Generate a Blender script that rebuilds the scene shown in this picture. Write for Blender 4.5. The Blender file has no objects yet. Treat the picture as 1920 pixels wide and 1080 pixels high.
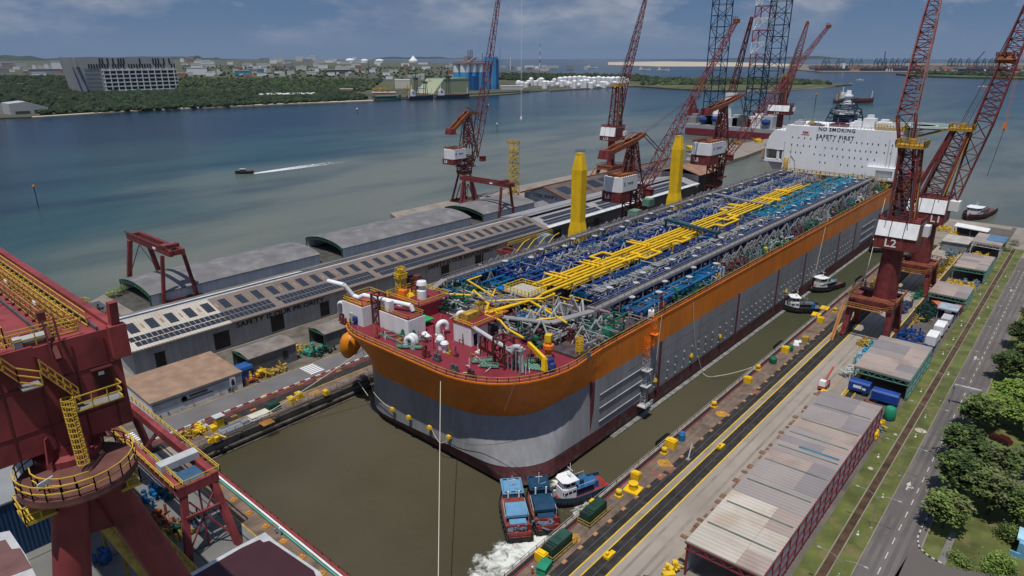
import bpy, math, random
from mathutils import Vector, Matrix
rnd = random.Random(11)
R_ = math.radians
sc = bpy.context.scene
col = sc.collection

# ---------------------------------------------------------------- camera
CAM_H = 80.0
FPX, PCX, PCY = 1250.0, 960.0, 540.0
PITCH = math.atan2(PCY - 108.0, FPX)
AXIS = math.atan2(2115.0 - PCX, math.hypot(FPX, PCY - 108.0))
_c, _s = math.cos(AXIS), math.sin(AXIS)
def _tw(v): return Vector((v[0]*_c - v[1]*_s, v[0]*_s + v[1]*_c, v[2]))
_f0 = Vector((0, math.cos(PITCH), -math.sin(PITCH))); _r0 = Vector((1, 0, 0)); _u0 = _r0.cross(_f0)
CR, CU, CF = _tw(_r0), _tw(_u0), _tw(_f0)
cam_d = bpy.data.cameras.new('camera'); cam = bpy.data.objects.new('camera', cam_d); col.objects.link(cam)
m3 = Matrix((CR, CU, -CF)).transposed()
cam.matrix_world = Matrix.Translation((0, 0, CAM_H)) @ m3.to_4x4()
cam_d.sensor_width = 36.0; cam_d.lens = 36.0 * FPX / 1920.0
cam_d.clip_start = 0.5; cam_d.clip_end = 60000
sc.camera = cam

def _ray(x, y): return CF*FPX + CR*(x - PCX) - CU*(y - PCY)
def G(x, y, z=3.5):              # a measured photo point on the level z
    d = _ray(x, y); t = (z - CAM_H)/d.z; return Vector((d.x*t, d.y*t, z))
def GY(x, y, Y):                 # the same on the plane Y = const
    d = _ray(x, y); t = Y/d.y; return Vector((d.x*t, Y, CAM_H + d.z*t))
def GX(x, y, X):
    d = _ray(x, y); t = X/d.x; return Vector((X, d.y*t, CAM_H + d.z*t))

# ---------------------------------------------------------------- sky, sun, exposure
SUN = Vector((0.13, -0.30, 1.0)).normalized()
SUN_EL = math.asin(SUN.z); SUN_AZ = math.atan2(SUN.x, SUN.y)      # azimuth from +Y towards +X
w = bpy.data.worlds.new('World'); sc.world = w; w.use_nodes = True
nt = w.node_tree; nt.nodes.clear(); N = nt.nodes.new; LK = nt.links.new
out = N('ShaderNodeOutputWorld'); bg = N('ShaderNodeBackground')
sky = N('ShaderNodeTexSky'); sky.sky_type = 'NISHITA'; sky.sun_disc = False
sky.sun_elevation = SUN_EL; sky.sun_rotation = SUN_AZ; sky.air_density = 1.0; sky.dust_density = 0.3; sky.ozone_density = 2.0
tint = N('ShaderNodeMixRGB'); tint.blend_type = 'MULTIPLY'; grad = N('ShaderNodeValToRGB'); ge = grad.color_ramp.elements
ge[0].position = 0.0; ge[0].color = (0.66, 1.26, 2.42, 1); ge[1].position = 1.0; ge[1].color = (0.30, 0.68, 1.65, 1)
_e = ge.new(0.12); _e.color = (0.50, 1.04, 2.16, 1)
_e = ge.new(0.35); _e.color = (0.36, 0.80, 1.85, 1)
tint.blend_type = 'MIX'
tc = N('ShaderNodeTexCoord');  sep = N('ShaderNodeSeparateXYZ'); LK(tc.outputs['Generated'], sep.inputs[0])
mzz = N('ShaderNodeMath'); mzz.operation = 'MULTIPLY'; mzz.inputs[1].default_value = 2.2; LK(sep.outputs['Z'], mzz.inputs[0]); LK(mzz.outputs[0], grad.inputs[0])
mfz = N('ShaderNodeMapRange'); mfz.inputs['From Min'].default_value = 0.35; mfz.inputs['From Max'].default_value = 0.65; mfz.inputs['To Min'].default_value = 0.92; mfz.inputs['To Max'].default_value = 0.25
LK(sep.outputs['Z'], mfz.inputs['Value']); LK(mfz.outputs[0], tint.inputs['Fac']); LK(sky.outputs['Color'], tint.inputs['Color1']); LK(grad.outputs['Color'], tint.inputs['Color2'])
# clouds: a flat layer seen in perspective (direction divided by height)
fl = N('ShaderNodeVectorMath'); fl.operation = 'MULTIPLY'; fl.inputs[1].default_value = (1, 1, 2.6); LK(tc.outputs['Generated'], fl.inputs[0])
nz = N('ShaderNodeTexNoise'); nz.inputs['Scale'].default_value = 5.2; nz.inputs['Detail'].default_value = 9; nz.inputs['Roughness'].default_value = 0.60
LK(fl.outputs[0], nz.inputs['Vector'])
rmp = N('ShaderNodeValToRGB'); rmp.color_ramp.elements[0].position = 0.44; rmp.color_ramp.elements[1].position = 0.60
LK(nz.outputs['Fac'], rmp.inputs[0])
cm = N('ShaderNodeMath'); cm.operation = 'MULTIPLY'; cm.inputs[1].default_value = 0.75; LK(rmp.outputs['Color'], cm.inputs[0])
# no clouds right on the horizon
hz = N('ShaderNodeMapRange'); hz.inputs['From Min'].default_value = 0.01; hz.inputs['From Max'].default_value = 0.06
LK(sep.outputs['Z'], hz.inputs['Value'])
cm2 = N('ShaderNodeMath'); cm2.operation = 'MULTIPLY'; LK(cm.outputs[0], cm2.inputs[0]); LK(hz.outputs[0], cm2.inputs[1])
nz2 = N('ShaderNodeTexNoise'); nz2.inputs['Scale'].default_value = 9; nz2.inputs['Detail'].default_value = 5; LK(fl.outputs[0], nz2.inputs['Vector'])
cr2 = N('ShaderNodeValToRGB'); cr2.color_ramp.elements[0].color = (1.25, 1.65, 2.5, 1); cr2.color_ramp.elements[1].color = (3.7, 3.8, 4.1, 1)
cr2.color_ramp.elements[0].position = 0.35; cr2.color_ramp.elements[1].position = 0.65
LK(nz2.outputs['Fac'], cr2.inputs[0])
mixc = N('ShaderNodeMixRGB'); LK(cm2.outputs[0], mixc.inputs['Fac']); LK(tint.outputs[0], mixc.inputs['Color1']); LK(cr2.outputs[0], mixc.inputs['Color2'])
bg.inputs['Strength'].default_value = 0.125
LK(mixc.outputs[0], bg.inputs['Color']); LK(bg.outputs[0], out.inputs['Surface'])

sun_d = bpy.data.lights.new('sun', 'SUN'); sun = bpy.data.objects.new('sun', sun_d); col.objects.link(sun)
sun_d.energy = 3.9; sun_d.angle = R_(0.53); sun_d.color = (1.0, 0.955, 0.89)
sun.rotation_euler = (-SUN).to_track_quat('-Z', 'Y').to_euler(); sun.location = (0, 0, 300)
sc.view_settings.view_transform = 'Standard'; sc.view_settings.look = 'None'
sc.view_settings.exposure = 0.0; sc.view_settings.gamma = 1.0
sc.cycles.max_bounces = 5; sc.cycles.diffuse_bounces = 2; sc.cycles.glossy_bounces = 2; sc.cycles.transmission_bounces = 2
sc.cycles.transparent_max_bounces = 6; sc.cycles.volume_bounces = 0

# ---------------------------------------------------------------- materials
_mats = {}
def mat(name, c, rough=0.6, var=0.25, scale=0.35, streak=0.0, stain=None, stain_amt=0.0, metal=0.0, bump=0.0, corr=None, spec=0.3):
    """painted / weathered surface: base colour broken up by world-space noise, vertical streaks, patches of another colour, ribs"""
    if name in _mats: return _mats[name]
    m = bpy.data.materials.new(name); m.use_nodes = True; t = m.node_tree; n = t.nodes.new; l = t.links.new
    b = t.nodes['Principled BSDF']; b.inputs['Roughness'].default_value = rough; b.inputs['Metallic'].default_value = metal
    b.inputs['Specular IOR Level'].default_value = spec
    geo = n('ShaderNodeNewGeometry')
    base = n('ShaderNodeRGB'); base.outputs[0].default_value = (c[0], c[1], c[2], 1); cur = base.outputs[0]
    def noise(sc_, det=4, vec=None):
        q = n('ShaderNodeTexNoise'); q.inputs['Scale'].default_value = sc_; q.inputs['Detail'].default_value = det
        l(vec or geo.outputs['Position'], q.inputs['Vector']); return q.outputs['Fac']
    def mul(colr, fac, lo, hi, p0=0.3, p1=0.7):
        mr = n('ShaderNodeMapRange'); mr.inputs['From Min'].default_value = p0; mr.inputs['From Max'].default_value = p1
        mr.inputs['To Min'].default_value = lo; mr.inputs['To Max'].default_value = hi; l(fac, mr.inputs['Value'])
        hs = n('ShaderNodeVectorMath'); hs.operation = 'SCALE'; l(colr, hs.inputs[0]); l(mr.outputs[0], hs.inputs['Scale']); return hs.outputs[0]
    if var: cur = mul(cur, noise(scale), 1 - var, 1 + var*0.8)
    if streak:
        mp = n('ShaderNodeMapping'); mp.inputs['Scale'].default_value = (0.9, 0.9, 0.035); l(geo.outputs['Position'], mp.inputs['Vector'])
        cur = mul(cur, noise(1.0, 5, mp.outputs[0]), 1 - streak, 1 + streak*0.5, 0.36, 0.64)
    if stain is not None:
        f = noise(scale*1.7, 6)
        mr = n('ShaderNodeMapRange'); mr.inputs['From Min'].default_value = 0.52; mr.inputs['From Max'].default_value = 0.68
        mr.inputs['To Max'].default_value = stain_amt; l(f, mr.inputs['Value'])
        mm = n('ShaderNodeMixRGB'); l(mr.outputs[0], mm.inputs['Fac']); l(cur, mm.inputs['Color1']); mm.inputs['Color2'].default_value = (*stain, 1); cur = mm.outputs[0]
    l(cur, b.inputs['Base Color'])
    if corr or bump:
        bp = n('ShaderNodeBump'); bp.inputs['Strength'].default_value = bump or 0.5
        if corr:
            ax, per = corr
            wv = n('ShaderNodeTexWave'); wv.wave_type = 'BANDS'; wv.bands_direction = ax; wv.inputs['Scale'].default_value = 0.314/per*1.0
            wv.inputs['Distortion'].default_value = 0.0; l(geo.outputs['Position'], wv.inputs['Vector']); l(wv.outputs['Fac'], bp.inputs['Height']); bp.inputs['Distance'].default_value = per*0.3
        else:
            l(noise(6, 5), bp.inputs['Height']); bp.inputs['Distance'].default_value = 0.1
        l(bp.outputs[0], b.inputs['Normal'])
    _mats[name] = m; return m

# ---------------------------------------------------------------- mesh builder
class B:
    def __init__(s): s.v = []; s.f = []; s.m = []
    def add(s, vs, fs, mi=0):
        o = len(s.v); s.v.extend(Vector(p) for p in vs); s.f.extend(tuple(o + i for i in f) for f in fs); s.m.extend([mi]*len(fs)); return s
    def quad(s, a, b, c, d, mi=0): return s.add((a, b, c, d), ((0, 1, 2, 3),), mi)
    def box(s, c, d, rz=0.0, mi=0, taper=1.0):
        cx, cy, cz = c; hx, hy, hz_ = d[0]/2, d[1]/2, d[2]/2; co, si = math.cos(rz), math.sin(rz); vs = []
        for z, k in ((-hz_, 1.0), (hz_, taper)):
            for x, y in ((-hx, -hy), (hx, -hy), (hx, hy), (-hx, hy)):
                x *= k; y *= k; vs.append((cx + x*co - y*si, cy + x*si + y*co, cz + z))
        return s.add(vs, ((3, 2, 1, 0), (4, 5, 6, 7), (0, 1, 5, 4), (1, 2, 6, 5), (2, 3, 7, 6), (3, 0, 4, 7)), mi)
    def bb(s, x0, x1, y0, y1, z0, z1, mi=0): return s.box(((x0+x1)/2, (y0+y1)/2, (z0+z1)/2), (x1-x0, y1-y0, z1-z0), 0, mi)
    def prism(s, pts, z0, z1, mi=0):
        n = len(pts); vs = [(p[0], p[1], z0) for p in pts] + [(p[0], p[1], z1) for p in pts]
        fs = [tuple(range(n-1, -1, -1)), tuple(range(n, 2*n))] + [(i, (i+1) % n, n+(i+1) % n, n+i) for i in range(n)]
        return s.add(vs, fs, mi)
    def prof(s, pts, axis, a0, a1, mi=0):
        """extrude a profile: axis 'y' -> pts are (x,z); axis 'x' -> pts are (y,z)"""
        n = len(pts)
        mk = (lambda p, a: (p[0], a, p[1])) if axis == 'y' else (lambda p, a: (a, p[0], p[1]))
        vs = [mk(p, a0) for p in pts] + [mk(p, a1) for p in pts]
        fs = [tuple(range(n)), tuple(range(2*n-1, n-1, -1))] + [(i, n+i, n+(i+1) % n, (i+1) % n) for i in range(n)]
        if axis == 'x': fs = [tuple(reversed(f)) for f in fs]
        return s.add(vs, fs, mi)
    def tube(s, p, q, r, n=5, r2=None, mi=0, cap=True):
        p = Vector(p); q = Vector(q); d = q - p
        if d.length < 1e-6: return s
        d.normalize(); u = d.cross(Vector((0, 0, 1)) if abs(d.z) < 0.95 else Vector((1, 0, 0))).normalized(); v = d.cross(u)
        r2 = r if r2 is None else r2; vs = []
        for c, rr in ((p, r), (q, r2)):
            for i in range(n):
                a = 2*math.pi*(i + 0.5)/n; vs.append(c + u*(rr*math.cos(a)) + v*(rr*math.sin(a)))
        fs = [(i, n+i, n+(i+1) % n, (i+1) % n) for i in range(n)]
        if cap: fs += [tuple(range(n)), tuple(range(2*n-1, n-1, -1))]
        return s.add(vs, fs, mi)
    def path(s, pts, r, n=5, mi=0, closed=False):
        k = len(pts)
        for i in range(k if closed else k-1): s.tube(pts[i], pts[(i+1) % k], r, n, mi=mi)
        return s
    def beam(s, p, q, w_, h=None, mi=0):
        """rectangular section, h along the vertical-ish direction"""
        p = Vector(p); q = Vector(q); h = h or w_; d = q - p
        if d.length < 1e-6: return s
        d.normalize(); u = d.cross(Vector((0, 0, 1)) if abs(d.z) < 0.97 else Vector((0, 1, 0))).normalized(); v = u.cross(d)
        vs = [c + u*(a*w_/2) + v*(b_*h/2) for c in (p, q) for a, b_ in ((-1, -1), (1, -1), (1, 1), (-1, 1))]
        return s.add(vs, ((3, 2, 1, 0), (4, 5, 6, 7), (0, 1, 5, 4), (1, 2, 6, 5), (2, 3, 7, 6), (3, 0, 4, 7)), mi)
    def lathe(s, prof_, c, n=16, mi=0):
        vs = []; k = len(prof_)
        for r, z in prof_:
            for i in range(n):
                a = 2*math.pi*i/n; vs.append((c[0] + r*math.cos(a), c[1] + r*math.sin(a), c[2] + z))
        fs = [(j*n+i, j*n+(i+1) % n, (j+1)*n+(i+1) % n, (j+1)*n+i) for j in range(k-1) for i in range(n)]
        fs += [tuple(range(n-1, -1, -1)), tuple((k-1)*n + i for i in range(n))]
        return s.add(vs, fs, mi)
    def rail(s, pts, h=1.1, r=0.05, step=2.0, closed=False, rows=2):
        """handrail along a polyline: posts and bars"""
        pts = [Vector(p) for p in pts]
        if closed: pts = pts + [pts[0]]
        for a, b in zip(pts[:-1], pts[1:]):
            L = (b-a).length; k = max(1, int(L/step))
            for i in range(k+1):
                p = a.lerp(b, i/k); s.beam(p, p + Vector((0, 0, h)), r*2)
            for j in range(rows):
                z = Vector((0, 0, h*(1 - j*0.5))); s.beam(a+z, b+z, r*2)
        return s
    def lattice(s, p, q, w0, w1, n, r, rb=None, up=(0, 0, 1), w0b=None, w1b=None):
        """four-chord lattice from p to q; w widths sideways, wb the other way"""
        p = Vector(p); q = Vector(q); d = (q-p).normalized(); up = Vector(up)
        if abs(d.dot(up)) > 0.97: up = Vector((0, 1, 0))
        u = d.cross(up).normalized(); v = u.cross(d); r *= 0.72; rb = (rb*0.72 if rb else r*0.6); w0b = w0b or w0; w1b = w1b or w1
        rows = []
        for i in range(n+1):
            t = i/n; c = p.lerp(q, t); a = (w0+(w1-w0)*t)/2; b_ = (w0b+(w1b-w0b)*t)/2
            rows.append([c + u*(sx*a) + v*(sy*b_) for sx, sy in ((-1, -1), (1, -1), (1, 1), (-1, 1))])
        for i in range(n):
            for k in range(4):
                s.beam(rows[i][k], rows[i+1][k], r*2)
                k2 = (k+1) % 4
                s.beam(rows[i][k], rows[i+1][k2], rb*2) if (i+k) % 2 else s.beam(rows[i][k2], rows[i+1][k], rb*2)
                s.beam(rows[i+1][k], rows[i+1][k2], rb*2)
        return s
    def xform(s, M):
        s.v = [M @ p for p in s.v]; return s
    def o(s, name, mats, parent=None, smooth=False, label=None):
        me = bpy.data.meshes.new(name)
        off = parent_world(parent) if parent is not None else Vector((0, 0, 0))
        me.from_pydata([tuple(p - off) for p in s.v], [], s.f)
        mats = mats if isinstance(mats, (list, tuple)) else [mats]
        for m in mats: me.materials.append(m)
        if len(mats) > 1: me.polygons.foreach_set('material_index', s.m)
        if smooth:
            me.polygons.foreach_set('use_smooth', [True]*len(s.f))
            try: me.set_sharp_from_angle(angle=R_(40))
            except Exception: pass
        me.update()
        ob = bpy.data.objects.new(name, me); col.objects.link(ob)
        if parent is not None: ob.parent = parent
        if label: ob['label'] = label
        return ob
def parent_world(o):
    v = Vector((0, 0, 0))
    while o is not None: v = v + o.location; o = o.parent
    return v
def tag(o, label, cat, group=None):
    o['label'] = label; o['category'] = cat
    if group: o['group'] = group
    return o
def thing(name, label, cat, loc=(0, 0, 0), group=None):
    o = bpy.data.objects.new(name, None); o.empty_display_size = 0.5; col.objects.link(o); o.location = loc
    return tag(o, label, cat, group)
def struct(o): o['kind'] = 'structure'; return o
def kids(o): return [c for c in bpy.data.objects if c.parent == o]
def dup(o, loc=None, rz=None, label=None, parent=None, sca=None):
    c = o.copy(); col.objects.link(c); c.parent = parent
    if loc is not None: c.location = loc
    if rz is not None: c.rotation_euler = (0, 0, rz)
    if sca is not None: c.scale = sca
    if label: c['label'] = label
    for ch in list(o.children): dup(ch, parent=c)
    return c
def text_mesh(B_, s, origin, xdir, ydir, size, mi=0, depth=0.06, bold=0.0, spacing=1.0):
    """lettering as real raised geometry, added to a builder"""
    cu = bpy.data.curves.new('lettering', 'FONT'); cu.body = s; cu.size = size; cu.extrude = depth/2; cu.align_x = 'CENTER'; cu.align_y = 'CENTER'
    cu.offset = bold; cu.space_character = spacing; cu.resolution_u = 2
    ob = bpy.data.objects.new('lettering', cu); col.objects.link(ob)
    dg = bpy.context.evaluated_depsgraph_get(); ev = ob.evaluated_get(dg); me = ev.to_mesh()
    x = Vector(xdir).normalized(); y = Vector(ydir).normalized(); z = x.cross(y); o = Vector(origin)
    vs = [o + x*p.co.x + y*p.co.y + z*p.co.z for p in me.vertices]; fs = [tuple(p.vertices) for p in me.polygons]
    ev.to_mesh_clear(); bpy.data.objects.remove(ob); bpy.data.curves.remove(cu)
    return B_.add(vs, fs, mi)

# ---------------------------------------------------------------- palette
RED = mat('crane_red_paint', (0.175, 0.034, 0.034), 0.55, 0.35, 0.6, streak=0.3, stain=(0.13, 0.045, 0.03), stain_amt=.6)
REDF = mat('foreground_crane_red', (0.235, 0.044, 0.046), 0.55, 0.3, 0.22, stain=(0.095, 0.022, 0.022), stain_amt=0.6, streak=.12)
RUST = mat('rusty_orange_steel', (0.24, 0.075, 0.03), 0.8, 0.4, 0.9)
DKRED = mat('dark_red_lattice', (0.12, 0.028, 0.026), 0.6, 0.3, 0.6)
WHITE = mat('white_paint', (0.70, 0.71, 0.72), 0.5, 0.08, 0.4, streak=0.06)
CREAM = mat('cream_paint', (0.55, 0.52, 0.45), 0.6, 0.12, 0.4)
YEL = mat('safety_yellow', (0.62, 0.40, 0.02), 0.5, 0.15, 0.8)
YELP = mat('pipe_yellow', (0.74, 0.46, 0.012), 0.45, 0.12, 0.4, streak=.08)
YELD = mat('worn_yellow', (0.38, 0.25, 0.04), 0.7, 0.35, 0.8)
ORG = mat('hull_orange', (0.60, 0.165, 0.012), 0.45, 0.14, 0.12, streak=0.12)
ORGB = mat('bright_orange', (0.72, 0.17, 0.015), 0.5, 0.08, 0.5)
HGREY = mat('hull_grey', (0.235, 0.238, 0.25), 0.55, 0.12, 0.10, streak=0.12, stain=(0.19, 0.185, 0.18), stain_amt=.5)
STRIPE = mat('stripe_red', (0.115, 0.03, 0.035), 0.6, 0.2)
HRED = mat('boot_red', (0.105, 0.032, 0.035), 0.65, 0.3, 0.25, streak=0.25, stain=(0.10, 0.09, 0.085), stain_amt=0.8)
DECK = mat('deck_red', (0.19, 0.022, 0.035), 0.5, 0.15, 0.3)
GREY = mat('steel_grey', (0.23, 0.235, 0.245), 0.55, 0.2, 0.7)
LGREY = mat('light_grey_steel', (0.42, 0.43, 0.44), 0.5, 0.15, 0.7)
DGREY = mat('dark_grey_steel', (0.07, 0.075, 0.08), 0.6, 0.25, 0.7)
BLACK = mat('black_rubber', (0.014, 0.014, 0.015), 0.7, 0.3, 1.0)
BLUE = mat('module_blue', (0.014, 0.034, 0.155), 0.5, 0.4, 0.5, stain=(0.03, 0.06, 0.13), stain_amt=.6)
BLUE2 = mat('mid_blue', (0.008, 0.085, 0.22), 0.45, 0.25, 0.3)
TEAL = mat('bright_teal', (0.012, 0.19, 0.30), 0.5, 0.4, 0.5, stain=(0.02, 0.10, 0.2), stain_amt=.6)
NAVY = mat('navy_steel', (0.012, 0.03, 0.06), 0.55, 0.3, 0.5)
GREEN = mat('machine_green', (0.012, 0.11, 0.065), 0.5, 0.25, 0.6)
GREENB = mat('bright_green', (0.02, 0.33, 0.10), 0.5, 0.1, 0.6)
DGREEN = mat('dark_green', (0.012, 0.045, 0.03), 0.55, 0.25, 0.6)
SEAG = mat('grey_green_grating', (0.12, 0.24, 0.18), 0.6, 0.2, 0.6)
CONC = mat('quay_concrete', (0.235, 0.205, 0.175), 0.85, 0.16, 0.12, stain=(0.13, 0.11, 0.095), stain_amt=0.5)
CONCL = mat('light_concrete', (0.29, 0.255, 0.22), 0.85, 0.12, 0.1, stain=(0.22, 0.18, 0.15), stain_amt=0.5)
ASPH = mat('asphalt', (0.125, 0.112, 0.106), 0.9, 0.22, 0.09, bump=0.2, stain=(0.085, 0.076, 0.072), stain_amt=.6)
TRACK = mat('crane_track_black', (0.024, 0.022, 0.021), 0.85, 0.35, 0.4, stain=(0.07, 0.055, 0.045), stain_amt=0.5)
TIMB = mat('worn_brown_quay_deck', (0.165, 0.115, 0.085), 0.85, 0.35, 0.3, stain=(0.07, 0.055, 0.045), stain_amt=0.7)
WALLQ = mat('stained_quay_wall', (0.085, 0.075, 0.062), 0.9, 0.4, 0.35, streak=0.4)
GLASS = mat('dark_glass', (0.012, 0.016, 0.02), 0.12, 0.0, spec=0.6)
ROPE = mat('pale_rope', (0.55, 0.51, 0.42), 0.8, 0.0)
SIGNW = mat('sign_white', (0.78, 0.78, 0.78), 0.5, 0.0)
INK = mat('lettering_black', (0.02, 0.02, 0.022), 0.6, 0.0)
SKIN = mat('skin', (0.28, 0.16, 0.11), 0.6, 0.0)
ROOFP = mat('pinkish_roof_sheet', (0.33, 0.265, 0.235), 0.7, 0.14, 0.08, stain=(0.20, 0.14, 0.115), stain_amt=0.55, corr=('Y', 0.9), bump=0.35)
ROOFL = mat('pale_roof_sheet', (0.44, 0.40, 0.345), 0.7, 0.14, 0.1, stain=(0.33, 0.24, 0.16), stain_amt=0.5, corr=('Y', 0.9), bump=0.35)
ROOFG = mat('grey_roof_sheet', (0.155, 0.15, 0.155), 0.7, 0.25, 0.12, stain=(0.28, 0.27, 0.26), stain_amt=0.45, corr=('Y', 0.9), bump=0.35)
ROOFR = mat('rusty_roof_sheet', (0.27, 0.155, 0.105), 0.75, 0.25, 0.25, stain=(0.16, 0.075, 0.045), stain_amt=0.7, corr=('Y', 0.8), bump=0.35)
WALLG = mat('grey_wall_cladding', (0.36, 0.35, 0.34), 0.7, 0.12, 0.2, streak=0.14)
WALLL = mat('light_wall_cladding', (0.62, 0.64, 0.68), 0.6, 0.1, 0.2, streak=0.1)
WALLB = mat('blue_corrugated_wall', (0.012, 0.045, 0.11), 0.55, 0.15, 0.2, corr=('Y', 0.6), bump=0.6)
SOLAR = mat('solar_panel', (0.022, 0.026, 0.038), 0.3, 0.2, 0.5, spec=0.35)
# ================================================================ WATER, LAND
def water_mat():
    m = bpy.data.materials.new('harbour_water'); m.use_nodes = True; t = m.node_tree; n = t.nodes.new; l = t.links.new
    b = t.nodes['Principled BSDF']; b.inputs['Roughness'].default_value = 0.18; b.inputs['IOR'].default_value = 1.33; b.inputs['Specular IOR Level'].default_value = 0.15
    geo = n('ShaderNodeNewGeometry'); sp = n('ShaderNodeSeparateXYZ'); l(geo.outputs['Position'], sp.inputs[0])
    def noise(scale, det, vs=None):
        q = n('ShaderNodeTexNoise'); q.inputs['Scale'].default_value = scale; q.inputs['Detail'].default_value = det
        if vs:
            mp = n('ShaderNodeMapping'); mp.inputs['Scale'].default_value = vs; l(geo.outputs['Position'], mp.inputs['Vector']); l(mp.outputs[0], q.inputs['Vector'])
        else: l(geo.outputs['Position'], q.inputs['Vector'])
        return q.outputs['Fac']
    def mr(v, a, b_, lo=0.0, hi=1.0):
        q = n('ShaderNodeMapRange'); q.interpolation_type = 'SMOOTHSTEP'; q.inputs['From Min'].default_value = a; q.inputs['From Max'].default_value = b_
        q.inputs['To Min'].default_value = lo; q.inputs['To Max'].default_value = hi; l(v, q.inputs['Value']); return q.outputs[0]
    def math_(op, a, b_):
        q = n('ShaderNodeMath'); q.operation = op
        for i, x in enumerate((a, b_)):
            if isinstance(x, (int, float)): q.inputs[i].default_value = x
            else: l(x, q.inputs[i])
        return q.outputs[0]
    def mix(f, a, b_):
        q = n('ShaderNodeMixRGB'); l(f, q.inputs['Fac'])
        for nm, x in (('Color1', a), ('Color2', b_)):
            if isinstance(x, tuple): q.inputs[nm].default_value = (*x, 1)
            else: l(x, q.inputs[nm])
        return q.outputs[0]
    # silt plumes off the yard: everything inside a curving front, feathered by stretched noise, with greener water beyond it
    pl = noise(1.0, 6, (0.0075, 0.0042, 1.0)); pl2 = noise(1.0, 5, (0.022, 0.007, 1.0))
    front = math_('ADD', math_('MULTIPLY', math_('POWER', 2.718, math_('MULTIPLY', math_('SUBTRACT', sp.outputs['Y'], 60.0), -0.0085)), 270.0), -530.0)
    dist = math_('ADD', math_('SUBTRACT', sp.outputs['X'], front), math_('MULTIPLY', math_('SUBTRACT', pl, 0.5), 330.0))
    gone = mr(sp.outputs['Y'], 1500.0, 500.0)
    silt = math_('MULTIPLY', math_('MULTIPLY', mr(dist, -60.0, 90.0), gone), mr(pl2, 0.28, 0.60, 0.45, 1.0))
    green = math_('MULTIPLY', mr(dist, -330.0, 60.0), mr(pl2, 0.30, 0.6, 0.25, 1.0)); green = math_('MULTIPLY', green, mr(sp.outputs['Y'], 2600.0, 700.0))
    patch = mr(noise(1.0, 5, (0.0035, 0.0014, 1.0)), 0.50, 0.68)
    base = mix(patch, (0.006, 0.020, 0.038), (0.014, 0.040, 0.050))
    base = mix(green, base, (0.028, 0.076, 0.076))
    c = mix(silt, base, (0.128, 0.138, 0.112))
    # brown water inside the dock and basin
    nw = math_('MULTIPLY', math_('SUBTRACT', noise(0.012, 3), 0.5), 60.0)
    dock = math_('MULTIPLY', mr(math_('ADD', sp.outputs['X'], nw), -190.0, -140.0), mr(math_('ADD', sp.outputs['Y'], nw), 460.0, 330.0))
    mud = mix(mr(noise(0.02, 5), 0.35, 0.65), (0.056, 0.050, 0.030), (0.078, 0.068, 0.044))
    mud = mix(mr(sp.outputs['Y'], 90.0, 260.0), mud, (0.050, 0.054, 0.030))
    l(mix(dock, c, mud), b.inputs['Base Color'])
    rip = noise(0.55, 6); rip2 = noise(1.0, 3, (0.12, 0.05, 1.0))
    h = math_('ADD', rip, rip2)
    bp = n('ShaderNodeBump'); bp.inputs['Strength'].default_value = 0.38; bp.inputs['Distance'].default_value = 0.6; l(h, bp.inputs['Height']); l(bp.outputs[0], b.inputs['Normal'])
    return m
WATER = water_mat()
b = B(); b.quad((-26000, -3000, 0), (26000, -3000, 0), (26000, 40000, 0), (-26000, 40000, 0)); struct(b.o('sea_water', WATER))

ZQ = 3.5
# right-hand quay (the fitting-out berth) : edge at X = -55.8
QX = -55.8; QEND = 392.0
b = B(); b.bb(QX, 60, -60, QEND, -6, ZQ); struct(b.o('quay', [CONC]))
b = B(); b.quad((QX+0.05, -60, ZQ+.004), (-51.0, -60, ZQ+.004), (-51.0, QEND, ZQ+.004), (QX+0.05, QEND, ZQ+.004)); struct(b.o('quay_apron', TIMB))
def strip(name, m, x0, x1, y0, y1, z=0.008):
    q = B(); q.quad((x0, y0, ZQ+z), (x1, y0, ZQ+z), (x1, y1, ZQ+z), (x0, y1, ZQ+z)); return struct(q.o(name, m))
strip('crane_track', TRACK, -51.0, -48.2, -60, 330)
strip('track_path', YELD if False else CONC, -48.2, -46.9, -60, 330)
strip('crane_track', TRACK, -46.9, -44.1, -60, 330)
strip('crane_track', TRACK, -34.2, -32.2, 150, 330)
strip('yard_path', CONCL, -43.9, -37.2, -60, QEND-2)
strip('yard_paving', mat('dark_yard_paving', (0.10, 0.088, 0.078), 0.9, 0.3, 0.15), -32.1, -22.3, 120, QEND-8)
def lines():
    for x, w_, c in ((-48.3, .22, YEL), (-47.0, .22, YEL), (-44.0, .25, YEL), (-37.3, .15, YELD), (-34.4, .25, YEL), (-32.0, .2, YELD)):
        y0 = -60 if x < -36 else 140
        strip('painted_line', c, x-w_/2, x+w_/2, y0, 330 if x < -36 else 360, 0.012)
lines()
# steel rails of the two crane tracks
b = B()
for x in (-49.6, -45.5): b.bb(x-.07, x+.07, -60, 330, ZQ+.012, ZQ+.07)
struct(b.o('crane_rail', DGREY))
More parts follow.
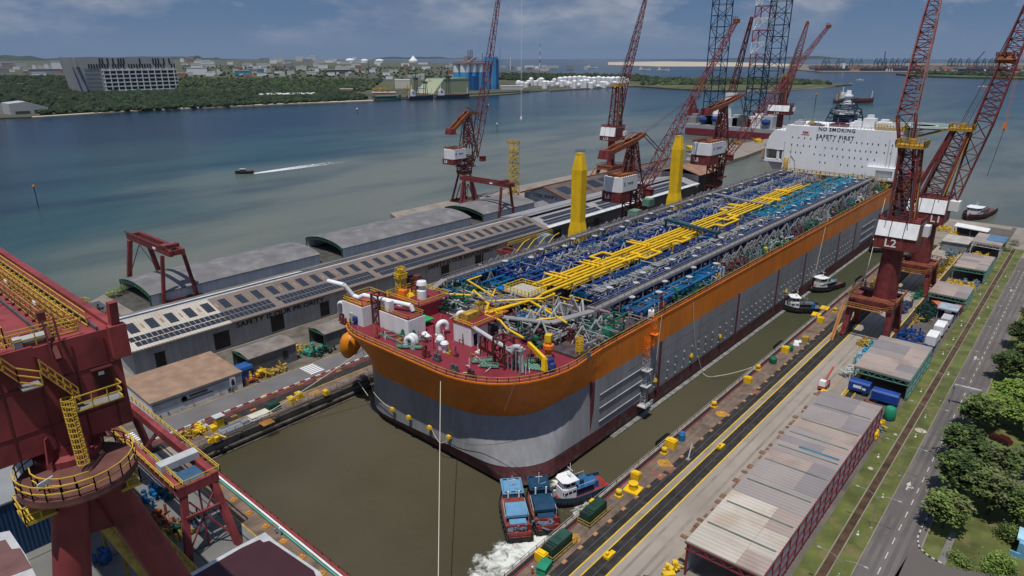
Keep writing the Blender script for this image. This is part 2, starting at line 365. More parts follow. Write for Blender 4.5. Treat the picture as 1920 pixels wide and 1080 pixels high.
# grass verge, drain, road
GRASS = mat('mown_grass', (0.092, 0.108, 0.028), 0.9, 0.4, 0.22, stain=(0.165, 0.135, 0.06), stain_amt=0.75, bump=.4)
strip('grass_verge', GRASS, -22.2, -15.2, -60, 345, 0.004)
strip('yard_road', mat('worn_yard_road', (0.12, 0.105, 0.09), 0.9, 0.25, 0.2), -24.0, -22.2, -60, 390, 0.006)
strip('drain', mat('drain_soil', (0.07, 0.042, 0.024), 0.95, 0.45, 0.5), -19.3, -18.1, -60, 345, 0.008)
b = B()
for x in (-19.45, -18.0): b.bb(x-.09, x+.09, -60, 345, ZQ, ZQ+.12)
struct(b.o('drain_kerb', CONC))
strip('road', ASPH, -15.2, -8.4, -60, 330, 0.006)
strip('grass_verge', GRASS, -8.3, 60, -60, 345, 0.004)
for x0, x1 in ((-14.6, -13.9), (-13.3, -12.7), (-11.6, -10.9), (-10.2, -9.6)): strip('tyre_track_marking', mat('tyre_worn_asphalt', (0.10, 0.09, 0.086), 0.85, 0.25, 0.1), x0, x1, -60, 330, 0.0075)
for x0, x1 in ((-42.8, -42.3), (-40.6, -40.0), (-39.2, -38.7)): strip('tyre_track_marking', mat('tyre_worn_concrete', (0.245, 0.21, 0.178), 0.85, 0.22, 0.15, stain=(0.17, 0.14, 0.12), stain_amt=.6), x0, x1, -60, 380, 0.0095)
b = B(); b.bb(-15.3, -15.15, -60, 330, ZQ, ZQ+.13); b.bb(-8.4, -8.2, 112, 330, ZQ, ZQ+.13); struct(b.o('kerb', CONC))
b = B(); y = 60.0
while y < 330:
    b.quad((-12.25, y, ZQ+.012), (-12.1, y, ZQ+.012), (-12.1, y+2.0, ZQ+.012), (-12.25, y+2.0, ZQ+.012)); y += 4.55
struct(b.o('lane_marking', mat('worn_road_paint', (0.46, 0.44, 0.41), 0.8, 0.3, 2.0)))
# ================================================================ THE SHIP
SCX = -95.6
HW = 26.8
DZ = 23.1
ship = thing('production_ship', 'huge grey and orange ship with yellow pipes along its blue deck frames', 'ship', (SCX, 80, 0))
HULL_END = 412.0
def outline(hw, yf, a, b_, ex=2.7, n=14):
    """left side -> bow -> right side, seen from above"""
    right = []
    for i in range(n+1):
        t = (math.pi/2)*i/n
        x = hw - a + a*(math.sin(t)**(2/ex)); y = yf + b_ - b_*(math.cos(t)**(2/ex))
        right.append((x, y))
    side = [(hw, yy) for yy in (104, 107, 110, 113, 118, 124, 200, 300, HULL_END)]
    r = right + side
    return [(x, y) for x, y in r]
def sm(x, a, b_):
    t = max(0, min(1, (x-a)/(b_-a))); return t*t*(3-2*t)
lv = [(-2.0, 22.0, 95.0, 16, 22, 2.2), (0.9, 26.8, 82.9, 7, 9, 2.2), (3.0, 26.3, 82.0, 11, 11.5, 2.1), (12.4, 24.2, 82.6, 19, 19.5, 2.05),
      (16.0, 25.5, 81.2, 19, 19.5, 2.15), (19.8, 26.8, 79.1, 19, 20, 2.2), (DZ, 27.7, 77.2, 19, 20, 2.25)]
lvl = [(22.0, 95.0, 16, 22, 2.2), (26.0, 83.4, 12, 18, 2.6), (26.5, 82.5, 13, 18, 2.6), (26.8, 82.3, 14, 19, 2.6), (27.2, 81.3, 15, 20, 2.6), (28.2, 79.3, 15, 21, 2.7), (29.0, 77.4, 15, 22, 2.7)]
rows = []
for k, (z, hw, yf, a, b_, ex) in enumerate(lv):
    rr = []; pr = [(SCX + x, y) for x, y in outline(hw, yf, a, b_, ex)]; pl_ = [(SCX - x, y) for x, y in outline(*lvl[k])]
    for x, y in pl_[::-1] + pr:
        zz = z; f_ = (sm(y, 95, 108) if k > 1 else sm(y, 100, 118)) if x > SCX else sm(y, 98, 124)      # the bow is waisted in under the flare, then fills out to the parallel side
        x = SCX + (x-SCX)*(1-f_) + math.copysign(HW, x-SCX)*f_
        s_ = sm(y, 88, 108)
        if k == 2: zz = 2.6 + 1.7*sm(x, SCX-18, SCX+20)
        if k == 3: zz = 12.6 + 4.0*s_
        if k == 4: zz = 16.2 + 2.2*s_
        rr.append((x, y, zz))
    rows.append(rr)
b = B(); n = len(rows[0])
for k in range(len(rows)-1):
    mi = 3 if k == 0 else (0 if k == 1 else (1 if k == 2 else 2))  # lowest strip black: the shade under the bow is painted into the colour
    vs = rows[k] + rows[k+1]
    b.add(vs, [(i, i+1, n+i+1, n+i) for i in range(n-1)] , mi)
    b.add([rows[k][-1], rows[k][0], rows[k+1][0], rows[k+1][-1]], [(0, 1, 2, 3)], mi)
hull = b.o('hull', [HRED, HGREY, ORG, BLACK], ship, smooth=True)
b = B(); b.add([(x, y, z-0.02) for x, y, z in rows[-1]], [tuple(range(n))]); b.o('deck', DECK, ship)
deck_edge = rows[-1]
# orange rubbing edge and rail all round
half = n//2
b = B()
for (x0, y0, z0), (x1, y1, z1) in zip(deck_edge[:-1], deck_edge[1:]): b.beam((x0, y0, DZ+.14), (x1, y1, DZ+.14), .25, .3)
b.o('deck_coaming', ORG, hull)
ins = [Vector((x + (SCX-x)*0.012, y+0.35 if y < 100 else y, DZ)) for x, y, z in deck_edge]
b = B(); b.rail([p for p in ins if p.y <= 125], 1.25, 0.055, 1.6, rows=3); b.o('bow_railing', YELD, ship)
b = B(); b.rail([Vector((SCX+HW-.4, y, DZ)) for y in range(122, 341, 6)], 1.2, 0.06, 2.0, rows=2); b.o('side_railing', YELD, ship)
b = B(); b.rail([Vector((SCX-HW+.4, y, DZ)) for y in range(122, 341, 6)], 1.2, 0.06, 2.0, rows=2); b.o('side_railing', YELD, ship)
# hull details on the right-hand side
HX = SCX + HW
sp0 = None
for y in (104.6, 132.4, 177.1, 207.4, 232.8, 270.4, 292.5):
    b = B(); dx = -.22 if y < 105 else 0
    b.add([(HX+(dx*.25 if z < 3 else dx)+o_, y+e_, z) for o_ in (-.3, .1) for e_ in (-.55, .55) for z in (1.0, 4.5, 16.6)], [(6, 7, 10, 9), (7, 8, 11, 10), (0, 6, 9, 3), (0, 1, 7, 6), (1, 2, 8, 7), (3, 9, 10, 4), (4, 10, 11, 5), (2, 5, 11, 8)]); b.o('draught_stripe', STRIPE, hull)
for z in (6.2, 9.4, 12.6):
    b = B(); b.tube((HX+.1, 107, z), (HX+.12, 127.5, z), .11, 6); b.o('hull_strake', mat('strake_grey', (0.36, 0.36, 0.37), 0.6, .2), hull)
    b = B(); b.tube((HX+.12, 302, z), (HX+.12, 322, z), .18, 6); b.o('hull_strake', GREY, hull)
b = B(); b.bb(HX-.05, HX+1.1, 112, 338, -.6, .35); b.o('bilge_strake', mat('stained_strake', (0.20, 0.195, 0.18), 0.8, 0.4, 0.5, streak=.3), hull)
pads = []
for y0, y1, nn in ((126, 132, 2), (134.5, 176, 10), (179, 206, 8), (209.5, 231, 7), (235, 269, 10), (272, 291, 6)):
    for i in range(nn):
        yy = y0 + (y1-y0)*(i+.5)/nn
        for z in (5.4, 7.6, 9.8): pads.append((yy, z))
pb = B(); pb.box((.14, 0, 0), (.28, .46, .3), taper=.7)
p0 = None; extra = B()
pads.sort(key=lambda q: q[0])
for i, (yy, z) in enumerate(pads):
    if i < 100:
        if p0 is None: p0 = pb.o('hull_bracket', mat('bracket_grey', (0.33, 0.335, 0.345), 0.6)); p0.parent = hull
        q = p0 if i == 0 else dup(p0, parent=hull)
        q.location = Vector((HX + .02, yy + rnd.uniform(-.3, .3), z)) - Vector((SCX, 80, 0))
    else: extra.box((HX+.18, yy, z), (.28, .46, .3), taper=.7)
if extra.v:
    e = extra.o('hull_bracket', mat('bracket_grey', (0.33, 0.335, 0.345)), hull); e['kind'] = 'stuff'
for y in (130.5, 149, 166, 216):
    b = B(); b.box((HX+.35, y, 7.2), (.7, .9, .7), taper=.6); b.box((HX+.3, y, 6.5), (.5, .5, .5)); b.o('mooring_bollard', YEL, hull)
for x, y, z in ((690, 740, 0),): pass
for px, py in ((737, 766), (768, 781), (807, 800), (843, 818)):
    p = GY(px, py, 82.0); b = B(); b.box((p.x, 81.75, p.z), (1.1, .7, .6), taper=.8); b.box((p.x, 81.7, p.z-.5), (.5, .5, .5)); b.o('mooring_bollard', YEL, hull)
for px, py, nv in ((905, 735, (.33, -.80, -.5)), (961, 739, (.55, -.68, -.5))):
    p = G(px, py, 18.8); nv = Vector(nv).normalized(); q = B(); q.lathe([(.85, -1.6), (.85, .25), (.58, .25), (.55, -.9)], (0, 0, 0), 16); q.xform(Matrix.Translation(p) @ nv.to_track_quat('Z', 'Y').to_matrix().to_4x4()); q.o('hawse_pipe', STRIPE, hull, True)
for z in (4.9, 8.1, 11.2, 14.2):
    b = B(); b.bb(HX, HX+.03, 118, 338, z, z+.10); b.o('plate_seam', mat('seam_grey', (0.175, 0.175, 0.185), 0.6), hull)
b = B()
for k in range(44): y = 118+k*5.0; b.bb(HX, HX+.025, y, y+.08, 4.2, 16.3)
b.o('frame_seam', mat('seam_grey', (0.175, 0.175, 0.185)), hull)
# gangway ladder: orange top, grey scaffold tower under it
b = B(); b.lattice((HX+.7, 127.2, 16.8), (HX+.7, 127.2, 24.6), 1.1, 1.0, 8, .06); b.bb(HX+.2, HX+1.8, 126.4, 128.0, 20.3, 20.45); b.o('side_ladder', ORGB, ship); b = B()
b.lattice((HX+.7, 124.6, 15.0), (HX+.7, 124.6, 20.3), 1.1, 1.0, 6, .06); b.o('side_ladder', ORGB, ship)
b = B(); b.lattice((HX+.8, 124.6, 3.5), (HX+.8, 124.6, 15.0), 1.2, 1.2, 11, .05); b.bb(HX+.1, HX+2.4, 122.8, 126.0, 3.3, 3.5); b.bb(HX+.1, HX+2, 123.5, 125.8, 8.2, 8.35); b.bb(HX+.1, HX+2, 123.5, 125.8, 12.2, 12.35)
b.rail([(HX+2.4, 122.8, 3.5), (HX+2.4, 126, 3.5)], 1.1, .06, 1); b.o('side_ladder', LGREY, ship)

# ---- bow deck outfit, placed at their measured spots on the deck
def D(x, y, z=DZ): return G(x, y, z)
def yaw_box(name, pxa, pxb, depth, h, mats, z=DZ, parent=ship, roof=None):
    a, c = D(*pxa, z), D(*pxb, z); d = (c-a); L = d.length; ang = math.atan2(d.y, d.x); nrm = Vector((-d.y, d.x, 0)).normalized()
    m = (a+c)/2 + nrm*depth/2
    q = B(); q.box((m.x, m.y, z+h/2), (L, depth, h), ang); ob = q.o(name, mats, parent)
    if roof:
        q = B(); q.box((m.x, m.y, z+h+.06), (L-.3, depth-.3, .1), ang); q.o('house_roof', roof, ob)
        q = B(); hx, hy = (L/2-.15), (depth/2-.15); co, si = math.cos(ang), math.sin(ang)
        cs = [(m.x + x*co - y*si, m.y + x*si + y*co, z+h+.1) for x, y in ((-hx, -hy), (hx, -hy), (hx, hy), (-hx, hy))]
        q.rail(cs, 1.0, .045, 1.6, closed=True); q.o('roof_railing', YELD, ob)
    return ob
# the large white deckhouse with a red roof, left of centre on the bow
h = D(700, 612); b = B(); b.bb(-113.0, -103.2, 84.6, 89.4, DZ, DZ+3.9); dh = b.o('deckhouse', WHITE, ship)
b = B(); b.bb(-112.8, -103.4, 84.8, 89.2, DZ+3.9, DZ+4.0); b.o('house_roof', DECK, dh)
b = B(); b.rail([(-112.8, 84.8, DZ+4), (-103.4, 84.8, DZ+4), (-103.4, 89.2, DZ+4), (-112.8, 89.2, DZ+4)], 1.0, .05, 1.5, True); b.o('roof_railing', YELD, dh)
b = B(); b.bb(-111.6, -110.2, 85.2, 86.6, DZ+4, DZ+6.4); b.o('vent_trunk', WHITE, dh)
b = B(); b.bb(-113.2, -113.02, 85.2, 88.8, DZ+.1, DZ+2.2); b.o('house_door', CREAM, dh)
# raised left corner block with bulwark
b = B(); b.bb(-123.2, -115.6, 82.0, 90.0, DZ, DZ+4.6); bw = b.o('deckhouse', WHITE, ship)
b = B(); b.bb(-123.0, -115.8, 82.2, 89.8, DZ+4.6, DZ+4.72); b.o('house_roof', mat('pale_red_deck', (0.36, 0.07, 0.05), 0.6), bw)
b = B(); b.rail([(-123.0, 82.2, DZ+4.7), (-115.8, 82.2, DZ+4.7), (-115.8, 89.8, DZ+4.7), (-123.0, 89.8, DZ+4.7)], 1.1, .06, 1.4, True); b.o('roof_railing', YEL, bw)
b = B(); b.bb(-120.5, -119.2, 81.8, 81.98, DZ+.1, DZ+2.4); b.o('house_door', LGREY, bw)
# second red platform behind with yellow mast and machinery
b = B(); b.bb(-121.5, -109.5, 93.0, 103.0, DZ, DZ+3.2); pl = b.o('machinery_platform', DECK, ship)
b = B(); b.rail([(-121.3, 93.2, DZ+3.2), (-109.7, 93.2, DZ+3.2), (-109.7, 102.8, DZ+3.2), (-121.3, 102.8, DZ+3.2)], 1.1, .06, 1.4, True); b.o('roof_railing', YEL, pl)
b = B(); b.lattice((-119, 96, DZ+3.2), (-119, 96, DZ+10.0), 1.8, 1.6, 5, .13); b.bb(-120.2, -117.8, 94.8, 97.2, DZ+7.4, DZ+7.6); b.rail([(-120.2, 94.8, DZ+7.6), (-117.8, 94.8, DZ+7.6), (-117.8, 97.2, DZ+7.6), (-120.2, 97.2, DZ+7.6)], 1.0, .07, 1.2, True); b.bb(-119.6, -118.4, 95.4, 96.6, DZ+8.4, DZ+9.6); b.o('yellow_mast', YEL, ship)
b = B(); b.lathe([(1.2, 0), (1.2, 2.0), (.8, 2.4), (.8, 3.2), (1.3, 3.4), (1.1, 4.2)], (-113.4, 97.6, DZ+3.2), 14); b.o('white_winch', WHITE, ship, True)
b = B(); b.box((-117, 94.8, DZ+4.2), (2.2, 1.8, 1.9), .2, taper=.8); b.o('orange_cover', ORGB, ship)
b = B(); b.lattice((-116, 98.5, DZ+3.2), (-116, 98.5, DZ+7.4), 2.0, 2.0, 3, .14); b.lathe([(.2, 0), (1.0, .3), (1.0, .9), (.2, 1.2)], (-116, 98.5, DZ+7.2), 12); b.o('red_derrick', DKRED, ship)
b = B(); b.bb(-113.5, -105, 89.8, 93.6, DZ+1.2, DZ+1.5); b.o('green_tarpaulin', GREENB, ship)
# white exhaust pipe across the left bow, in a red frame
b = B(); P = [(-125.8, 80.6, DZ+9.0), (-121.8, 82.0, DZ+8.6), (-120.8, 83.6, DZ+5.8), (-119.2, 84.0, DZ+5.6), (-118.0, 84.4, DZ+6.4), (-106.6, 88.4, DZ+5.6), (-106.2, 88.6, DZ+4.4)]
b.path(P, .52, 10); b.o('white_pipe', WHITE, ship, True)
def frame(x, y, w_, d, h, name='pipe_frame', m=DKRED, z=DZ, r=.16):
    q = B()
    for sx in (-w_/2, w_/2):
        for sy in (-d/2, d/2): q.beam((x+sx, y+sy, z), (x+sx, y+sy, z+h), r*2)
    for hh in (h, h*.5):
        q.beam((x-w_/2, y-d/2, z+hh), (x+w_/2, y-d/2, z+hh), r*2); q.beam((x-w_/2, y+d/2, z+hh), (x+w_/2, y+d/2, z+hh), r*2)
        q.beam((x-w_/2, y-d/2, z+hh), (x-w_/2, y+d/2, z+hh), r*2); q.beam((x+w_/2, y-d/2, z+hh), (x+w_/2, y+d/2, z+hh), r*2)
    q.beam((x-w_/2, y-d/2, z), (x+w_/2, y-d/2, z+h*.5), r*1.4); q.beam((x-w_/2, y+d/2, z+h*.5), (x-w_/2, y-d/2, z+h), r*1.4)
    return q.o(name, m, ship)
frame(-114.4, 85.7, 2.4, 2.2, 7.2)
# long white-grey pipe on the right bow
b = B(); b.path([(-89.8, 90.6, DZ+4.4), (-75.6, 86.9, DZ+4.2)], .45, 10); b.path([(-76.0, 87.0, DZ+4.2), (-75.4, 87.2, DZ+5.4), (-74.4, 87.6, DZ+5.4), (-74.2, 87.8, DZ+.2)], .5, 10); b.o('white_pipe', LGREY, ship, True)
b = B()
for x in (-77.0, -76.0, -75.0, -73.9):
    b.tube((x, 87.0, DZ), (x, 87.0, DZ+4.8), .12, 6); b.tube((x, 88.6, DZ), (x, 88.6, DZ+4.8), .12, 6)
b.bb(-77.1, -73.8, 86.9, 88.7, DZ+4.7, DZ+4.85)
b.o('pipe_support', GREY, ship)
for x, y in ((-86, 89.5), (-83.5, 88.9), (-80.8, 88.2)):
    b = B(); b.beam((x, y-.7, DZ), (x, y-.7, DZ+4.0), .22); b.beam((x, y+.7, DZ), (x, y+.7, DZ+4.0), .22); b.beam((x, y-.9, DZ+3.9), (x, y+.9, DZ+3.9), .25); b.o('pipe_support', DKRED, ship)
frame(-79.0, 88.0, 2.8, 2.8, 6.0)
# small white house on the right with a red roof
b = B(); b.bb(-95.2, -90.0, 90.2, 95.2, DZ, DZ+4.2); dh2 = b.o('deckhouse', WHITE, ship)
b = B(); b.bb(-95.3, -89.2, 90.1, 99.5, DZ+4.2, DZ+4.35); b.o('house_roof', DECK, dh2)
b = B(); b.rail([(-95.2, 90.2, DZ+4.3), (-89.3, 90.2, DZ+4.3), (-89.3, 99.4, DZ+4.3), (-95.2, 99.4, DZ+4.3)], 1.0, .06, 1.4, True); b.o('roof_railing', YEL, dh2)
b = B(); b.bb(-89.98, -89.9, 90.9, 91.9, DZ+.1, DZ+2.6); b.o('house_door', BLACK, dh2)
b = B(); b.bb(-94.8, -92.8, 92.0, 95.5, DZ+4.35, DZ+5.8); b.lattice((-93.6, 96.5, DZ+4.3), (-93.6, 96.5, DZ+7.2), 1.4, 1.4, 2, .1); b.o('roof_machinery', YELD, dh2)
# goose-neck and mushroom ventilators
def goose(x, y, r, h, rot=0.0):
    q = B(); k = 9; R2 = r*1.7; base = [(0, 0, 0), (0, 0, h)]
    arc = [(R2 - R2*math.cos(math.pi*i/k), 0, h + R2*math.sin(math.pi*i/k)) for i in range(1, k+1)] + [(2*R2, 0, h - r)]
    q.path(base + arc, r, 10)
    for p_ in arc: q.lathe([(r*.3,-r*.95),(r*.8,-r*.6),(r,0),(r*.8,r*.6),(r*.3,r*.95)], p_, 10)
    q.lathe([(r*1.25, 0), (r*1.25, .25), (r, .3)], (0, 0, 0), 10)
    q.xform(Matrix.Translation((x, y, DZ)) @ Matrix.Rotation(rot, 4, 'Z')); return q.o('goose_neck_vent', WHITE, ship, True)
def mushroom(x, y, r, h, m=None):
    q = B(); q.lathe([(r*.75, 0), (r*.75, h*.6), (r*1.2, h*.62), (r*1.35, h*.8), (r*.9, h*.97), (r*.2, h)], (x, y, DZ), 12); return q.o('mushroom_vent', m or WHITE, ship, True)
for px, py, r, h in ((772, 618, .65, 2.3), (788, 614, .45, 2.4), (797, 638, .55, 1.9), (802, 640, .5, 1.6), (826, 655, .7, 3.0), (834, 660, .65, 2.4), (705, 580, .5, 2.2), (753, 588, .8, 2.8), (660, 600, .6, 2.0)):
    p = D(px, py); mushroom(p.x, p.y, r, h)
for px, py, r, h, a in ((762, 648, .5, 1.1, .35), (768, 645, .5, 1.3, .35), (822, 628, .6, 1.8, 1.2), (858, 606, .45, 1.8, 1.0), (637, 588, .42, 2.2, .3)):
    p = D(px, py); goose(p.x, p.y, r, h, a)
# winches, drums, covers
p = D(757, 585); b = B(); q = B(); q.lathe([(2.2, -1.4), (2.2, -1.2), (1.5, -1.1), (1.5, 1.1), (2.2, 1.2), (2.2, 1.4)], (0, 0, 0), 18); q.xform(Matrix.Translation((p.x-1, p.y+2.5, DZ+2.3)) @ Matrix.Rotation(R_(90), 4, 'X')); b.add(q.v, q.f); b.box((p.x-1, p.y+2.5, DZ+.4), (4, 3, .8)); b.o('mooring_winch', YEL, ship)
p = D(670, 600); b = B(); b.lathe([(1.3, 0), (1.3, .9), (1.7, 1.0), (1.7, 2.3), (1.3, 2.5)], (p.x, p.y, DZ), 12); b.o('green_tank', GREEN, ship)
p = D(767, 628); b = B(); b.box((p.x, p.y, DZ+.8), (3.6, 2.4, 1.6), .6, taper=.75); b.o('green_cover', GREEN, ship)
for px, py in ((651, 596), (668, 608), (1035, 698), (1030, 690)):
    p = D(px, py); b = B(); b.lathe([(.7, 0), (.5, .3), (.5, .9), (.85, 1.0), (.7, 1.9), (.3, 2.1)], (p.x, p.y, DZ), 10); b.o('blue_capstan', BLUE, ship)
# grey hatch frame on the deck
b = B()
ax, ay = D(718, 608), D(768, 601)
for i in range(4): b.beam((-109.5 + i*2.6, 81.6, DZ+.25), (-109.5 + i*2.6 + 2.0, 87.6 - 1.0, DZ+.25), .3)
for i in range(3): b.beam((-109.5 + i*1.0, 81.6 + i*2.5, DZ+.25), (-101.7 + i*1.0, 81.6 + i*2.5, DZ+.25), .3)
b.o('hatch_frame', mat('dull_frame_grey', (0.17, 0.16, 0.14), 0.7), ship)
for x0, y0, x1, y1 in ((-101.5, 79.8, -97.0, 82.8), (-84.5, 84.6, -82, 88.0), (-82, 84.6, -79.0, 86.6), (-76.5, 91.6, -73.6, 96)):
    b = B(); d = Vector((x1-x0, y1-y0, 0)); b.beam((x0, y0, DZ+.35), (x1, y1, DZ+.35), 1.3, .12); s_ = d.cross(Vector((0, 0, 1))).normalized()*.6
    b.rail([Vector((x0, y0, DZ+.4))+s_, Vector((x1, y1, DZ+.4))+s_], .9, .05, 1.2); b.o('deck_gangway', SEAG, ship)
# grey-green grating steps in the right corner
b = B(); pts = [D(1010, 708), D(1060, 700), D(1052, 672)]
for i in range(9):
    b.bb(-76.8 + i*.62, -76.8 + i*.62 + .5, 88.4 + .30*i, 91.4 + .25*i, DZ+.2, DZ+.34)
b.bb(-79, -76.9, 90.2, 91.2, DZ+.2, DZ+.34); b.o('deck_grating', SEAG, ship)
# orange pedestal deck crane with yellow boom
b = B(); b.lathe([(.9, 0), (.7, .4), (.7, 2.2), (1.1, 2.3), (1.1, 3.1), (.7, 3.3), (.6, 3.8)], (-74.4, 96.2, DZ), 12); ped = b.o('crane_pedestal', ORGB, ship)
b = B(); b.box((-74.4, 96.2, DZ+4.5), (1.3, 1.4, 1.5), .4); b.o('crane_cab', YEL, ped)
b = B(); b.beam((-78.0, 94.4, DZ+2.8), (-71.2, 91.0, DZ+2.6), .6, .9); b.beam((-71.2, 91.0, DZ+2.8), (-70.9, 90.6, DZ+.5), .9); b.o('crane_boom', YELP, ship)
b = B(); b.lathe([(.8, 0), (.6, .4), (.6, 1.6), (.95, 1.8), (.95, 2.6), (.4, 2.8)], (-70.9, 92.0, DZ), 12); b.o('blue_winch', BLUE, ship)
for i in range(1):
    p = (-70.6, 101.5, DZ); b = B(); b.lattice(p, (p[0], p[1], DZ+4.2), 1.0, 1.0, 4, .1); b.o('yellow_post', YELP, ship)
# davits and fairleads along the bow rail
for px, py, m in ((645, 607, RED), (800, 668, RED), (820, 676, DGREY), (852, 697, DGREY), (883, 706, HRED), (1100, 672, DGREY)):
    p = D(px, py); b = B(); b.bb(p.x-.9, p.x+.9, p.y-.5, p.y+.5, DZ, DZ+.5); b.tube((p.x-.5, p.y, DZ), (p.x-.5, p.y, DZ+1.5), .38, 8); b.tube((p.x+.5, p.y, DZ), (p.x+.5, p.y, DZ+1.5), .38, 8)
    if m is RED: b.path([(p.x, p.y, DZ), (p.x, p.y, DZ+2.2), (p.x+.4, p.y-.9, DZ+2.8), (p.x+.4, p.y-1.4, DZ+1.2)], .22, 6)
    b.o('fairlead', m, ship)
# small posts and deck pipes scattered over the red deck
for i in range(70):
    x = rnd.uniform(-112, -72); y = rnd.uniform(80 if x < -80 else 88, 96); b = B(); b.beam((x, y, DZ), (x, y, DZ+rnd.uniform(.8, 2.6)), .14)
    if i % 3 == 0: b.bb(x-.5, x+.5, y-.35, y+.35, DZ, DZ+.3); b.lathe([(.28, 0), (.28, .7), (.12, .9)], (x+.4, y, DZ), 7)
    if i % 4 == 1: b.path([(x, y, DZ+.9), (x+rnd.uniform(-2, 2), y, DZ+.9), (x+rnd.uniform(-2, 2), y+.6, DZ+.2)], .09, 5)
    b.o('deck_fitting', rnd.choice((DKRED, DKRED, DKRED, WHITE, GREY, GREEN, YELD)), ship)
b = B()
for i in range(5):
    x = rnd.uniform(-100, -80); y = rnd.uniform(80, 90); b = B(); b.path([(x, y, DZ+.3), (x+3, y-.8, DZ+.3), (x+3.6, y-3, DZ+.3)] if i < 2 else [(x, y, DZ+.25), (x+rnd.uniform(-5, 5), y+1, DZ+.25)], .09, 5); b.o('deck_pipe', CREAM, ship)

# orange lifeboat-like anchor bolster hanging under the left corner
b = B(); q = B(); q.lathe([(.1, -3.6), (1.2, -3.1), (2.1, -1.6), (2.5, 0.4), (2.3, 2.2), (1.5, 3.4), (.2, 3.8)], (0, 0, 0), 16)
pp = GY(656, 648, 84.0); q.xform(Matrix.Translation(pp) @ Matrix.Rotation(R_(25), 4, 'Y')); b.add(q.v, q.f); b.o('anchor_bolster', mat('bolster_orange', (0.6, 0.2, 0.01), 0.45), ship, True)  # bolster has one plain orange, slightly yellower than the hull

# ---- main deck: steel walkways, blue module girders, braces, pipe racks, yellow header pipes
MY0, MY1 = 124.0, 338.0; BAY = 15.3; NB = 14
LW, RW = -115.6, -75.9
def walkway(x, y0, y1, z, w_=1.7):
    q = B(); q.bb(x-w_/2, x+w_/2, y0, y1, z-.15, z); q.bb(x-w_/2-.12, x-w_/2, y0, y1, z-.35, z+.35); q.bb(x+w_/2, x+w_/2+.12, y0, y1, z-.35, z+.35)
    y = y0
    while y <= y1: q.beam((x-w_/2, y, DZ), (x-w_/2, y, z), .18); q.beam((x+w_/2, y, DZ), (x+w_/2, y, z), .18); y += 5.1
    q.rail([(x-w_/2, y0, z), (x-w_/2, y1, z)], 1.0, .045, 3.0); q.rail([(x+w_/2, y0, z), (x+w_/2, y1, z)], 1.0, .045, 3.0)
    return q.o('steel_walkway', mat('walkway_grey', (0.235, 0.225, 0.23), 0.6, 0.12, 0.4), ship)
walkway(LW, 107, MY1, 28.0); walkway(RW, 113, MY1, 28.0)
b = B(); b.beam((LW-.3, 107, 28), (LW-2.4, 100.5, 24), 2.0, .2); b.o('walkway_ramp', mat('walkway_grey', (0.235, 0.225, 0.23)), ship)
b = B(); b.beam((RW, 113, 28), (RW-4.0, 104, 27), 1.7, .3); b.beam((RW-4, 104, 27), (-91.5, 100.5, 26.4), 1.6, .3); b.o('walkway_ramp', mat('walkway_grey', (0.235, 0.225, 0.23)), ship)
def stool(q, x, y, z, s_=1.0): q.lathe([(.22*s_, 0), (.22*s_, 1.1*s_), (.75*s_, 1.7*s_), (.75*s_, 1.8*s_)], (x, y, z), 8)
def girder_bay(m, w_=3.0, seed=0, panels=.4):
    r = random.Random(seed); q = B()
    for sx in (-w_/2, w_/2): q.bb(sx-.28, sx+.28, 0, BAY, 2.1, 3.5); q.bb(sx-.45, sx+.45, 0, BAY, 3.5, 3.62)
    for i in range(5):
        y = i*BAY/5 + .8; q.bb(-w_/2+.3, w_/2-.3, y-.2, y+.2, 2.5, 3.45)
        for sx in (-w_/2, w_/2): q.bb(sx-.25, sx+.25, y-.25, y+.25, 0, 2.1)
        if r.random() < panels: q.bb(-w_/2+.3, w_/2-.3, y+.25, y+BAY/5-.25, 3.1, 3.2)
    for i in range(3): q.bb(-w_/2-1.0, w_/2+1.0, i*5+2.4, i*5+2.7, 3.0, 3.4)
    return q
def stool_bay():
    q = B()
    stool(q, 0, 0, 0, 1.15)
    return q
def brace_bay(seed, r=.16, wide=2.6, h=4.8):
    q = B(); g = random.Random(seed)
    for i in range(4):
        y = i*BAY/4 + g.uniform(0, 1.4); x = g.uniform(-.6, .6); hh = h + g.uniform(-.7, .7)
        q.tube((x-wide*.4, y, .5), (x, y+1.9, hh), r, 6); q.tube((x+wide*.4, y+3.6, .5), (x, y+1.9, hh), r, 6)
        if g.random() < .6: q.tube((x, y+1.9, hh), (x+g.uniform(-2, 2), y+1.9, .5), r*.9, 6)
    return q
def pipe_bay(seed, n_, w_, z0, z1, r0=.1, r1=.26, frames=True):
    q = B(); g = random.Random(seed)
    for i in range(n_):
        x = -w_/2 + w_*(i+.5)/n_ + g.uniform(-.1, .1); z = g.uniform(z0, z1); r = g.uniform(r0, r1); c_ = g.random()
        if c_ < .25:
            ym = g.uniform(4, 11); x2 = x + g.choice((-1, 1))*g.uniform(.5, 1.2); q.path([(x, 0, z), (x, ym, z), (x2, ym, z), (x2, BAY, z)], r, 6)
        else: q.tube((x, 0, z), (x, BAY, z), r, 6)
    if frames:
        for y in (1.2, 6.3, 11.4):
            for sx in (-w_/2, w_/2): q.beam((sx, y, 0), (sx, y, z1+.5), .22)
            q.beam((-w_/2, y, z1+.4), (w_/2, y, z1+.4), .22); q.beam((-w_/2, y, z0-.35), (w_/2, y, z0-.35), .22)
    return q
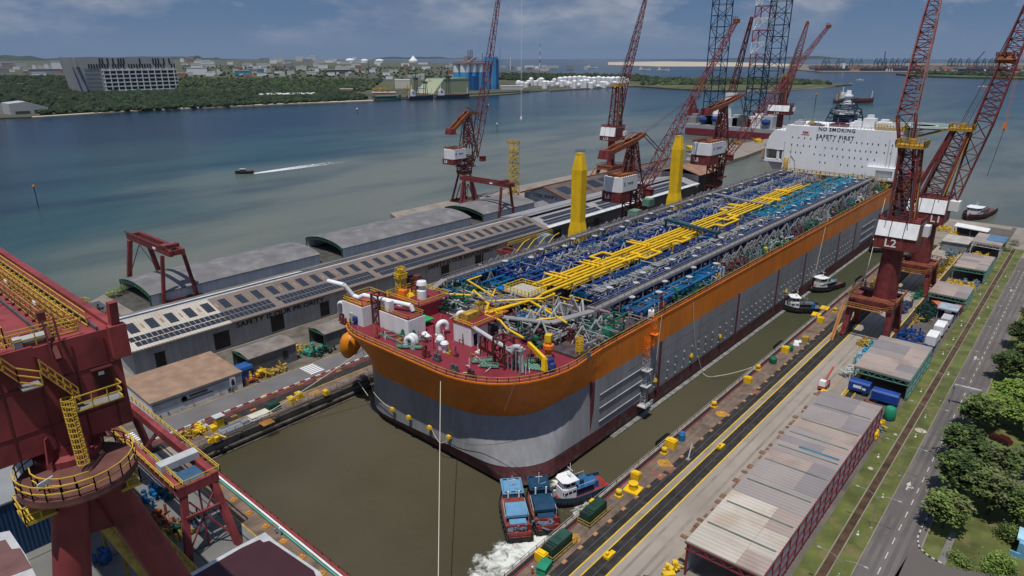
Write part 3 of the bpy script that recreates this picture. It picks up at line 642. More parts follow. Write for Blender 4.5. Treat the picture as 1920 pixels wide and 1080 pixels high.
def ladder_bay(seed, w_=3.2):
    """stacked scaffold-like grating frames lying over the girders"""
    q = B(); g = random.Random(seed); z = 3.9
    for i in range(9):
        y = i*BAY/9 + .3; L = g.uniform(.9, 1.5)
        if g.random() < .75: q.bb(-w_/2+g.uniform(0, .5), w_/2-g.uniform(0, .5), y, y+L, z+g.uniform(0, .3), z+.42)
    for sx in (-w_/2, -w_/6, w_/6, w_/2): q.beam((sx, 0, z-.1), (sx, BAY, z-.1), .18)
    for i in range(4): q.tube((g.uniform(-1.4, 1.4), g.uniform(0, 6), z+.6), (g.uniform(-1.4, 1.4), g.uniform(8, BAY), z+.6), .12, 5)
    return q
def clutter(seed, n_, w_, L, z1=3.0, kinds=3):
    g = random.Random(seed); q = B()
    for i in range(n_):
        x = g.uniform(-w_/2, w_/2); y = g.uniform(0, L); k = g.randrange(kinds); s_ = g.uniform(.3, .9)
        if k == 0: q.box((x, y, g.uniform(.3, z1)), (s_, s_*g.uniform(.7, 2.2), s_*g.uniform(.6, 1.4)), g.uniform(0, 3.1))
        elif k == 1: q.tube((x, y, 0), (x, y, g.uniform(1, z1+1.0)), s_*.35, 7)
        else: q.tube((x-s_*1.3, y, g.uniform(.4, z1)), (x+s_*1.3, y+g.uniform(-1.5, 1.5), g.uniform(.4, z1)), s_*.25, 6)
    q.beam((0, 0, .12), (0, L, .12), .16)
    return q
S0 = Vector((SCX, 80, 0))
class Proto:
    """first use makes the mesh, later uses copy the object and share it"""
    def __init__(s, name, build, m): s.name = name; s.build = build; s.m = m; s.ob = {}
    def put(s, x, y, z, var=0, m=None, flip=False):
        key = (var, (m or s.m).name)
        if key not in s.ob:
            q = s.build(var); o = q.o(s.name, m or s.m); s.ob[key] = o
        else:
            o = s.ob[key].copy(); col.objects.link(o)
        o.parent = ship; o.location = Vector((x, y, z)) - S0
        if flip: o.scale = (-1, 1, 1)
        return o
gird = Proto('module_girder', lambda v: girder_bay(None, 3.0, v), BLUE)
gwide = Proto('module_girder', lambda v: girder_bay(None, 3.6, v+40, .7), BLUE2)
stl_ = Proto('support_stool', lambda v: stool_bay(), LGREY)
class _S:
    n = 0
    def put(s, x, y, z):
        for dx, dy in ((-1.5, 3.4), (1.5, 10.6)):
            if s.n < 99: stl_.put(x+dx, y+dy, z+3.55); s.n += 1
stl = _S()
brc = Proto('brace_row', lambda v: brace_bay(v), LGREY)
brh = Proto('brace_row', lambda v: brace_bay(v+20, .2, 4.4, 5.0), GREY)
pip = Proto('pipe_rack', lambda v: pipe_bay(v, 6, 3.0, 2.2, 3.6), GREY)
pip2 = Proto('pipe_rack', lambda v: pipe_bay(v+9, 4, 2.4, 3.8, 4.8, .1, .2, False), LGREY)
lad = Proto('grating_stack', lambda v: ladder_bay(v), LGREY)
clu = Proto('deck_machinery', lambda v: clutter(v, 26, 3.4, BAY), GREEN)
clw = Proto('deck_machinery', lambda v: clutter(v+30, 34, 5.6, BAY, 2.4), GREY)
def cross_bay(seed):
    q = B(); g = random.Random(seed+60)
    for i in range(16):
        y = g.uniform(0, BAY); x = g.uniform(-5, 3); L = g.uniform(1.5, 6); z = g.uniform(2.6, 4.8); q.tube((x, y, z), (x+L, y+g.uniform(-.2, .2), z), g.uniform(.05, .13), 5)
        if i % 2: q.beam((x, y, .3), (x, y, z+g.uniform(0, 1.0)), .13)
    q.beam((0, 0, .6), (0, BAY, .6), .16)
    for i in range(8): x, y, z = g.uniform(-5, 5), g.uniform(0, BAY), g.uniform(3.2, 4.4); q.lathe([(.12, -.3), (.3, -.1), (.3, .1), (.12, .3)], (x, y, z), 6)
    return q
crs = Proto('cross_pipes', cross_bay, GREY)
for k in range(NB):
    y = MY0 + k*BAY; v = k % 4; far = k > 6
    gird.put(-112.2, y, DZ, v); stl.put(-112.2, y, DZ)
    gird.put(-104.4, y, DZ, (v+1) % 4)
    if k < 2: gwide.put(-109.4, y-8, DZ-.6, v)
    brc.put(-108.3, y, DZ, v); pip.put(-108.3, y, DZ, v, GREY if k % 3 else BLUE)
    pip.put(-100.4, y, DZ, (v+2) % 4, GREY if far else BLUE); brc.put(-99.6, y, DZ, (v+1) % 4)
    if 2 < k < 12: lad.put(-108.3, y, DZ, v, GREY)
    # right of the yellow pipes
    rb = TEAL if far else BLUE
    gwide.put(-86.6, y, DZ, v, TEAL if far else (BLUE2 if k < 3 else BLUE))
    if far: pip2.put(-90.5, y, DZ, v, TEAL); pip.put(-92.6, y, DZ-.2, v, TEAL); gwide.put(-83.4, y, DZ+.1, v, TEAL if k % 3 else BLUE2)
    pip.put(-83.0, y, DZ, (v+1) % 4, GREY if k % 2 else rb); lad.put(-83.2, y, DZ+.2, (v+1) % 4, GREY if not far else TEAL)
    pip2.put(-86.8, y, DZ-.2, v, BLUE if not far else TEAL)
    gird.put(-79.2, y, DZ, v, BLUE); stl.put(-79.2, y, DZ)
    # outer strips
    if k < 3: gwide.put(-73.0, y, DZ-.9, v, BLUE2); stl.put(-73.0, y, DZ-.9)
    if k > 2: brh.put(-72.6, y, DZ, v)
    clw.put(-72.4, y, DZ, v, (GREY, GREEN, BLUE2, DGREY)[k % 4]); pip.put(-73.6, y, DZ-1.4, v, (DGREY, GREY)[k % 2])
    clu.put(-71.4, y, DZ, (v+1) % 4, (DKRED, GREEN, LGREY)[k % 3])
    brh.put(-118.8, y, DZ, v, GREY); clw.put(-119.4, y, DZ, (v+2) % 4, (GREEN, GREY, DGREY)[k % 3]); clu.put(-120.4, y, DZ, v, (GREY, DKRED, LGREY, YELD)[k % 4])
    clu.put(-94.5, y, DZ, (v+3) % 4, (GREY, RUST, BLUE)[k % 3])
    crs.put(-107, y, DZ, v, (GREY, LGREY, BLUE2)[k % 3]); crs.put(-84, y, DZ, (v+2) % 4, (TEAL if far else GREY, LGREY, BLUE2)[k % 3]); crs.put(-98, y, DZ-.4, (v+1) % 4, (DGREY, GREY)[k % 2])
    brc.put(-90.0, y, DZ-.3, (v+3) % 4, GREY); brc.put(-82.0, y, DZ-.2, (v+2) % 4, LGREY); brc.put(-113.6, y, DZ-.4, (v+2) % 4, GREY); clu.put(-86.0, y, DZ+1.6, v, (GREY, TEAL if far else BLUE2, YELD)[k % 3]); clu.put(-105.5, y, DZ+1.6, (v+2) % 4, (BLUE2, GREY, GREY)[k % 3])
    if k in (0, 1, 2): clu.put(-100, y, DZ, v, GREEN); clu.put(-106, y-9, DZ, v, GREEN)
# dense front module behind the foredeck
for i, (x, y, pr_, v, m) in enumerate(((-109, 99, pip, 1, DGREEN), (-109, 100, crs, 2, GREY), (-103, 100, pip, 2, DGREY), (-103, 99, crs, 0, LGREY), (-97.5, 99, pip, 3, GREY), (-97, 100, brc, 1, LGREY), (-90, 101, pip, 0, BLUE2), (-88, 99, crs, 1, GREY), (-88, 102, brc, 2, LGREY), (-82.5, 98, pip, 1, DGREY), (-82, 100, crs, 3, LGREY), (-81, 103, brc, 3, GREY), (-77.5, 101, pip, 2, GREY), (-76.5, 104, brc, 0, LGREY), (-73.5, 104, brh, 1, LGREY), (-73, 106, crs, 2, GREY), (-114, 100, crs, 3, BLUE2), (-113, 106, brc, 2, GREY), (-117, 104, clw, 1, GREY), (-90, 107, crs, 2, YELP), (-101, 104, crs, 1, YELP), (-93, 100, clu, 2, RUST), (-79, 97, clu, 0, GREEN), (-85, 104, clw, 3, DKRED), (-105, 98, clu, 3, LGREY), (-100, 100, clu, 1, DKRED))): pr_.put(x, y, DZ-(.6 if pr_ is crs else .9), v, m)
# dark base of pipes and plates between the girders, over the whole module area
b = B(); b.bb(-121.5, -70, 99.5, MY1, DZ+.02, DZ+.5); b.o('module_base', mat('dark_deck_plates', (0.075, 0.05, 0.05), 0.7, 0.5, 0.5, stain=(0.03, 0.05, 0.09), stain_amt=0.8), ship)
# yellow header pipes with expansion loops
def header(x, y0, y1, z, r, loops):
    pts = [(x, y0, z)]
    for (yl, dx, dl) in loops: pts += [(x, yl, z), (x+dx, yl, z), (x+dx, yl+dl, z), (x, yl+dl, z)]
    pts.append((x, y1, z)); q = B(); q.path(pts, r, 8)
    for p in pts[1:-1]: q.lathe([(r*.6, -r*.8), (r, -r*.4), (r, r*.4), (r*.6, r*.8)], p, 8)
    return q.o('header_pipe', YELP, ship, True)
ZP = DZ + 5.0
header(-96.6, 118, 286, ZP, .34, [(147, -3.2, 6), (228, -2.6, 5)])
header(-95.2, 120, 300, ZP+.1, .24, [])
header(-93.6, 116, 296, ZP, .36, [(151, 3.4, 7), (214, 3.6, 8)])
header(-92.0, 122, 302, ZP+.1, .24, [])
header(-90.6, 114, 262, ZP, .36, [(156, 3.2, 8), (178, 2.4, 5), (205, 3.0, 12)])
for k in range(22): yy = 118 + k*8.3; b = B(); b.bb(-97.6, -89.8, yy-.18, yy+.18, ZP-.9, ZP-.5); b.beam((-97.4, yy, DZ), (-97.4, yy, ZP-.6), .25); b.beam((-90, yy, DZ), (-90, yy, ZP-.6), .25); b.o('pipe_support', YELP, ship)
for (yy, x0, x1) in ((126, -99, -92), (140, -98.5, -92), (166, -100, -93), (236, -100, -94), (256, -96, -88), (276, -98, -92)): b = B(); b.tube((x0, yy, ZP+.5), (x1, yy, ZP+.5), .3, 8); b.tube((x0, yy+2, ZP+.5), (x1, yy+2, ZP+.5), .22, 8); b.o('cross_pipe', YELP, ship)
b = B(); b.bb(-97.2, -90.2, 124, 196, ZP-1.4, ZP-1.25); b.o('pipe_gangway', mat('ochre_grating', (0.42, 0.28, 0.03), 0.7, 0.3, 1.0), ship)
# cross bridge in dark teal above the pipes
b = B(); b.beam((-103.5, 196, ZP+1.3), (-82.5, 190, ZP+1.3), 1.8, .7); b.beam((-103.5, 196, DZ), (-103.5, 196, ZP+1), .5); b.beam((-83, 190.2, DZ), (-83, 190.2, ZP+1), .5); b.o('cross_bridge', mat('dark_teal', (0.01, 0.055, 0.085), 0.6), ship)
b = B(); b.beam((-113, 252, ZP+.6), (-96, 246, ZP+.6), 1.6, .4); b.beam((-96, 246, ZP+.6), (-88, 246, ZP+.6), 1.4, .3); b.o('cross_bridge', GREY, ship)
# grey and yellow platform at the head of the pipes
b = B(); b.bb(-99.4, -91.4, 110.5, 117.5, ZP-.2, ZP+.05)
for x in (-99, -95, -91.8):
    for y in (111, 117): b.beam((x, y, DZ), (x, y, ZP-.2), .35)
plat = b.o('valve_platform', mat('galvanised_grating', (0.36, 0.35, 0.30), 0.6, 0.25, 1.5), ship)
b = B(); b.rail([(-99.3, 110.6, ZP), (-91.5, 110.6, ZP), (-91.5, 117.4, ZP), (-99.3, 117.4, ZP)], 1.2, .07, 1.1, True, rows=3); b.o('platform_railing', YELP, plat)
# bow module: yellow small-bore pipes, floors, grey diagonal braces, green machinery
def yp(pts, r=.22): q = B(); q.path(pts, r, 7); return q.o('yellow_pipe', YELP, ship, True)
zt = DZ+4.2
yp([(-112.6, 117, zt), (-112.6, 112, zt), (-101, 108, zt), (-98, 107, zt)]); yp([(-112, 103, zt-1), (-106, 106.5, zt-1), (-106, 107.5, zt), (-97, 103, zt), (-93, 97.5, zt)], .26)
yp([(-98.5, 104, zt), (-88.2, 112, zt+1), (-88.2, 116, zt+1)], .24); yp([(-92.5, 98.2, zt+.4), (-90.5, 112, zt+.4), (-90.6, 116, ZP)], .3); yp([(-94, 98.2, zt), (-91.8, 110, zt)], .3)
yp([(-93, 97.6, zt), (-88.4, 97.4, zt), (-86.4, 97.4, zt-1.4), (-80.4, 95.6, zt-1.2)], .24); yp([(-90, 109.5, zt+.6), (-76.8, 105.5, zt)], .24); yp([(-83.4, 103.5, zt-.4), (-78.8, 108.5, zt)], .2)
yp([(-103, 112, zt), (-95, 100, zt), (-91.4, 100, zt)], .2); yp([(-100, 98.2, zt-2), (-96.5, 98.2, zt-2), (-96.5, 96.6, zt-3.4)], .2)
for x0, y0, x1, y1 in ((-100, 102, -93.5, 106), (-99, 108.5, -95.5, 110)):
    b = B(); b.bb(x0, x1, y0, y1, DZ+2.4, DZ+2.6); b.o('orange_floor', mat('rust_orange_floor', (0.42, 0.11, 0.02), 0.7), ship)
b = B(); b.bb(-102.6, -98.6, 111.4, 114.2, DZ+4.5, DZ+4.7); b.beam((-100.6, 112.8, DZ), (-100.6, 112.8, DZ+4.5), .3); b.o('blue_canopy', mat('canopy_blue', (0.01, 0.13, 0.38), 0.5), ship)
for (x, y, dx, dy) in ((-84.8, 103.5, -2.2, -2), (-84.8, 107.5, -2.2, -2.5), (-81, 106.5, -2.2, -2.4), (-79.8, 100.8, -2.6, -1.4), (-83, 111, -2, -3), (-78.4, 112.2, 2.2, -1.6), (-96, 110.5, -2.2, -2), (-80.4, 116, 2.4, -2), (-84, 117, 2, 1.5)):
    b = B(); b.tube((x+dx, y+dy, DZ+.3), (x, y, DZ+5.6), .24, 8); b.tube((x, y, DZ+5.6), (x-dx*.8, y+.5, DZ+.3), .22, 8); b.o('grey_brace', LGREY, ship)
b = B()
for i in range(6): b.beam((-101.5 + i*1.2, 104, DZ+4.4), (-96.5 + i*1.2, 111, DZ+4.4), .2)
for i in range(6): b.beam((-101.5 + i*.95, 104 + i*1.4, DZ+4.55), (-94.5 + i*.95, 103.4 + i*1.4, DZ+4.55), .2)
b.o('grey_framework', GREY, ship)
for i, (x, y, m) in enumerate(((-107, 101.5, GREEN), (-110, 107, GREEN), (-104, 100, DGREY), (-104, 106, GREY), (-99, 98, GREY), (-97.5, 103, DKRED), (-86, 99, GREEN), (-86, 106, BLUE2), (-81, 100, DKRED), (-80, 108, GREEN), (-75, 104, DKRED), (-74.5, 108, GREEN), (-71.5, 104, GREY), (-117.6, 109, GREEN), (-119, 113, GREY), (-112.5, 109, GREEN), (-109, 114, DGREEN), (-103, 112, GREEN), (-99.5, 114, GREY), (-90, 103, GREY), (-77.5, 112, GREY), (-90, 97, LGREY))):
    q = clutter(100+i, 22, 4.2, 6.0, 3.0); q.xform(Matrix.Translation((x, y, DZ))); q.o('deck_machinery', m, ship)
b = B()
for i in range(14):
    x = rnd.uniform(-112, -74); y = rnd.uniform(99, 118); b.path([(x, y, DZ+1.4), (x+rnd.uniform(-4, 4), y+.2, DZ+1.4), (x+rnd.uniform(-4, 4), y+4, DZ+rnd.uniform(1.4, 3))], .14, 5)
b.o('small_pipes', GREY, ship)
# dark tank and pipes near the right corner
b = B(); b.path([(-77.4, 113.6, DZ+5.4), (-73.2, 116, DZ+4.4), (-71.0, 113.5, DZ+4.4)], .35, 8); b.o('grey_pipe', mat('mauve_pipe', (0.2, 0.15, 0.15), 0.5), ship, True)
frame(-71.0, 114.5, 2.6, 4.2, 4.6, 'green_frame', GREEN)
b = B(); b.lathe([(1.2, 0), (1.4, .4), (1.4, 2.4), (1, 2.9)], (-70.8, 112.2, DZ), 12); b.o('green_tank', GREEN, ship, True)
# small coloured boxes on the outer strip
for i in range(26):
    y = 128 + i*8.1 + rnd.uniform(-2, 2); m = rnd.choice((GREEN, BLUE2, YEL, TEAL, DKRED, LGREY, WHITE)); s_ = rnd.uniform(.7, 1.4)
    b = B(); b.box((rnd.uniform(-73, -70.2), y, DZ+1.2), (s_, s_*1.4, s_), rnd.uniform(0, 1)); b.box((rnd.uniform(-73, -70.2), y, DZ+.5), (.5, .5, 1.0)); b.o('equipment_box', m, ship)
# left side: small blue frames, sky-blue cubes, red frame, yellow stairs
for x, y, m in ((-119.6, 128, BLUE2), (-119.6, 114, BLUE2)): gw = girder_bay(None, 4.2, 3, .9); gw.xform(Matrix.Translation((x, y, DZ-1.0))); gw.o('module_girder', m, ship)
for px, py, m, s_ in ((1022, 455, mat('pale_blue_box', (0.16, 0.24, 0.33), 0.6), 2.6), (1190, 408, SEAG, 2.8), (1215, 385, SEAG, 2.6)):
    p = D(px, py); b = B(); b.box((p.x, p.y, DZ+s_/2), (s_*1.3, s_*1.6, s_)); b.box((p.x, p.y, DZ+s_+.1), (s_*1.1, s_*1.3, .2)); b.o('equipment_container', m, ship)
p = D(990, 470); b = B()
for k in range(4): b.path([(p.x+k*.8, p.y+4*k-6, DZ+.5), (p.x+k*.8, p.y+4*k-2, DZ+3.2), (p.x+k*.8-1, p.y+4*k+2, DZ+3.2)], .16, 5)
b.rail([(p.x-3, p.y-6, DZ+2), (p.x-3, p.y+16, DZ+2)], 1.2, .08, 1.5); b.o('yellow_stairway', YEL, ship)
# yellow crane pedestals
for (Y0, tp) in ((168.4, 52.5), (231.4, 52.6)):
    b = B(); x, y = -119.5, Y0
    lv2 = [(DZ, 2.5, 2.1), (DZ+5.2, 2.35, 1.9), (DZ+8.2, 1.85, 1.6), (tp-5.0, 1.85, 1.6), (tp, .95, .95)]; rws = []
    for z, hx, hy in lv2:
        ch = .14
        rws.append([(x+a, y+c_, z) for a, c_ in ((-hx+ch, -hy), (hx-ch, -hy), (hx, -hy+ch), (hx, hy-ch), (hx-ch, hy), (-hx+ch, hy), (-hx, hy-ch), (-hx, -hy+ch))])
    for r0, r1 in zip(rws[:-1], rws[1:]): b.add(r0+r1, [(i, (i+1) % 8, 8+(i+1) % 8, 8+i) for i in range(8)])
    b.add(rws[-1], [tuple(range(8))]); pd = b.o('crane_pedestal', YELP, ship)
    b = B(); b.rail([(x-1, y-1.3, tp), (x+1, y-1.3, tp), (x+1, y+1.3, tp), (x-1, y+1.3, tp)], 1.0, .025, .9, True); b.o('top_railing', NAVY, pd)

# ---- accommodation block
SY = 342.0
BW = mat('block_white', (0.80, 0.81, 0.83), 0.5, 0.05, 0.1, streak=0.03)
b = B(); b.bb(-119.2, -69.0, SY, SY+30, 26.2, 48.7); ss = b.o('accommodation_block', BW, ship)
b = B(); b.prof([(-119.2, 46.0), (-124.8, 46.0), (-127.2, 42.6), (-128.4, 36.6), (-119.2, 36.6)], 'y', SY, SY+30)
for x0, x1 in ((-128.4, -127.9), (-122.4, -121.2), (-119.8, -119.2)): b.bb(x0, x1, SY, SY+30, 31.6, 36.6)
b.bb(-128.4, -119.2, SY, SY+30, 30.4, 31.8); b.bb(-127.9, -119.2, SY+5, SY+5.3, 31.6, 36.6); b.prof([(-128.4, 30.4), (-124.6, 25.6), (-119.2, 25.2), (-119.2, 30.4)], 'y', SY+4, SY+28)
b.o('block_wing', BW, ss)
b = B(); b.bb(-80, -68.4, SY-1.5, SY+28, 31.2, 32.6); b.bb(-80, -68.4, SY-1.5, SY+28, 27.0, 28.0); b.bb(-80, -76, SY-1.5, SY+10, 28, 31.2); b.bb(-69, -68.4, SY-1.5, SY+28, 28, 31.2); b.o('block_wing', BW, ss)
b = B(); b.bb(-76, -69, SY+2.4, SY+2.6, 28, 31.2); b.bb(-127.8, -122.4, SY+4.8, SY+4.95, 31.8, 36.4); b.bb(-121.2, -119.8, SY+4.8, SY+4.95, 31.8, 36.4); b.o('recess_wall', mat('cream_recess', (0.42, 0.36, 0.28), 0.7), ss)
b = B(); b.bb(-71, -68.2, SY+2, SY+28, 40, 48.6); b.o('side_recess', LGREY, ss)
win0 = None
def window(px, py):
    global win0
    p = GY(px, py, SY)
    if win0 is None:
        q = B(); q.box((0, -.04, 0), (.46, .1, .72)); win0 = q.o('window', GLASS); w_ = win0
    else: w_ = win0.copy(); col.objects.link(w_)
    w_.parent = ss; w_.location = Vector((p.x, SY, p.z)) - S0
Z12 = lambda x, y: (1400 + x/6, 200 + y/6)
for row in (((518, 342), (587, 348), (653, 353), (722, 361), (791, 367), (852, 373), (917, 378), (975, 383), (1033, 388), (1097, 395), (1173, 400), (1240, 405), (1297, 410), (1361, 416), (1418, 420), (1483, 426), (1565, 432), (1643, 437)),
            ((505, 424), (572, 431), (640, 437), (708, 444), (776, 451), (884, 461), (960, 467), (1015, 472), (1080, 479), (1155, 487), (1223, 492), (1277, 498), (1342, 503), (1397, 508), (1463, 514), (1549, 520), (1622, 527)),
            ((495, 506), (551, 512), (609, 517), (760, 533), (828, 540), (877, 545), (969, 553), (1022, 559), (1083, 565), (1154, 571), (1213, 577), (1286, 584), (1359, 592), (1437, 600)),
            ((823, 624), (881, 630), (1057, 650), (1137, 658), (1217, 667), (1300, 676), (1384, 685)), ((1199, 759), (1297, 768))):
    for q_ in row: window(*Z12(*q_))
b = B()
for s, a, c_ in (('NO SMOKING', (1015, 255), 2.0), ('SAFETY FIRST', (993, 342), 2.15)):
    p = GY(*Z12(*a), SY); text_mesh(b, s, (p.x, SY-.06, p.z-(.35 if c_ < 2.1 else .2)), (1, 0, 0), (0, 0, 1), c_*1.2, bold=.03, spacing=1.12)
b.o('lettering', INK, ss)
p = GY(*Z12(665, 290), SY); b = B(); text_mesh(b, 'SBM', (p.x, SY-.06, p.z), (1, 0, 0), (0, 0, 1), 1.5, bold=.03); b.bb(p.x-1.9, p.x+1.9, SY-.1, SY-.02, p.z-1.1, p.z-.9); b.o('red_logo', mat('logo_red', (0.55, 0.06, 0.04), 0.6), ss)
for x0, z0, x1, z1 in ((-119.0, 41, -119.0, 30), (-119, 36.6, -123.6, 36.6), (-115.4, 40.5, -115.4, 31), (-115.4, 34.5, -113.2, 32.2), (-113.2, 32.2, -112.6, 28), (-72.6, 45, -72.6, 33), (-71.2, 42, -71.2, 31)): b = B(); b.tube((x0, SY-.15, z0), (x1, SY-.15, z1), .13, 5); b.o('downpipe', LGREY, ss)
b = B(); b.lattice((-116.8, SY-1.6, 24), (-116.8, SY-1.6, 33), 1.6, 1.6, 8, .14); b.bb(-117.6, -116.0, SY-2.4, SY-.8, 28.2, 28.4); b.o('yellow_ladder', YELP, ss)
b = B(); b.rail([(-119, SY+.2, 48.7), (-69, SY+.2, 48.7)], 1.2, .07, 1.5); b.rail([(-127, SY+1, 46), (-119.3, SY+.2, 46)], 1.1, .07, 1.5); b.o('roof_railing', LGREY, ss)
for i, (x, y, w_, d, h_, m) in enumerate(((-115, 348, 4, 5, 1.6, LGREY), (-110, 350, 3, 4, 1.2, YELD), (-106, 346, 6, 3, .9, HRED), (-97, 350, 8, 6, 1.4, HRED), (-90, 352, 5, 6, 2.2, WHITE), (-84, 350, 5, 5, 4.6, WHITE), (-78, 351, 6, 6, 3.2, WHITE), (-88, 347, 2.6, 2.6, 3.2, WHITE), (-74, 348, 3, 5, 2.0, WHITE))):
    b = B(); b.bb(x-w_/2, x+w_/2, y-d/2, y+d/2, 48.72, 48.7+h_); b.bb(x-w_/4, x+w_/4, y-d/4, y+d/4, 48.7+h_, 48.9+h_*1.3); b.o('roof_house', m, ss)
for i in range(40): x = rnd.uniform(-118, -72); y = rnd.uniform(343, 356); b = B(); b.beam((x, y, 48.7), (x, y, 48.7+rnd.uniform(1, 3.6)), .14); b.o('roof_vent', LGREY, ss)
# helideck on lattice arms
b = B(); hc = (-64.5, 363, 50.4); oc = [(hc[0]+14.6*math.cos(R_(22.5+45*i)), hc[1]+14.6*math.sin(R_(22.5+45*i))) for i in range(8)]
b.prism(oc, 50.0, 50.4); hd = b.o('helideck', mat('helideck_green', (0.16, 0.22, 0.19), 0.7), ss)
b = B(); q = [(*p, 50.45) for p in oc]
for a, c_ in zip(q, q[1:]+q[:1]): b.beam(a, c_, .5, .12)
b.lathe([(6.0, 0), (6.0, .06), (5.4, .06), (5.4, 0)], (hc[0], hc[1], 50.4), 28); b.o('deck_marking', SIGNW, hd)
b = B(); o2 = [(hc[0]+16*math.cos(R_(22.5+45*i)), hc[1]+16*math.sin(R_(22.5+45*i)), 50.3) for i in range(8)]
for i in range(8): b.beam(o2[i], o2[(i+1) % 8], .16); b.beam(o2[i], (*oc[i], 50.2), .2)
b.o('safety_net', LGREY, hd)
b = B()
for y in (353, 360, 367, 374):
    b.beam((-78, y, 49.6), (-51, y, 49.6), .4); b.beam((-70, y, 44), (-54, y, 49.5), .3); b.beam((-70, y, 46.5), (-62, y, 49.5), .25); b.beam((-70, y, 46.0), (-66, y, 46.0), .3)
b.rail([(-79, 350, 50), (-79, 376, 50)], 1.2, .1, 1.5); b.o('helideck_support', YELD, ss)
b = B(); b.bb(-80, -68, 344, 350, 48.8, 50.0); b.rail([(-80, 344, 50), (-68, 344, 50), (-68, 350, 50)], 1.2, .1, 1.2); b.o('access_platform', YELD, ss)
# exhaust tower behind the block
b = B(); b.lattice((-104, 382, 44), (-104, 382, 55), 17, 11, 5, .32, .2); b.lattice((-104, 382, 55), (-104, 382, 60), 9, 5, 3, .28, .18); b.box((-104, 382, 48), (9, 9, 9)); tw = b.o('exhaust_tower', NAVY, ship)
b = B(); b.lathe([(6.5, 0), (6.5, .5), (5.8, .5), (5.8, 0)], (-104, 382, 52.5), 16); b.lathe([(2.6, 0), (2.6, 3), (3.6, 3.2), (3.6, 3.8), (2.0, 4), (1.7, 7), (2.4, 7.2), (2.4, 7.8), (1.4, 8), (1.1, 10.2)], (-104, 382, 54), 12); b.rail([(-104+6.3*math.cos(a*.7), 382+6.3*math.sin(a*.7), 53) for a in range(9)], 1.3, .1, 1.5, True); b.o('tower_platform', WHITE, tw)
# yellow, red and cream clutter at the foot of the block
for i, (x, m) in enumerate(((-112, YEL), (-106, CREAM), (-100, YELD), (-94, RUST), (-88, YELD), (-82, DKRED), (-76, YEL), (-72, YELD), (-120, DGREY))):
    q = clutter(300+i, 26, 6, 5, 3.0); q.xform(Matrix.Translation((x, 335.5, DZ))); q.o('deck_machinery', m, ship)
b = B(); b.rail([(-117, 337, 27.4), (-70, 337, 27.4)], 1.3, .12, 2.0); b.bb(-117, -70, 336.4, 337.2, 27.0, 27.3); b.o('cross_walkway', YELD, ship)
# ================================================================ LEFT YARD
LQ = -128.3; XP = -272.0
b = B(); b.prism([(LQ, 46), (LQ, 395), (-175, 402), (-200, 420), (XP, 420), (XP, 215), (-249, 205), (-248, 72), (-240, 62), (-240, -80), (QX, -80), (QX, 46)], -6, ZQ); struct(b.o('quay', CONC))
b = B()
for z0, z1, x1 in ((2.4, 2.9, LQ+.5), (.7, 1.2, LQ+1.1), (-1, .2, LQ+1.6)): b.bb(LQ-.2, x1, 46.2, 394, z0, z1)
for k in range(40): b.bb(LQ-.1, LQ+.35, 48+k*8.6, 48.8+k*8.6, -1, 3.2)
struct(b.o('quay_wall', WALLQ))
b = B(); b.bb(-128.2, QX, 45.9, 46.25, -1, 3.2); struct(b.o('quay_wall', WALLQ))
def lstrip(name, m, x0, x1, y0, y1, z=0.006):
    q = B(); q.quad((x0, y0, ZQ+z), (x1, y0, ZQ+z), (x1, y1, ZQ+z), (x0, y1, ZQ+z)); return struct(q.o(name, m))
lstrip('quay_apron', TIMB, -132.6, LQ, 46, 390, .004)
lstrip('crane_track', TRACK, -135.6, -132.7, 40, 390); lstrip('painted_line', YELD, -132.75, -132.5, 40, 390, .010)
lstrip('crane_track', mat('dull_red_track', (0.10, 0.03, 0.03), 0.8, 0.35), -137.4, -135.6, 40, 390, .006)
lstrip('yard_road', mat('pale_asphalt', (0.135, 0.13, 0.13), 0.9, 0.15, 0.15), -145.4, -138.0, 20, 390, .005)
lstrip('painted_line', YELD, -145.6, -145.4, 20, 390, .010)
lstrip('yard_ground', mat('cluttered_yard_ground', (0.12, 0.105, 0.085), 0.9, 0.4, 0.3), -170.5, -145.6, 20, 380, .003)
lstrip('yard_ground', mat('dark_pier_ground', (0.065, 0.062, 0.055), 0.9, 0.4, 0.3), -246.5, -200, 70, 400, .003)
# red and white kerb beside the road
b = B(); w_ = B(); y = 40.0; i = 0
while y < 380: (b if i % 2 else w_).bb(-138.0, -137.55, y, y+1.5, ZQ, ZQ+.28); y += 1.5; i += 1
struct(b.o('kerb', mat('kerb_red', (0.22, 0.03, 0.035), 0.7))); struct(w_.o('kerb', mat('kerb_white', (0.5, 0.5, 0.48), 0.7)))
b = B()
for k in range(6): b.quad((-145+k*.95, 82+k*.0, ZQ+.012), (-144.5+k*.95, 82, ZQ+.012), (-144.5+k*.95, 86, ZQ+.012), (-145+k*.95, 86, ZQ+.012))
for k in range(5): b.quad((-144.6+k*.95, 38, ZQ+.012), (-144.1+k*.95, 38, ZQ+.012), (-144.1+k*.95, 41, ZQ+.012), (-144.6+k*.95, 41, ZQ+.012))
struct(b.o('crossing_marking', SIGNW))
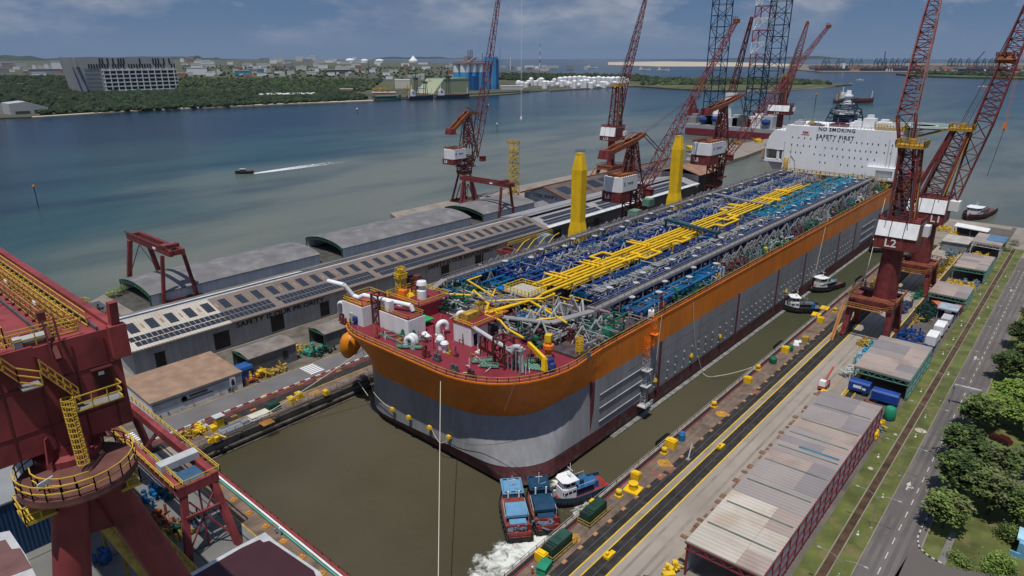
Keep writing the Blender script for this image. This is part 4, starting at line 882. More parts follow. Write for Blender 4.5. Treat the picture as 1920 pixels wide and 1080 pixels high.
# dock head paving
lstrip('apron_paving', mat('dock_head_slabs', (0.15, 0.148, 0.14), 0.85, 0.18, 0.2), -137, QX, -70, 41.4, .004)
b = B()
for x in range(-134, -56, 9): b.quad((x, -40, ZQ+.011), (x+.25, -40, ZQ+.011), (x+.25, 41, ZQ+.011), (x, 41, ZQ+.011))
for y in range(-30, 41, 7): b.quad((-137, y, ZQ+.0105), (QX, y, ZQ+.0105), (QX, y+.25, ZQ+.0105), (-137, y+.25, ZQ+.0105))
struct(b.o('paving_joint', mat('joint_dark', (0.05, 0.05, 0.05), 0.9)))
lstrip('quay_apron', TIMB, -126, QX, 41.5, 45.8, .005); lstrip('painted_line', YELD, -126, QX, 41.35, 41.6, .013)

# ---- the dock-head pipe rail in red, white and green with its orange covers
t = thing('pipe_rail', 'red, white and green pipes along the water edge of the dock head', 'pipes', (-90, 45.4, ZQ))
b = B(); b.tube((-124, 45.2, ZQ+.5), (-56, 45.2, ZQ+.5), .20, 6); b.o('white_pipe', WHITE, t)
b = B(); b.tube((-124, 44.8, ZQ+.35), (-56, 44.8, ZQ+.35), .16, 6); b.o('green_pipe', mat('pale_green_pipe', (0.08, 0.3, 0.22), 0.5), t)
b = B(); b.tube((-124, 45.65, ZQ+.6), (-56, 45.65, ZQ+.6), .18, 6); b.o('red_pipe', mat('pipe_red', (0.32, 0.04, 0.045), 0.5), t)
b = B(); b.rail([(-126, 45.9, ZQ), (-56, 45.9, ZQ)], 1.1, .05, 2.2, rows=1); b.o('guard_rail', DKRED, t)
for i in range(11):
    b = B(); x = -117 + i*5.6; b.box((x, 43.8, ZQ+.12), (1.3, 1.0, .24), .3, taper=.85); b.box((x, 43.8, ZQ+.3), (.6, .5, .2), .3)
    tag(b.o('pit_cover', mat('faded_orange', (0.42, 0.20, 0.04), 0.7)), 'small faded orange cover in the row beside the dock head pipes', 'cover', 'orange covers beside the dock head pipes')

# ---- long warehouse with solar panels
def gable(q, x0, x1, xr, y0, y1, ze, zr, th=.35, mi=0):
    q.prof([(x1, ze), (xr, zr), (xr, zr+th), (x1, ze+th)], 'y', y0, y1, mi); q.prof([(xr, zr), (x0, ze), (x0, ze+th), (xr, zr+th)], 'y', y0, y1, mi)
WX0, WX1, WXR, WE, WR = -199.0, -170.0, -185.0, 10.8, 14.6
def slope(x): return WE + (WR-WE)*(WX1-x)/(WX1-WXR) + .35
wh = thing('long_warehouse', 'long grey warehouse with rows of solar panels and black safety lettering', 'warehouse', (-185, 130, ZQ))
b = B(); b.bb(WX0+1, WX1-1.2, 52, 219, ZQ, WE+.2); b.prof([(WX1-1.2, WE), (WXR, WR), (WX0+1, WE)], 'y', 52, 219); b.o('wall', WALLG, wh)
b = B(); b.prof([(WX1, WE), (WXR+1.2, WR-.3), (WXR+1.2, WR+.05), (WX1, WE+.35)], 'y', 50, 219.5); b.o('roof', mat('brown_pink_roof', (0.175, 0.138, 0.122), 0.7, 0.16, 0.08, stain=(0.115, 0.085, 0.075), stain_amt=0.7, corr=('Y', 0.9), bump=0.3), wh)
b = B(); b.prof([(WX1+.02, WE+.005), (WXR+1.3, WR-.28), (WXR+1.3, WR+.075), (WX1+.02, WE+.37)], 'y', 49.9, 77.5); b.o('roof', ROOFL, wh)
b = B(); b.prof([(WXR-.6, WR-.15), (WX0, WE), (WX0, WE+.35), (WXR-.6, WR+.2)], 'y', 50, 219.5); b.o('roof', ROOFG, wh)
b = B(); b.prof([(WXR-.6, WR+.1), (WXR-3.4, WR-.55), (WXR-3.4, WR-.35), (WXR-.6, WR+.32)], 'y', 49.8, 110); b.o('roof_flashing', mat('pale_flashing', (0.55, 0.57, 0.58), 0.5), wh)
b = B(); b.bb(WXR-.7, WXR+1.25, 50.5, 219, WR-1.3, WR-.35); b.o('ridge_vent', BLACK, wh)
def solar_row(par, x0, x1, y0, y1, n_, off=.12, sl=slope):
    q = B(); d = (y1-y0)/n_
    for i in range(n_): q.add([(x0, y0+i*d, sl(x0)+off), (x1, y0+i*d, sl(x1)+off), (x1, y0+(i+1)*d-.16, sl(x1)+off), (x0, y0+(i+1)*d-.16, sl(x0)+off),
                               (x0, y0+i*d, sl(x0)+.02), (x1, y0+i*d, sl(x1)+.02), (x1, y0+(i+1)*d-.16, sl(x1)+.02), (x0, y0+(i+1)*d-.16, sl(x0)+.02)],
                              ((0, 1, 2, 3), (1, 0, 4, 5), (2, 1, 5, 6), (3, 2, 6, 7), (0, 3, 7, 4)))
    q2 = B(); q2.quad((x0-.06, y0-.1, sl(x0-.06)+.03), (x1+.06, y0-.1, sl(x1+.06)+.03), (x1+.06, y1, sl(x1+.06)+.03), (x0-.06, y1, sl(x0-.06)+.03))
    f = q2.o('solar_array', mat('panel_frame', (0.24, 0.245, 0.25), 0.5, 0.1), par); q.o('solar_panel', SOLAR, f)
for (y0, y1) in ((53, 92), (94, 128), (130, 170), (172, 216)):
    n_ = int((y1-y0)/1.35)
    solar_row(wh, -173.2, -171.3, y0+.6, y1, n_); solar_row(wh, -175.6, -173.6, y0, y1, n_)
sl2 = lambda x: WR + .2 + (x-(WXR-.6))*(WR-WE)/(WXR-.6-WX0)
for (y0, y1) in ((51, 95), (97, 140), (142, 215)): solar_row(wh, -190.6, -188.2, y0, y1, int((y1-y0)/1.35), .14, sl2)
yy = 54.5
while yy < 216:
    q2 = B(); q = B(); x0, x1 = -181.8, -177.0
    for i in range(5):
        xa = x0 + (x1-x0)*i/5; xb = xa + .86; q.add([(xa, yy, slope(xa)+.13), (xb, yy, slope(xb)+.13), (xb, yy+2.3, slope(xb)+.13), (xa, yy+2.3, slope(xa)+.13)], ((0, 1, 2, 3),))
    q2.prof([(x0-.05, slope(x0)+.01), (x1-.05, slope(x1)+.01), (x1-.05, slope(x1)+.1), (x0-.05, slope(x0)+.1)], 'y', yy-.06, yy+2.36)
    f = q2.o('solar_array', mat('panel_frame', (0.24, 0.245, 0.25)), wh); q.o('solar_panel', SOLAR, f)
    q = B(); q.prof([(-180.6, slope(-180.6)-.1), (-178.4, slope(-178.4)-.1), (-178.4, slope(-178.4)+.06), (-180.6, slope(-180.6)+.06)], 'y', yy+3.4, yy+4.0); q.o('skylight', mat('ochre_skylight', (0.25, 0.19, 0.10), 0.6), wh)
    yy += 5.0
DOORM = mat('dark_brown_door', (0.035, 0.03, 0.024), 0.7, 0.3)
for px0, px1, py, hh in ((292, 312, 677, 4.2), (402, 432, 641, 4.6), (508, 533, 606, 4.6), (600, 617, 575, 4.2), (761, 778, 528, 4.4), (827, 842, 505, 4.2), (891, 906, 487, 4.2), (947, 960, 470, 4.2), (1045, 1058, 440, 4.0)):
    a, c = GX(px0, py, WX1-1.2), GX(px1, py, WX1-1.2)
    if c.y < 219: b = B(); b.bb(WX1-1.25, WX1-1.1, a.y, c.y, ZQ+.6, ZQ+.6+hh); b.bb(WX1-1.2, WX1-1.05, a.y-.15, c.y+.15, ZQ+.6+hh, ZQ+.8+hh); b.o('door', DOORM, wh)
for s, pa, pb, sz in (('SAFETY IS OUR PRIORITY', (443, 610), (608, 563), 2.0), ('SAFETY IS OUR RESPONSIBILITY', (802, 502), (932, 465), 2.1)):
    a, c = GX(*pa, WX1-1.1), GX(*pb, WX1-1.1); b = B(); text_mesh(b, s, (WX1-1.12, (a.y+c.y)/2, (a.z+c.z)/2), (0, 1, 0), (0, 0, 1), sz, bold=.035, spacing=1.0)
    ys = [v.y for v in b.v]; k = (c.y-a.y)/(max(ys)-min(ys)); m_ = (a.y+c.y)/2
    for v in b.v: v.y = m_ + (v.y-m_)*k
    b.o('lettering', INK, wh)
for y in (84, 100, 118, 150, 178, 205): b = B(); b.tube((WX1-1.05, y, ZQ), (WX1-1.05, y, WE), .1, 5); b.o('downpipe', LGREY, wh)

# second, lighter-roofed hall behind it
wh2 = thing('panel_roof_hall', 'hall with pale grey roof, patchwork of solar panels and dark wall', 'warehouse', (-186, 290, ZQ))
b = B(); b.bb(WX0+1, WX1-2.5, 219.6, 358, ZQ, WE); b.prof([(WX1-2.5, WE), (WXR, WR), (WX0+1, WE)], 'y', 219.6, 358); b.o('wall', mat('dark_wall_cladding', (0.10, 0.105, 0.11), 0.7, 0.15), wh2)
b = B(); b.prof([(WX1-.5, WE), (WXR+4, WR-1.0), (WXR+4, WR-.65), (WX1-.5, WE+.35)], 'y', 219.6, 360)
b.prof([(WXR+4, WR+.2), (WX0, WE+.6), (WX0, WE+.95), (WXR+4, WR+.55)], 'y', 219.6, 360); b.o('roof', mat('pale_panel_roof', (0.26, 0.26, 0.27), 0.6, 0.12), wh2)
b = B(); b.prof([(WX1-.45, WE+.36), (WX1-2.2, WE+.36+.46), (WX1-2.2, WE+.42+.46), (WX1-.45, WE+.42)], 'y', 219.5, 360.1); b.o('roof_flashing', mat('pale_flashing', (0.55, 0.57, 0.58)), wh2)
sl3 = lambda x: WE + (WR-.65-WE-.35)*(WX1-.5-x)/(WX1-.5-WXR-4) + .36
for (y0, y1) in ((222, 262), (264, 300), (302, 350)):
    n_ = int((y1-y0)/1.9); solar_row(wh2, -174.2, -172.9, y0, y1, n_, .12, sl3); solar_row(wh2, -176.2, -174.6, y0, y1, n_, .12, sl3); solar_row(wh2, -179.4, -177.0, y0+2, y1-3, max(3, n_//3), .12, sl3)
p = GX(1132, 412, WX1-2.4); b = B(); text_mesh(b, 'IN OUR MIND', (WX1-2.42, p.y-7, p.z-.2), (0, 1, 0), (0, 0, 1), 2.2, bold=.03); b.o('lettering', INK, wh2)
for y in (226, 240, 256, 300): b = B(); b.bb(WX1-2.55, WX1-2.4, y, y+4.5, ZQ+.3, ZQ+5); b.o('door', BLACK, wh2)
# rusty-roofed tall store at the end
ru = thing('rusty_roof_store', 'tall store with rusty brown roof beyond the far yellow pedestal', 'building', (-180, 372, ZQ))
b = B(); b.bb(-196, -172, 361, 392, ZQ, 16.0); b.o('wall', mat('black_wall', (0.028, 0.03, 0.034), 0.7), ru)
b = B(); b.bb(-196.1, -171.9, 360.8, 361.0, ZQ, 15.9); b.o('gable_wall', mat('mauve_wall', (0.30, 0.26, 0.27), 0.7), ru)
b = B(); b.prof([(-170.4, 15.8), (-184, 19.4), (-198, 15.8), (-198, 16.1), (-184, 19.8), (-170.4, 16.1)], 'y', 359.4, 393); b.o('roof', ROOFR, ru)
# steel shop
st = thing('steel_workshop', 'workshop with STEEL SHOP lettering on its white gable and dark red-edged roof', 'workshop', (-216, 330, ZQ))
b = B(); b.bb(-232, -203, 276, 420, ZQ, 10.5); b.prof([(-203, 10.5), (-218, 15), (-232, 10.5)], 'y', 276, 420); b.o('wall', mat('white_gable', (0.52, 0.53, 0.55), 0.6, 0.15), st)
b = B(); b.prof([(-201, 10.2), (-218, 15.2), (-233.5, 10.2), (-233.5, 10.6), (-218, 15.6), (-201, 10.6)], 'y', 274, 422); b.o('roof', mat('dark_steel_roof', (0.10, 0.085, 0.08), 0.7, 0.3, 0.2), st)
b = B()
for xa, za, xb, zb in ((-201, 10.7, -218, 15.7), (-218, 15.7, -233.5, 10.7)):
    b.beam((xa, 274, za), (xb, 274, zb), .5); b.beam((xa, 300, za+.05), (xb, 300, zb+.05), .5)
b.beam((-218, 274, 15.8), (-218, 422, 15.8), .6); b.o('roof_trim', RUST, st)
for k in range(8):
    q2 = B(); f = lambda x: 10.62 + (15.6-10.6)*(-201-x)/17
    y = 280 + k*13; q2.add([(-214, y, f(-214)+.1), (-206, y, f(-206)+.1), (-206, y+9, f(-206)+.1), (-214, y+9, f(-214)+.1)], ((0, 1, 2, 3),)); q2.o('solar_array', SOLAR, st)
b = B(); text_mesh(b, 'STEEL SHOP 2', (-217.5, 275.9, 10.1), (1, 0, 0), (0, 0, 1), 2.6, bold=.05); b.o('lettering', mat('lettering_brown', (0.12, 0.03, 0.03), 0.6), st)
b = B(); b.bb(-229, -224.6, 275.8, 275.95, ZQ+.2, ZQ+5.6); b.o('door', WHITE, st)
# blue and white roofs beyond
for i, (x, y, w_, d, h_, m, lb) in enumerate(((-196, 402, 16, 10, 7, mat('blue_roof', (0.05, 0.09, 0.19), 0.6), 'low shed with blue-grey roof behind the rusty-roofed store'), (-178, 384, 8, 22, 5, WALLL, 'low white shed beside the rusty-roofed store'))):
    s_ = thing('low_shed', lb, 'shed', (x, y, ZQ)); b = B(); b.box((x, y, ZQ+h_/2), (w_, d, h_)); b.o('wall', WALLG, s_); b = B(); b.prof([(x-w_/2-.6, ZQ+h_), (x, ZQ+h_+1), (x+w_/2+.6, ZQ+h_), (x+w_/2+.6, ZQ+h_+.3), (x, ZQ+h_+1.3), (x-w_/2-.6, ZQ+h_+.3)], 'y', y-d/2-.6, y+d/2+.6); b.o('roof', m, s_)

# ---- movable shelters on the outer pier (arched grey roofs, green truss mouths)
def shelter(y0, y1, x0, x1, zw, zr, label):
    s_ = thing('pier_shelter', label, 'shelter', ((x0+x1)/2, (y0+y1)/2, ZQ), 'grey arched shelters on the outer pier')
    n_ = 10; ar = [(x0-.5 + (x1-x0+1)*i/n_, zw + (zr-zw)*math.sin(math.pi*i/n_)**.8) for i in range(n_+1)]
    b = B(); b.prof(ar + [(x, z-.25) for x, z in reversed(ar)], 'y', y0, y1); b.o('roof', ROOFG, s_)
    b = B(); b.bb(x1-.3, x1, y0+.3, y1-.3, ZQ, zw); b.bb(x0, x0+.3, y0+.3, y1-.3, ZQ, zw); b.o('side_wall', WALLL, s_)
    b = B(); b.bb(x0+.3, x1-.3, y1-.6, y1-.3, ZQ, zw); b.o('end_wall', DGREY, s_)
    b = B()
    for (xa, za), (xb, zb) in zip(ar[:-1], ar[1:]):
        b.beam((xa, y0-.1, za-.1), (xb, y0-.1, zb-.1), .2); b.beam((xa, y0-.1, za-1.3), (xb, y0-.1, zb-1.3), .16); b.beam((xa, y0-.1, za-.1), (xb, y0-.1, zb-1.3), .12); b.beam((xa, y0-.1, za-1.3), (xa, y0-.1, za-.1), .12)
    b.beam((x0, y0-.1, ZQ), (x0, y0-.1, zw), .4); b.beam((x1, y0-.1, ZQ), (x1, y0-.1, zw), .4); b.o('portal_truss', mat('truss_green', (0.025, 0.085, 0.05), 0.6), s_)
    return s_
shelter(76, 140, -247, -222.5, 7.2, 9.0, 'long grey arched shelter under the near red gantry')
shelter(150, 224, -247.5, -222, 7.4, 9.6, 'grey arched shelter in the middle of the pier row')
shelter(232, 272, -248, -221.5, 7.4, 9.4, 'short grey arched shelter under the far red gantry')
# dark canopy roofs and debris along the pier in front
b = B(); b.bb(-239, -204, 30, 66, ZQ, ZQ+.5); struct(b.o('pier_deck', DGREY))
for i in range(12):
    b = B(); q = clutter(500+i, 12, 8, 5, 2.6); q.xform(Matrix.Translation((-236 + (i % 4)*9, 42 + (i//4)*8, ZQ+.4))); tag(q.o('scrap_heap', (YELD, DGREY, RUST, DGREEN)[i % 4]), ('worn yellow', 'dark grey', 'rusty', 'dark green')[i % 4] + ' heap of steel pieces on the dark pier deck', 'scrap', 'heaps of steel on the pier')

# ---- white-walled store with a rusty flat roof beside the quay road
wb = thing('rusty_flat_roof_store', 'white walled store with rusty flat roof beside the quay road', 'building', (-154, 56, ZQ))
b = B(); b.bb(-162, -146, 46, 67, ZQ, 7.6); b.o('wall', WALLL, wb)
b = B(); b.prof([(-145.8, 7.62), (-162.2, 8.1), (-162.2, 8.4), (-145.8, 7.92)], 'y', 45.7, 67.3); b.o('roof', mat('rusty_flat_roof', (0.27, 0.17, 0.115), 0.8, 0.25, 0.35, stain=(0.20, 0.185, 0.14), stain_amt=0.8), wb)
b = B(); b.bb(-145.98, -145.9, 46.2, 66.8, 5.4, 7.3); b.o('grey_fascia', mat('blue_grey_fascia', (0.19, 0.22, 0.26), 0.6), wb)
b = B(); q = B(); q.lathe([(.7, -.03), (.7, .03), (.5, .03), (.5, -.03)], (0, 0, 0), 16); q.xform(Matrix.Translation((-145.86, 53.0, 6.2)) @ Matrix.Rotation(R_(90), 4, 'Y')); b.add(q.v, q.f)
b.bb(-145.9, -145.84, 54.2, 58.4, 6.3, 6.7); b.bb(-145.9, -145.84, 53.4, 59.6, 5.5, 5.75); b.o('wall_sign', INK, wb)
b = B(); b.bb(-145.9, -145.84, 63.9, 65.3, 4.9, 7.3); sg = b.o('poster', WHITE, wb); b = B(); b.bb(-145.84, -145.8, 64.2, 65.0, 5.2, 6.2); b.lathe([(.28, 0), (.28, .5)], (-145.83, 64.6, 6.3), 8); b.o('poster_figure', INK, sg)
b = B(); b.box((-150.0, 69.6, ZQ+1.6), (3.2, 3.6, 3.2)); b.prof([(-151.8, ZQ+3.2), (-148.2, ZQ+3.2), (-148.4, ZQ+3.9), (-151.6, ZQ+3.9)], 'y', 67.9, 71.3); tag(b.o('blue_skip', mat('skip_blue', (0.02, 0.08, 0.25), 0.5)), 'blue covered skip at the end of the rusty flat roof store', 'skip')
# two grey open-ended sheds
def small_shed(x0, x1, y0, y1, h_, label, m=ROOFG):
    s_ = thing('open_shed', label, 'shed', ((x0+x1)/2, (y0+y1)/2, ZQ))
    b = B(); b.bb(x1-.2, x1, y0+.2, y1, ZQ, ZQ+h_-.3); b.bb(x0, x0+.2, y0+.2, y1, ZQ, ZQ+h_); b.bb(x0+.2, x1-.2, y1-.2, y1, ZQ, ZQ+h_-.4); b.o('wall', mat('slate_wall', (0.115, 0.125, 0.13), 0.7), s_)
    b = B(); xm = (x0+x1)/2; b.prof([(x1+.3, ZQ+h_-.4), (xm, ZQ+h_+.3), (x0-.3, ZQ+h_-.4), (x0-.3, ZQ+h_-.15), (xm, ZQ+h_+.55), (x1+.3, ZQ+h_-.15)], 'y', y0, y1+.2); b.o('roof', m, s_)
    b = B()
    for x in (x0+.1, x1-.1): b.beam((x, y0+.1, ZQ), (x, y0+.1, ZQ+h_-.4), .3)
    b.beam((x0, y0+.05, ZQ+h_-.5), (x1, y0+.05, ZQ+h_-.5), .3); b.o('portal_frame', mat('truss_green', (0.03, 0.13, 0.07)), s_)
ROOFB = mat('brown_grey_roof', (0.19, 0.165, 0.145), 0.8, 0.25, 0.3, stain=(0.10, 0.085, 0.075), stain_amt=0.6)
small_shed(-158, -150.0, 71, 84.5, 5.2, 'grey shed with brown roof and poster, behind the blue skip', ROOFB)
small_shed(-158, -150.5, 93.5, 104, 4.6, 'grey shed with brown roof half hidden behind the bow', ROOFB)
b = B(); b.bb(-149.98, -149.92, 80.5, 81.9, 5.4, 7.4); tag(b.o('wall_poster', INK), 'dark poster on the slate wall of the brown-roofed shed', 'poster')
# machinery and pallets along the yard road
def heap(x, y, w_, d, n_, zmax, m, name, label, cat, group=None, seed=0, z=ZQ):
    q = clutter(seed, n_, w_, d, zmax); q.xform(Matrix.Translation((x, y-d/2, z))); return tag(q.o(name, m), label, cat, group)
for i, (x, y, w_, d, m, lb) in enumerate(((-152.5, 74, 5, 4, GREENB, 'bright green tarpaulin heap in the mouth of the brown-roofed shed'), (-148.6, 72, 2, 4, YEL, 'yellow steel pieces beside the blue skip'), (-152, 90, 5, 6, mat('teal_tarp', (0.03, 0.27, 0.2), 0.6), 'teal tarpaulin heap between the two brown-roofed sheds'), (-154, 87, 4, 4, YELD, 'worn yellow frames by the grey warehouse wall'),
        (-147, 50, 1.8, 5, DGREEN, 'dark green scaffold bins along the road before the rusty flat roof store'), (-147, 57, 1.8, 5, RUST, 'rusty pallets along the road before the rusty flat roof store'), (-147, 63, 1.8, 5, DGREEN, 'green pallets near the poster on the store wall'), (-147.4, 70, 2.2, 5, RUST, 'rusty pipe pieces beside the quay road'), (-147.2, 76.5, 2.4, 6, YELD, 'yellow brown machine parts beside the quay road'), (-148, 92, 2, 8, DGREEN, 'green bundle stack beside the quay road near the bow'))):
    heap(x, y, w_, d, 26, 1.6, m, 'material_heap', lb, 'materials', None, 700+i)
for i, (x, y, w_, d, m, lb) in enumerate(((-178, 47, 8, 6, BLUE2, 'blue tarpaulin heap at the near end of the long warehouse'), (-174, 45, 5, 5, DGREEN, 'dark green bins at the near end of the long warehouse'), (-166, 45, 5, 6, YELD, 'yellow brown pallets between warehouse and rusty flat roof store'), (-166, 40, 6, 6, RUST, 'rusty plates beside the rusty flat roof store'))):
    heap(x, y, w_, d, 30, 1.8, m, 'material_heap', lb, 'materials', None, 740+i)
b = B(); b.rail([(-163.5, 44, ZQ), (-163.5, 68, ZQ)], 1.2, .07, 2); b.rail([(-162, 44, ZQ), (-147, 44, ZQ)], 1.2, .07, 2); tag(b.o('yard_fence', YELD), 'worn yellow rail fence round the rusty flat roof store', 'fence')

# yellow lattice stair tower on the pier
b = B(); b.lattice((-240, 276, ZQ), (-240, 276, 36.5), 4.4, 4.4, 12, .22, .16)
for k in range(12): b.bb(-242, -238, 274.2, 277.8, ZQ+2.6*k+1, ZQ+2.6*k+1.12)
b.rail([(-242.4, 273.6, 36.5), (-237.6, 273.6, 36.5), (-237.6, 278.4, 36.5), (-242.4, 278.4, 36.5)], 1.2, .1, 1.2, True); tag(b.o('stair_tower', YEL), 'tall yellow lattice stair tower on the pier beside the red gantry', 'stair tower')

# ---- red rail-mounted gantries straddling the shelters
def gantry(label, x0, x1, y0, y1, zt, group='red gantry cranes on the pier'):
    g = thing('gantry_crane', label, 'gantry crane', ((x0+x1)/2, (y0+y1)/2, ZQ), group)
    for x, y in ((x1, y0), (x1, y1)): b = B(); b.beam((x, y, ZQ), (x-.4, (y*3+y0+y1)/5, zt), 1.0, 1.0); b.o('leg', RED, g)
    for x, y in ((x0, y0), (x0, y1)): b = B(); b.beam((x, y, ZQ), (x+.4, (y*2+y0+y1)/4, zt), 1.4, 1.4); b.o('leg', RED, g)
    ym = (y0+y1)/2
    for dy in (-1.9, 1.9): b = B(); b.bb(x0-3, x1+3.5, ym+dy-.6, ym+dy+.6, zt, zt+1.9); b.o('main_girder', RED, g)
    for xa, xb, za, zb, hw_ in ((x0-3, x0-2, .2, 1.8, 1.3), (x1+2.6, x1+3.4, .2, 1.8, 1.3), (x1-3, x1-.4, 1.9, 3.0, 2.6)): b = B(); b.bb(xa, xb, ym-hw_, ym+hw_, zt+za, zt+zb); b.o('end_beam', RED, g)
    b = B(); b.rail([(x0-3, ym-2.6, zt+1.9), (x1+3, ym-2.6, zt+1.9)], 1.0, .07, 2); b.beam((x0+.4, y0, ZQ+2), (x0+.4, ym, zt-2), .2); b.beam((x0+.4, y1, ZQ+2), (x0+.4, ym, zt-2), .2); b.beam((x0, y0, ZQ+.6), (x0, y1, ZQ+.6), .8); b.beam((x1, y0, ZQ+.6), (x1, y1, ZQ+.6), .6); b.o('bracing', DKRED, g)
    b = B(); b.bb(x1-9, x1-7, ym-2.7, ym-2.52, zt+.6, zt+1.3); b.o('name_plate', SIGNW, g)
    b = B(); b.box((x1-2, ym, zt+2.3), (3, 4.6, 1.2)); b.o('trolley', LGREY, g)
gantry('red gantry crane over the near end of the pier shelters', -250, -221.3, 79.5, 90.5, 19.4)
gantry('red gantry crane over the short shelter beside the yellow tower', -249, -221.3, 243.5, 254.5, 18.9)
b = B(); tr = thing('gantry_crane', 'small red gantry crane behind the ship beside the long warehouse', 'gantry crane', (-140, 168, ZQ), 'red gantry cranes on the pier')
p = GX(975, 470, -139)
for y in (p.y, p.y+6):
    for x in (-146, -134): b = B(); b.beam((x, y, ZQ), (x, y, 16), .8); b.o('leg', RED, tr)
b = B(); b.bb(-150, -130, p.y+.5, p.y+1.3, 16, 17.4); b.bb(-150, -130, p.y+4.7, p.y+5.5, 16, 17.4); b.bb(-150, -149.4, p.y+1.3, p.y+4.7, 16.1, 17.3); b.bb(-130.6, -130, p.y+1.3, p.y+4.7, 16.1, 17.3); b.o('main_girder', RED, tr)
# quay furniture on the left quay edge
def bollard(x, y, label, group='yellow bollards along the quay edges'):
    b = B(); b.box((x, y, ZQ+.12), (1.3, 1.3, .24)); b.lathe([(.42, .2), (.36, .9), (.62, 1.0), (.55, 1.35), (.2, 1.45)], (x, y, ZQ), 12); return tag(b.o('bollard', YEL), label, 'bollard', group)
def capstan_box(x, y, label, m=YEL, s_=1.0):
    b = B(); b.box((x, y, ZQ+.75*s_), (1.9*s_, 1.3*s_, 1.5*s_)); b.box((x+.2, y, ZQ+1.6*s_), (1.2*s_, .9*s_, .3*s_)); b.box((x, y+.9*s_, ZQ+.3*s_), (1.2*s_, .6*s_, .6*s_)); return tag(b.o('winch_box', m), label, 'winch box')
for px, py, lb in ((561, 747, 'large yellow winch box on the left quay edge'), (547, 756, 'small yellow winch box beside the large one on the left quay'), (611, 740, 'yellow winch box nearest the bow on the left quay')): p = G(px, py); capstan_box(p.x, p.y, lb, s_=1.0 if 'large' in lb else .75)
p = G(412, 800); t = thing('control_hut', 'yellow control hut with a white canopy on the left quay', 'hut', (p.x, p.y, ZQ)); b = B(); b.box((p.x, p.y, ZQ+1.1), (1.5, 1.6, 2.2)); b.box((p.x+.3, p.y-1.6, ZQ+.5), (1.8, 1.2, 1.0)); b.o('body', YEL, t); b = B(); b.box((p.x, p.y, ZQ+2.7), (2.0, 2.2, .12)); [b.beam((p.x+a, p.y+c, ZQ+2.2), (p.x+a, p.y+c, ZQ+2.7), .1) for a in (-.7, .7) for c in (-.7, .7)]; b.o('canopy', LGREY, t)
p = G(487, 780); b = B(); [b.tube((p.x-1+.35*i, p.y-2.4, ZQ+.5+.05*(i % 2)), (p.x-1+.35*i, p.y+2.4, ZQ+.5), .25, 7) for i in range(6)]; b.box((p.x, p.y, ZQ+.12), (2.6, 5.0, .24)); tag(b.o('pipe_stack', CREAM), 'cream pipe stack on the left quay edge', 'pipe stack')
p = G(512, 768); b = B(); b.box((p.x, p.y, ZQ+.8), (2.2, 3.2, 1.5), taper=.85); b.box((p.x, p.y, ZQ+1.62), (1.6, 2.4, .16)); tag(b.o('green_bin', DGREEN), 'dark green covered bin beside the cream pipe stack', 'bin')
p = G(450, 796); b = B(); b.box((p.x, p.y, ZQ+.1), (3.0, 9.0, .2)); b.box((p.x+.4, p.y+1, ZQ+.5), (1.0, 1.6, .6)); b.beam((p.x-1, p.y-4, ZQ+.3), (p.x-1, p.y+4, ZQ+.3), .3); tag(b.o('gangway_ramp', mat('ramp_grey', (0.22, 0.23, 0.26), 0.6)), 'grey steel gangway ramp lying on the left quay edge', 'ramp')
for px, py, m, lb in ((370, 815, YEL, 'yellow machine at the corner of the left quay'), (385, 805, LGREY, 'pale crate between yellow machines at the left quay corner'), (352, 820, YELD, 'worn yellow frame at the left quay corner'), (400, 828, YEL, 'yellow fairlead on the edge of the left quay corner'), (376, 806, YEL, 'yellow crate beside the pale crate on the left quay')):
    p = G(px, py); heap(p.x, p.y, 2.4, 2.4, 12, 1.2, m, 'quay_machine', lb, 'machine', None, 800+px)
for px, py in ((591, 737), (500, 792)):
    p = G(px, py); b = B(); [b.beam((p.x-1.2, p.y-1.2+.35*i, ZQ+.03), (p.x+1.2, p.y-1.2+.35*i, ZQ+.03), .2, .05) for i in range(8)]; tag(b.o('pit_grating', mat('faded_orange', (0.42, 0.20, 0.04))), 'round orange pit grating on the left quay apron', 'grating', 'orange pit gratings on the quays')
b = B(); b.rail([(LQ-.2, y, ZQ) for y in range(46, 392, 6)], 1.0, .05, 2.0); tag(b.o('quay_railing', mat('rail_grey', (0.3, 0.3, 0.29), 0.6)), 'pale grey railing along the edge of the left quay', 'railing')
for px, py in ((497, 742), (515, 738), (540, 729), (565, 722), (600, 712), (637, 697), (440, 782), (476, 770)):
    p = G(px, py); b = B(); b.box((p.x-.3, p.y, ZQ+.1), (.7, 1.3, .2)); b.box((p.x-.3, p.y, ZQ+.25), (.35, .8, .12)); tag(b.o('rail_clamp', mat('faded_orange', (0.42, 0.20, 0.04))), 'small orange rail clamp beside the left quay crane track', 'clamp', 'orange clamps on the crane tracks')

